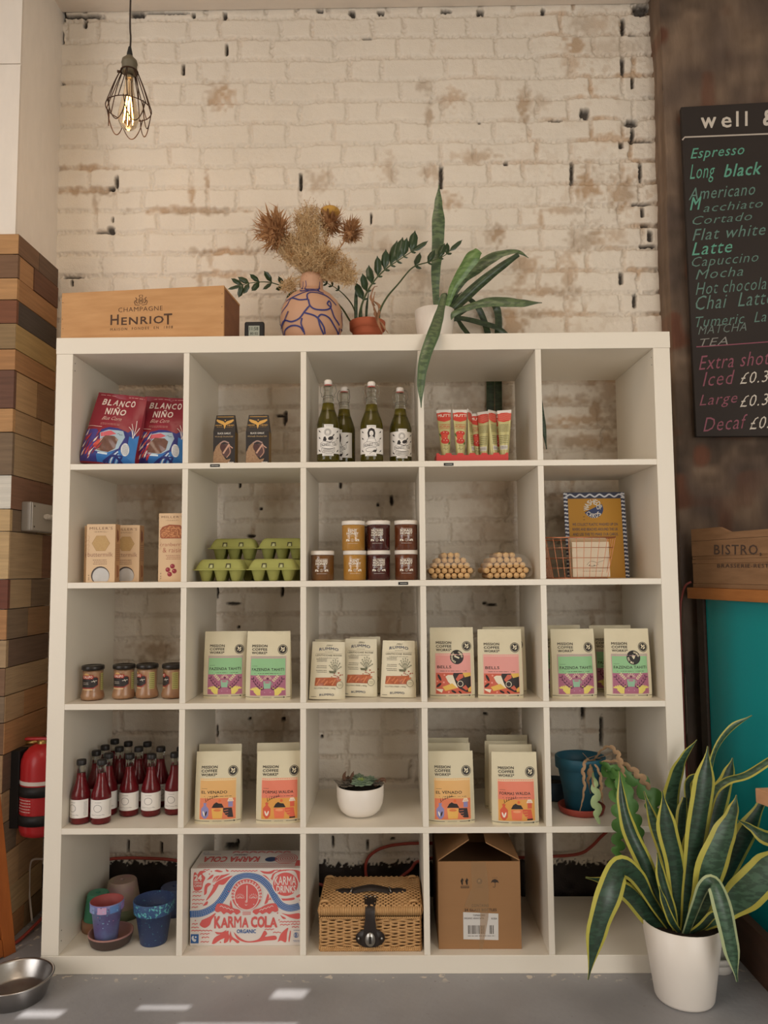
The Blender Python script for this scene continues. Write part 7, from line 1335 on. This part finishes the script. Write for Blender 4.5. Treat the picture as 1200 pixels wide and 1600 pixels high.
# sleeping face
a.ell(X(612), Y_(500), kw*.142, kh*.212, KW_, 36); a.ell(X(612), Y_(503), kw*.137, kh*.204, CO_, 36); a.ring(X(612), Y_(520), kw*.113, .0024, KW_, 36, ry=kh*.180)
for i in range(17): an = PI*(i+.5)/17*1.16-.25; a.ell(X(612)+kw*.124*math.cos(an), Y_(520)+kh*.190*math.sin(an), .0026, .0048, KW_, 10, an-PI/2); a.ell(X(612)+kw*.124*math.cos(an), Y_(520)+kh*.190*math.sin(an), .0010, .0026, CO_, 8, an-PI/2)
a.line([(X(615), Y_(408)), (X(615), Y_(580))], .0026, KW_); a.ring(X(608), Y_(572), .0030, .0012, KW_, 12)
for cx_ in (545, 680):
    a.curve([(X(cx_-24), Y_(540)), (X(cx_), Y_(522)), (X(cx_+24), Y_(540))], .0013, KW_); a.line([(X(cx_-45), Y_(535)), (X(cx_+45), Y_(535))], .001, KW_)
    for k in range(7): an = PI*(k+.5)/7; a.line([(X(cx_+30*math.cos(an)), Y_(530-20*math.sin(an))), (X(cx_+46*math.cos(an)), Y_(530-40*math.sin(an)))], .0010, KW_)
for cx_ in (521, 685): a.ell(X(cx_), Y_(600), .0016, .0016, KW_, 8)
a.curve([(X(596), Y_(600)), (X(607), Y_(612)), (X(618), Y_(600))], .0012, KW_)
for s in (-1, 1):   # wings
    f = lambda x: 612+s*x
    K([(f(60),680),(f(75),655),(f(130),640),(f(200),605),(f(260),590),(f(300),600),(f(320),660),(f(290),680),(f(260),670),(f(230),700),(f(200),680),(f(160),700),(f(130),680),(f(100),705)], CO_, 3)
    for k in range(4): K([(f(130+35*k),665-12*k),(f(150+35*k),650-12*k),(f(165+35*k),660-12*k)], KW_, t=.0016)
for k in range(3): a.line([(X(570), Y_(680+14*k)), (X(655), Y_(680+12*k))], .0016, CO_)
for s, x0, x1, y0, y1, b in (('K',285,352,720,845,.05),('A',352,425,735,840,.04),('R',425,485,722,838,.04),('M',487,560,722,838,.02),('A',566,632,735,838,.04),('C',655,722,725,838,.05),('O',722,795,722,840,.05),('L',795,850,722,838,.05),('A',846,922,735,838,.04)): a.text(s, X(x0), Y_(y1), X(x1), Y_(y0), CO_, b)
a.text('ORGANIC', X(514), Y_(895), X(708), Y_(855), BL_, .03); a.text('24', X(78), Y_(362), X(156), Y_(300), KW_, .05); a.text('250ml', X(78), Y_(392), X(156), Y_(370), KW_, .02); a.text('CANS', X(78), Y_(425), X(156), Y_(400), KW_, .03)
a.ell(X(1005), Y_(398), kw*.122, kh*.165, KW_, 30); a.ell(X(1005), Y_(398), kw*.112, kh*.153, CO_, 30); a.text('KARMA', X(893), Y_(405), X(1112), Y_(318), KW_, .015); a.text('DRINKS', X(912), Y_(485), X(1108), Y_(412), KW_, .03)
a.rect(X(50), Y_(995), X(130), Y_(903), BL_); a.ell(X(82), Y_(950), .006, .009, '#cfd4da', 14, .5); a.ell(X(98), Y_(935), .0055, .0055, BL_, 12); a.ell(X(100), Y_(932), .0028, .0028, '#cfd4da', 10)
a.ring(X(1113), Y_(915), .0075, .0012, BL_, 20); a.text('B', X(1101), Y_(935), X(1125), Y_(895), BL_, .02); a.lines(X(1080), Y_(872), X(1150), Y_(858), 1, BL_, 2); a.lines(X(1080), Y_(985), X(1150), Y_(962), 2, BL_, 3); rn = random.Random(8)
for x, y in ((232,292),(252,266),(275,408),(168,938),(95,765),(940,762),(925,690),(1150,560),(860,340),(430,470),(850,540),(350,985),(900,820)): a.ell(X(x), Y_(y), .0020, .0020, CO_, 8)
a.build('print', kb, lambda x, y, o: (x, -o, y), .0006, .00004, label='coral and blue printed artwork')
b = Art(.2); u_ = lambda q: kw*(1-q); w_ = lambda q: kd*q    # top is printed upside down
b.text('KARMA COLA', kw*.94, kd*.66, kw*.35, kd*.30, CO_, .045) if False else b.put([(kw*.06+kw*.52*(1-x), kd*.34+kd*.30*(1-y)) for x, y in glyphs('KARMA COLA', .04)[0]], glyphs('KARMA COLA', .04)[1], CO_, True)
b.put([(kw*.32+kw*.13*(1-x), kd*.70+kd*.07*(1-y)) for x, y in glyphs('ORGANIC', .03)[0]], glyphs('ORGANIC', .03)[1], '#2a3550', True); b.ell(kw*.69, kd*.48, kw*.055, kd*.13, '#2a3f66', 20)
for i in range(7):
    for j in range(2): b.curve([(kw*(.3+.08*i), kd*(.82+.06*j)), (kw*(.33+.08*i), kd*(.90+.04*j)), (kw*(.37+.08*i), kd*(.84+.05*j))], .003, CO_)
for k in range(5): b.ring(kw*.83, kd*.52, .034-.007*k, .0026, CO_, 24, ry=(.034-.007*k)*1.2)
for y in (.06, .14, .22): b.line([(kw*(.05+.01*i), kd*(y+(.02 if i % 2 else 0))) for i in range(90)], .0022, CO_)
b.rect(kw*.95, kd*.86, kw*.998, kd*.97, '#2a3f66'); b.rect(kw*.93, kd*.12, kw*.995, kd*.42, CO_); b.ring(kw*.05, kd*.85, .008, .001, BL_, 14); b.lines(kw*.02, kd*.74, kw*.2, kd*.80, 2, BL_, 3)
b.build('top_print', kb, lambda x, y, o: (x, y, kh+o), .0006, .00004)
# ---- wicker hamper
hpz = atz(578, 1487, Z5); hY = max(.012, hpz.y); hx0, hx1 = cx0(3)+.012+.0, cx0(3)+CW-.012; hx0 = bx(499, hY); hx1 = min(bx(660, hY), cx0(3)+CW-.004); hw = hx1-hx0; hH = at(578, 1433, hY).z-Z5; hD = .215
WK = mat('wicker', '#cba06c', .5, nz=.45, ns=40, col2='#a87a48', bump=.0004, bs=120); WKD = mat('wicker_lining', '#5a4029', .9); LEA = mat('dark_leather', '#2b2320', .4, nz=.2, ns=20, bump=.0003, bs=200)
hm = thing('wicker_hamper', 'wicker picnic hamper with dark leather handle and strap, closed, in the bottom middle cube', 'hamper', (hx0, hY, Z5))
def rrect(w_, d_, r_, n=36, off=0):
    P = []; per = 2*(w_+d_); N = n*4
    for i in range(N):
        s = per*i/N
        if s < w_: P.append((s, 0, 0, -1))
        elif s < w_+d_: P.append((w_, s-w_, 1, 0))
        elif s < 2*w_+d_: P.append((w_-(s-w_-d_), d_, 0, 1))
        else: P.append((0, d_-(s-2*w_-d_), -1, 0))
    return P
base = rrect(hw-.008, hD-.008, .01, 44); mb = MB(); rows = 17; N = len(base)
for k in range(rows):
    z = .012+(hH-.020)*k/(rows-1); pts = []
    for i, (x, y, nx_, ny_) in enumerate(base):
        wv = .0034*math.sin(i*PI/4+PI*k)+.0004*math.sin(i*1.7+k); pts.append((x+.004+nx_*wv, y+.004+ny_*wv, z+.0008*math.sin(i*.9+k*2)))
    mb.tube(pts, .0024, WK, 6, closed=True)
for i in range(0, N, 4):
    x, y, nx_, ny_ = base[i]; mb.tube([(x+.004, y+.004, .004), (x+.004, y+.004, hH-.004)], .0024, WK, 5)
for z in (.004, .009, hH-.003):   # braided borders: short slanted strokes
    for i in range(0, N):
        x, y, nx_, ny_ = base[i]; x2, y2 = base[(i+1) % N][:2]; mb.tube([(x+.004+nx_*.003, y+.004+ny_*.003, z-.0035), (x2+.004+nx_*.003, y2+.004+ny_*.003, z+.0035)], .0022, WK, 5)
mb.box(.008, .008, .004, hw-.008, hD-.008, hH-.004, WKD); mb.build('body', hm)
lidz = hH+.004; lt = .024; mb = MB(); lw, ld = hw+.004, hD+.002
rws = 24
for k in range(rws):        # lid face, rows of weaving running left to right
    y = .006+(ld-.012)*k/(rws-1); pts = [(-.002+.004+(lw-.008)*i/90, -.001+y, lidz+lt-.001+.0040*math.sin(i*PI/2.5+PI*k)+.006*math.sin(PI*k/(rws-1))) for i in range(91)]; mb.tube(pts, .0030, WK, 6)
for i in range(0, 40):
    x = .002+(lw-.008)*i/39; mb.tube([(x, -.001+.004+(ld-.008)*j/10, lidz+lt-.001+.006*math.sin(PI*j/10)) for j in range(11)], .0020, WK, 5)
eb = rrect(lw-.008, ld-.008, .01, 50)
for i in range(len(eb)):
    x, y, nx_, ny_ = eb[i]; mb.tube([(x+.002+nx_*.001, y+.003+ny_*.001, lidz), (x+.002+nx_*.0045, y+.003+ny_*.0045, lidz+lt*.5), (x+.002+nx_*.0005, y+.003+ny_*.0005, lidz+lt)], .0026, WK, 5)
mb.box(.004, .006, lidz+.002, lw-.010, ld-.010, lidz+lt-.005, WKD); mb.build('lid', hm)
for cx_, cy_ in ((.016, .016), (lw-.026, .016), (.016, ld-.026), (lw-.026, ld-.026)): MB().tube(smooth([(cx_-.014, cy_+.006, lidz+lt), (cx_-.008, cy_, lidz+lt+.010), (cx_+.006, cy_, lidz+lt+.011), (cx_+.014, cy_+.006, lidz+lt+.002)], 4), .0042, WK, 6).build('corner_binding', hm)
cxh = hw*.5; zl = lidz+lt+.009
hd_ = strap([(cxh-.105, ld*.42, zl-.001), (cxh-.085, ld*.40, zl+.001), (cxh-.058, ld*.38, zl+.001), (cxh-.045, ld*.37, zl+.006), (cxh, ld*.36, zl+.014), (cxh+.045, ld*.37, zl+.006), (cxh+.058, ld*.38, zl+.001), (cxh+.085, ld*.40, zl+.001), (cxh+.105, ld*.42, zl-.001)], [.012, .022, .022, .022, .024, .022, .022, .022, .012], LEA, (0, -.5, 1), .05, n=4, th=.006); hd_.build('handle', hm)
for s in (-1, 1): MB().tube([(cxh+s*.060, ld*.38-.012, zl+.004), (cxh+s*.055, ld*.38, zl+.012), (cxh+s*.060, ld*.38+.012, zl+.004)], .0022, mat('steel_ring', '#8d8a86', .3, .9), 6).build('handle_ring', hm)
sp_ = [(cxh, .070, lidz+lt+.006), (cxh, .020, lidz+lt+.006), (cxh, -.004, lidz+lt-.004), (cxh, -.011, lidz), (cxh, -.012, hH-.03), (cxh, -.012, hH*.30), (cxh, -.012, hH*.18)]
strap([sp_[0], sp_[1], sp_[2], sp_[3], sp_[4], sp_[5], sp_[6]], [.046, .034, .028, .028, .036, .052, .030], LEA, (0, -1, .3), .0, n=5, th=.003).build('strap', hm)
MB().lathe([(0, 0), (.042, 0), (.042, .002), (0, .002)], LEA, 30, sy=.62).build('strap_patch', hm).matrix_local = Matrix.Translation((cxh, -.0045, hH*.42))@Matrix.Rotation(PI/2, 4, 'X')
STB = mat('brushed_clasp', '#a8a5a0', .3, .95)
MB().lathe([(0, 0), (.015, 0), (.014, .003), (0, .0045)], STB, 26, sy=1.35).build('clasp', hm).matrix_local = Matrix.Translation((cxh, -.0145, hH*.42))@Matrix.Rotation(PI/2, 4, 'X')
MB().box(cxh-.004, -.0215, hH*.42-.010, cxh+.004, -.0190, hH*.42+.010, mat('clasp_slot', '#4f4c48', .35, .9), .001).build('clasp_turn', hm)
for s in (-1, 1): MB().ball((cxh+s*.033, -.008, hH*.42), .004, STB, 10, 6).build('rivet', hm)
for s in (-1, 0, 1): MB().ball((cxh+s*.013, .052, lidz+lt+.0085), .0028, STB, 8, 6).build('rivet', hm)
# ---- brown cardboard box with open flaps
cp_ = atz(750, 1483, Z5); cY = max(.012, cp_.y); c0x, c1x = bx(685.5, cY), bx(815, cY); cw2 = c1x-c0x; chh = at(750, 1346, cY).z-Z5; cdp = .300
CBX = mat('brown_cardboard', '#9a724b', .75, nz=.15, ns=6, bump=.0002, bs=80, stretch=(.4, 1, 3)); CBI = mat('cardboard_inside', '#7d5c3e', .85)
cb2 = thing('cardboard_box', 'brown cardboard box with its top flaps half open, in the fourth bottom cube', 'box', (c0x, cY, Z5)); th_ = .004
MB().box(0, 0, 0, cw2, th_, chh, CBX, .0008).build('front_panel', cb2); MB().box(0, cdp-th_, 0, cw2, cdp, chh, CBX, .0008).build('back_panel', cb2)
for x in (0, cw2-th_): MB().box(x, th_+.0002, 0, x+th_, cdp-th_-.0002, chh, CBX, .0008).build('side_panel', cb2)
MB().box(th_, th_, 0, cw2-th_, cdp-th_, th_, CBI).build('base', cb2); MB().box(th_+.004, th_+.004, chh*.80, cw2-th_-.004, cdp-th_-.004, chh*.81, CBI).build('inner_flap', cb2)
fl = cw2*.5; 
for s in (0, 1):
    an = R(31); dx, dz = math.cos(an)*fl*.95, math.sin(an)*fl*.95; xb = .001 if s == 0 else cw2-.001; sg_ = 1 if s == 0 else -1
    P = [Vector((xb, .001, chh+.001)), Vector((xb+sg_*dx*.93, .001-.0, chh+.001+dz*1.0)), Vector((xb+sg_*dx*.86, cdp-.001, chh+.001+dz*1.16)), Vector((xb, cdp-.001, chh+.001))]
    if s == 1: P[1] = Vector((xb-dx*1.0, .001, chh+.001+dz*.86)); P[2] = Vector((xb-dx*.93, cdp-.001, chh+.001+dz*1.0))
    up = Vector((0, 0, .0035)); mb = MB(); mb.add(P+[q+up for q in P], [(0,1,2,3),(7,6,5,4),(0,4,5,1),(1,5,6,2),(2,6,7,3),(3,7,4,0)], CBX); mb.build('flap', cb2)
a = Art(.3); X = lambda q: (q-338)/516*cw2; Y_ = lambda q: chh-(q-582)/(950/1*1.0-0+0)*chh*.0 if False else chh-((q-582)/4)/136.5*chh; I = '#33271f'
for cx_ in (490, 520):
    a.poly([(X(cx_-4), Y_(728)), (X(cx_+4), Y_(728)), (X(cx_+4), Y_(702)), (X(cx_+10), Y_(702)), (X(cx_), Y_(684)), (X(cx_-10), Y_(702)), (X(cx_-4), Y_(702))], I)
a.rect(X(480), Y_(748), X(533), Y_(735), I); a.rect(X(482), Y_(743), X(531), Y_(739), CBX)
a.poly([(X(668), Y_(716)), (X(678), Y_(698)), (X(695), Y_(692)), (X(712), Y_(700)), (X(720), Y_(718)), (X(708), Y_(712)), (X(694), Y_(716)), (X(680), Y_(711))], I); a.curve([(X(695), Y_(712)), (X(695), Y_(738)), (X(688), Y_(744)), (X(682), Y_(738))], .0013, I)
for k in range(4): a.line([(X(682+9*k), Y_(688)), (X(680+9*k), Y_(681))], .0008, I)
a.ell(X(598), Y_(706), .0085, .0085, '#5a4636', 18); a.poly([(X(588), Y_(700)), (X(600), Y_(694)), (X(604), Y_(706)), (X(592), Y_(712))], '#a88d6c'); a.lines(X(578), Y_(748), X(620), Y_(730), 2, '#5a4636', 3)
a.text('CONTAINS', X(546), Y_(866), X(652), Y_(848), I, .02, 0, 1.1); a.text('24 GLASS BOTTLES', X(502), Y_(893), X(702), Y_(876), I, .02, 0, 1.1)
WL_ = '#cfcbc6'; a.poly([(X(493), Y_(898)), (X(712), Y_(908)), (X(710), Y_(1072)), (X(492), Y_(1066))], WL_)
a.text('TOMARCHIO', X(553), Y_(924), X(628), Y_(912), I, .02); a.text('ORGANIC ARANCIATA', X(497), Y_(942), X(622), Y_(931), I, .02); a.text('ROSSA', X(668), Y_(944), X(704), Y_(933), I, .02); rn = random.Random(6); x = 522
while x < 680:
    w_ = rn.choice((2, 3, 5)); 
    if not 622 < x < 655: a.rect(X(x), Y_(1034), X(x+w_), Y_(980), I)
    x += w_+rn.choice((2, 3, 5))
a.lines(X(515), Y_(1050), X(690), Y_(1040), 1, I, 3); a.build('print', cb2, lambda x, y, o: (x, -o, y), .0005, .00004, label='black handling symbols, lettering and a white bar code label')
TP = mat('clear_parcel_tape', '#b08d66', .12, alpha=.45, spec=.8); a = Art(.03); a.poly([(X(545), Y_(584)), (X(640), Y_(584)), (X(655), Y_(760)), (X(650), Y_(930)), (X(610), Y_(1127)), (X(590), Y_(1127)), (X(600), Y_(900)), (X(500), Y_(860)), (X(550), Y_(740))], TP); a.build('tape', cb2, lambda x, y, o: (x, -o+.0004*math.sin(x*700)*math.cos(y*500), y), .0013, .0001, label='strip of clear crinkled parcel tape')

# ---- keep every thing inside its own cube
def _meshes(o): return ([o] if o.type == 'MESH' else [])+[m for c in o.children for m in _meshes(c)]
bpy.context.view_layer.update()
for o in list(bpy.data.objects):
    if o.parent or o.get('kind') or o.get('category') in (None, 'shelf', 'plant', 'cable', 'breadstick'): continue
    P = []
    for m in _meshes(o):
        v_ = np.empty(len(m.data.vertices)*3, np.float32); m.data.vertices.foreach_get('co', v_); M_ = np.array(m.matrix_world); P.append(v_.reshape(-1, 3)@M_[:3, :3].T+M_[:3, 3])
    if not P: continue
    P = np.concatenate(P); lo = [float(q) for q in P.min(0)]; hi = [float(q) for q in P.max(0)]
    if lo[0] < 0 or hi[0] > 1.85 or lo[1] < -.02 or hi[1] > .41 or hi[2] > 1.80: continue
    j = int(((lo[0]+hi[0])/2-.05)/(CW+DT))+1; a0, a1 = cx0(j)+.0008, cx0(j)+CW-.0008
    if lo[0] < a0: o.location.x += a0-lo[0]
    elif hi[0] > a1: o.location.x -= hi[0]-a1
    if lo[1] < .001: o.location.y += .001-lo[1]
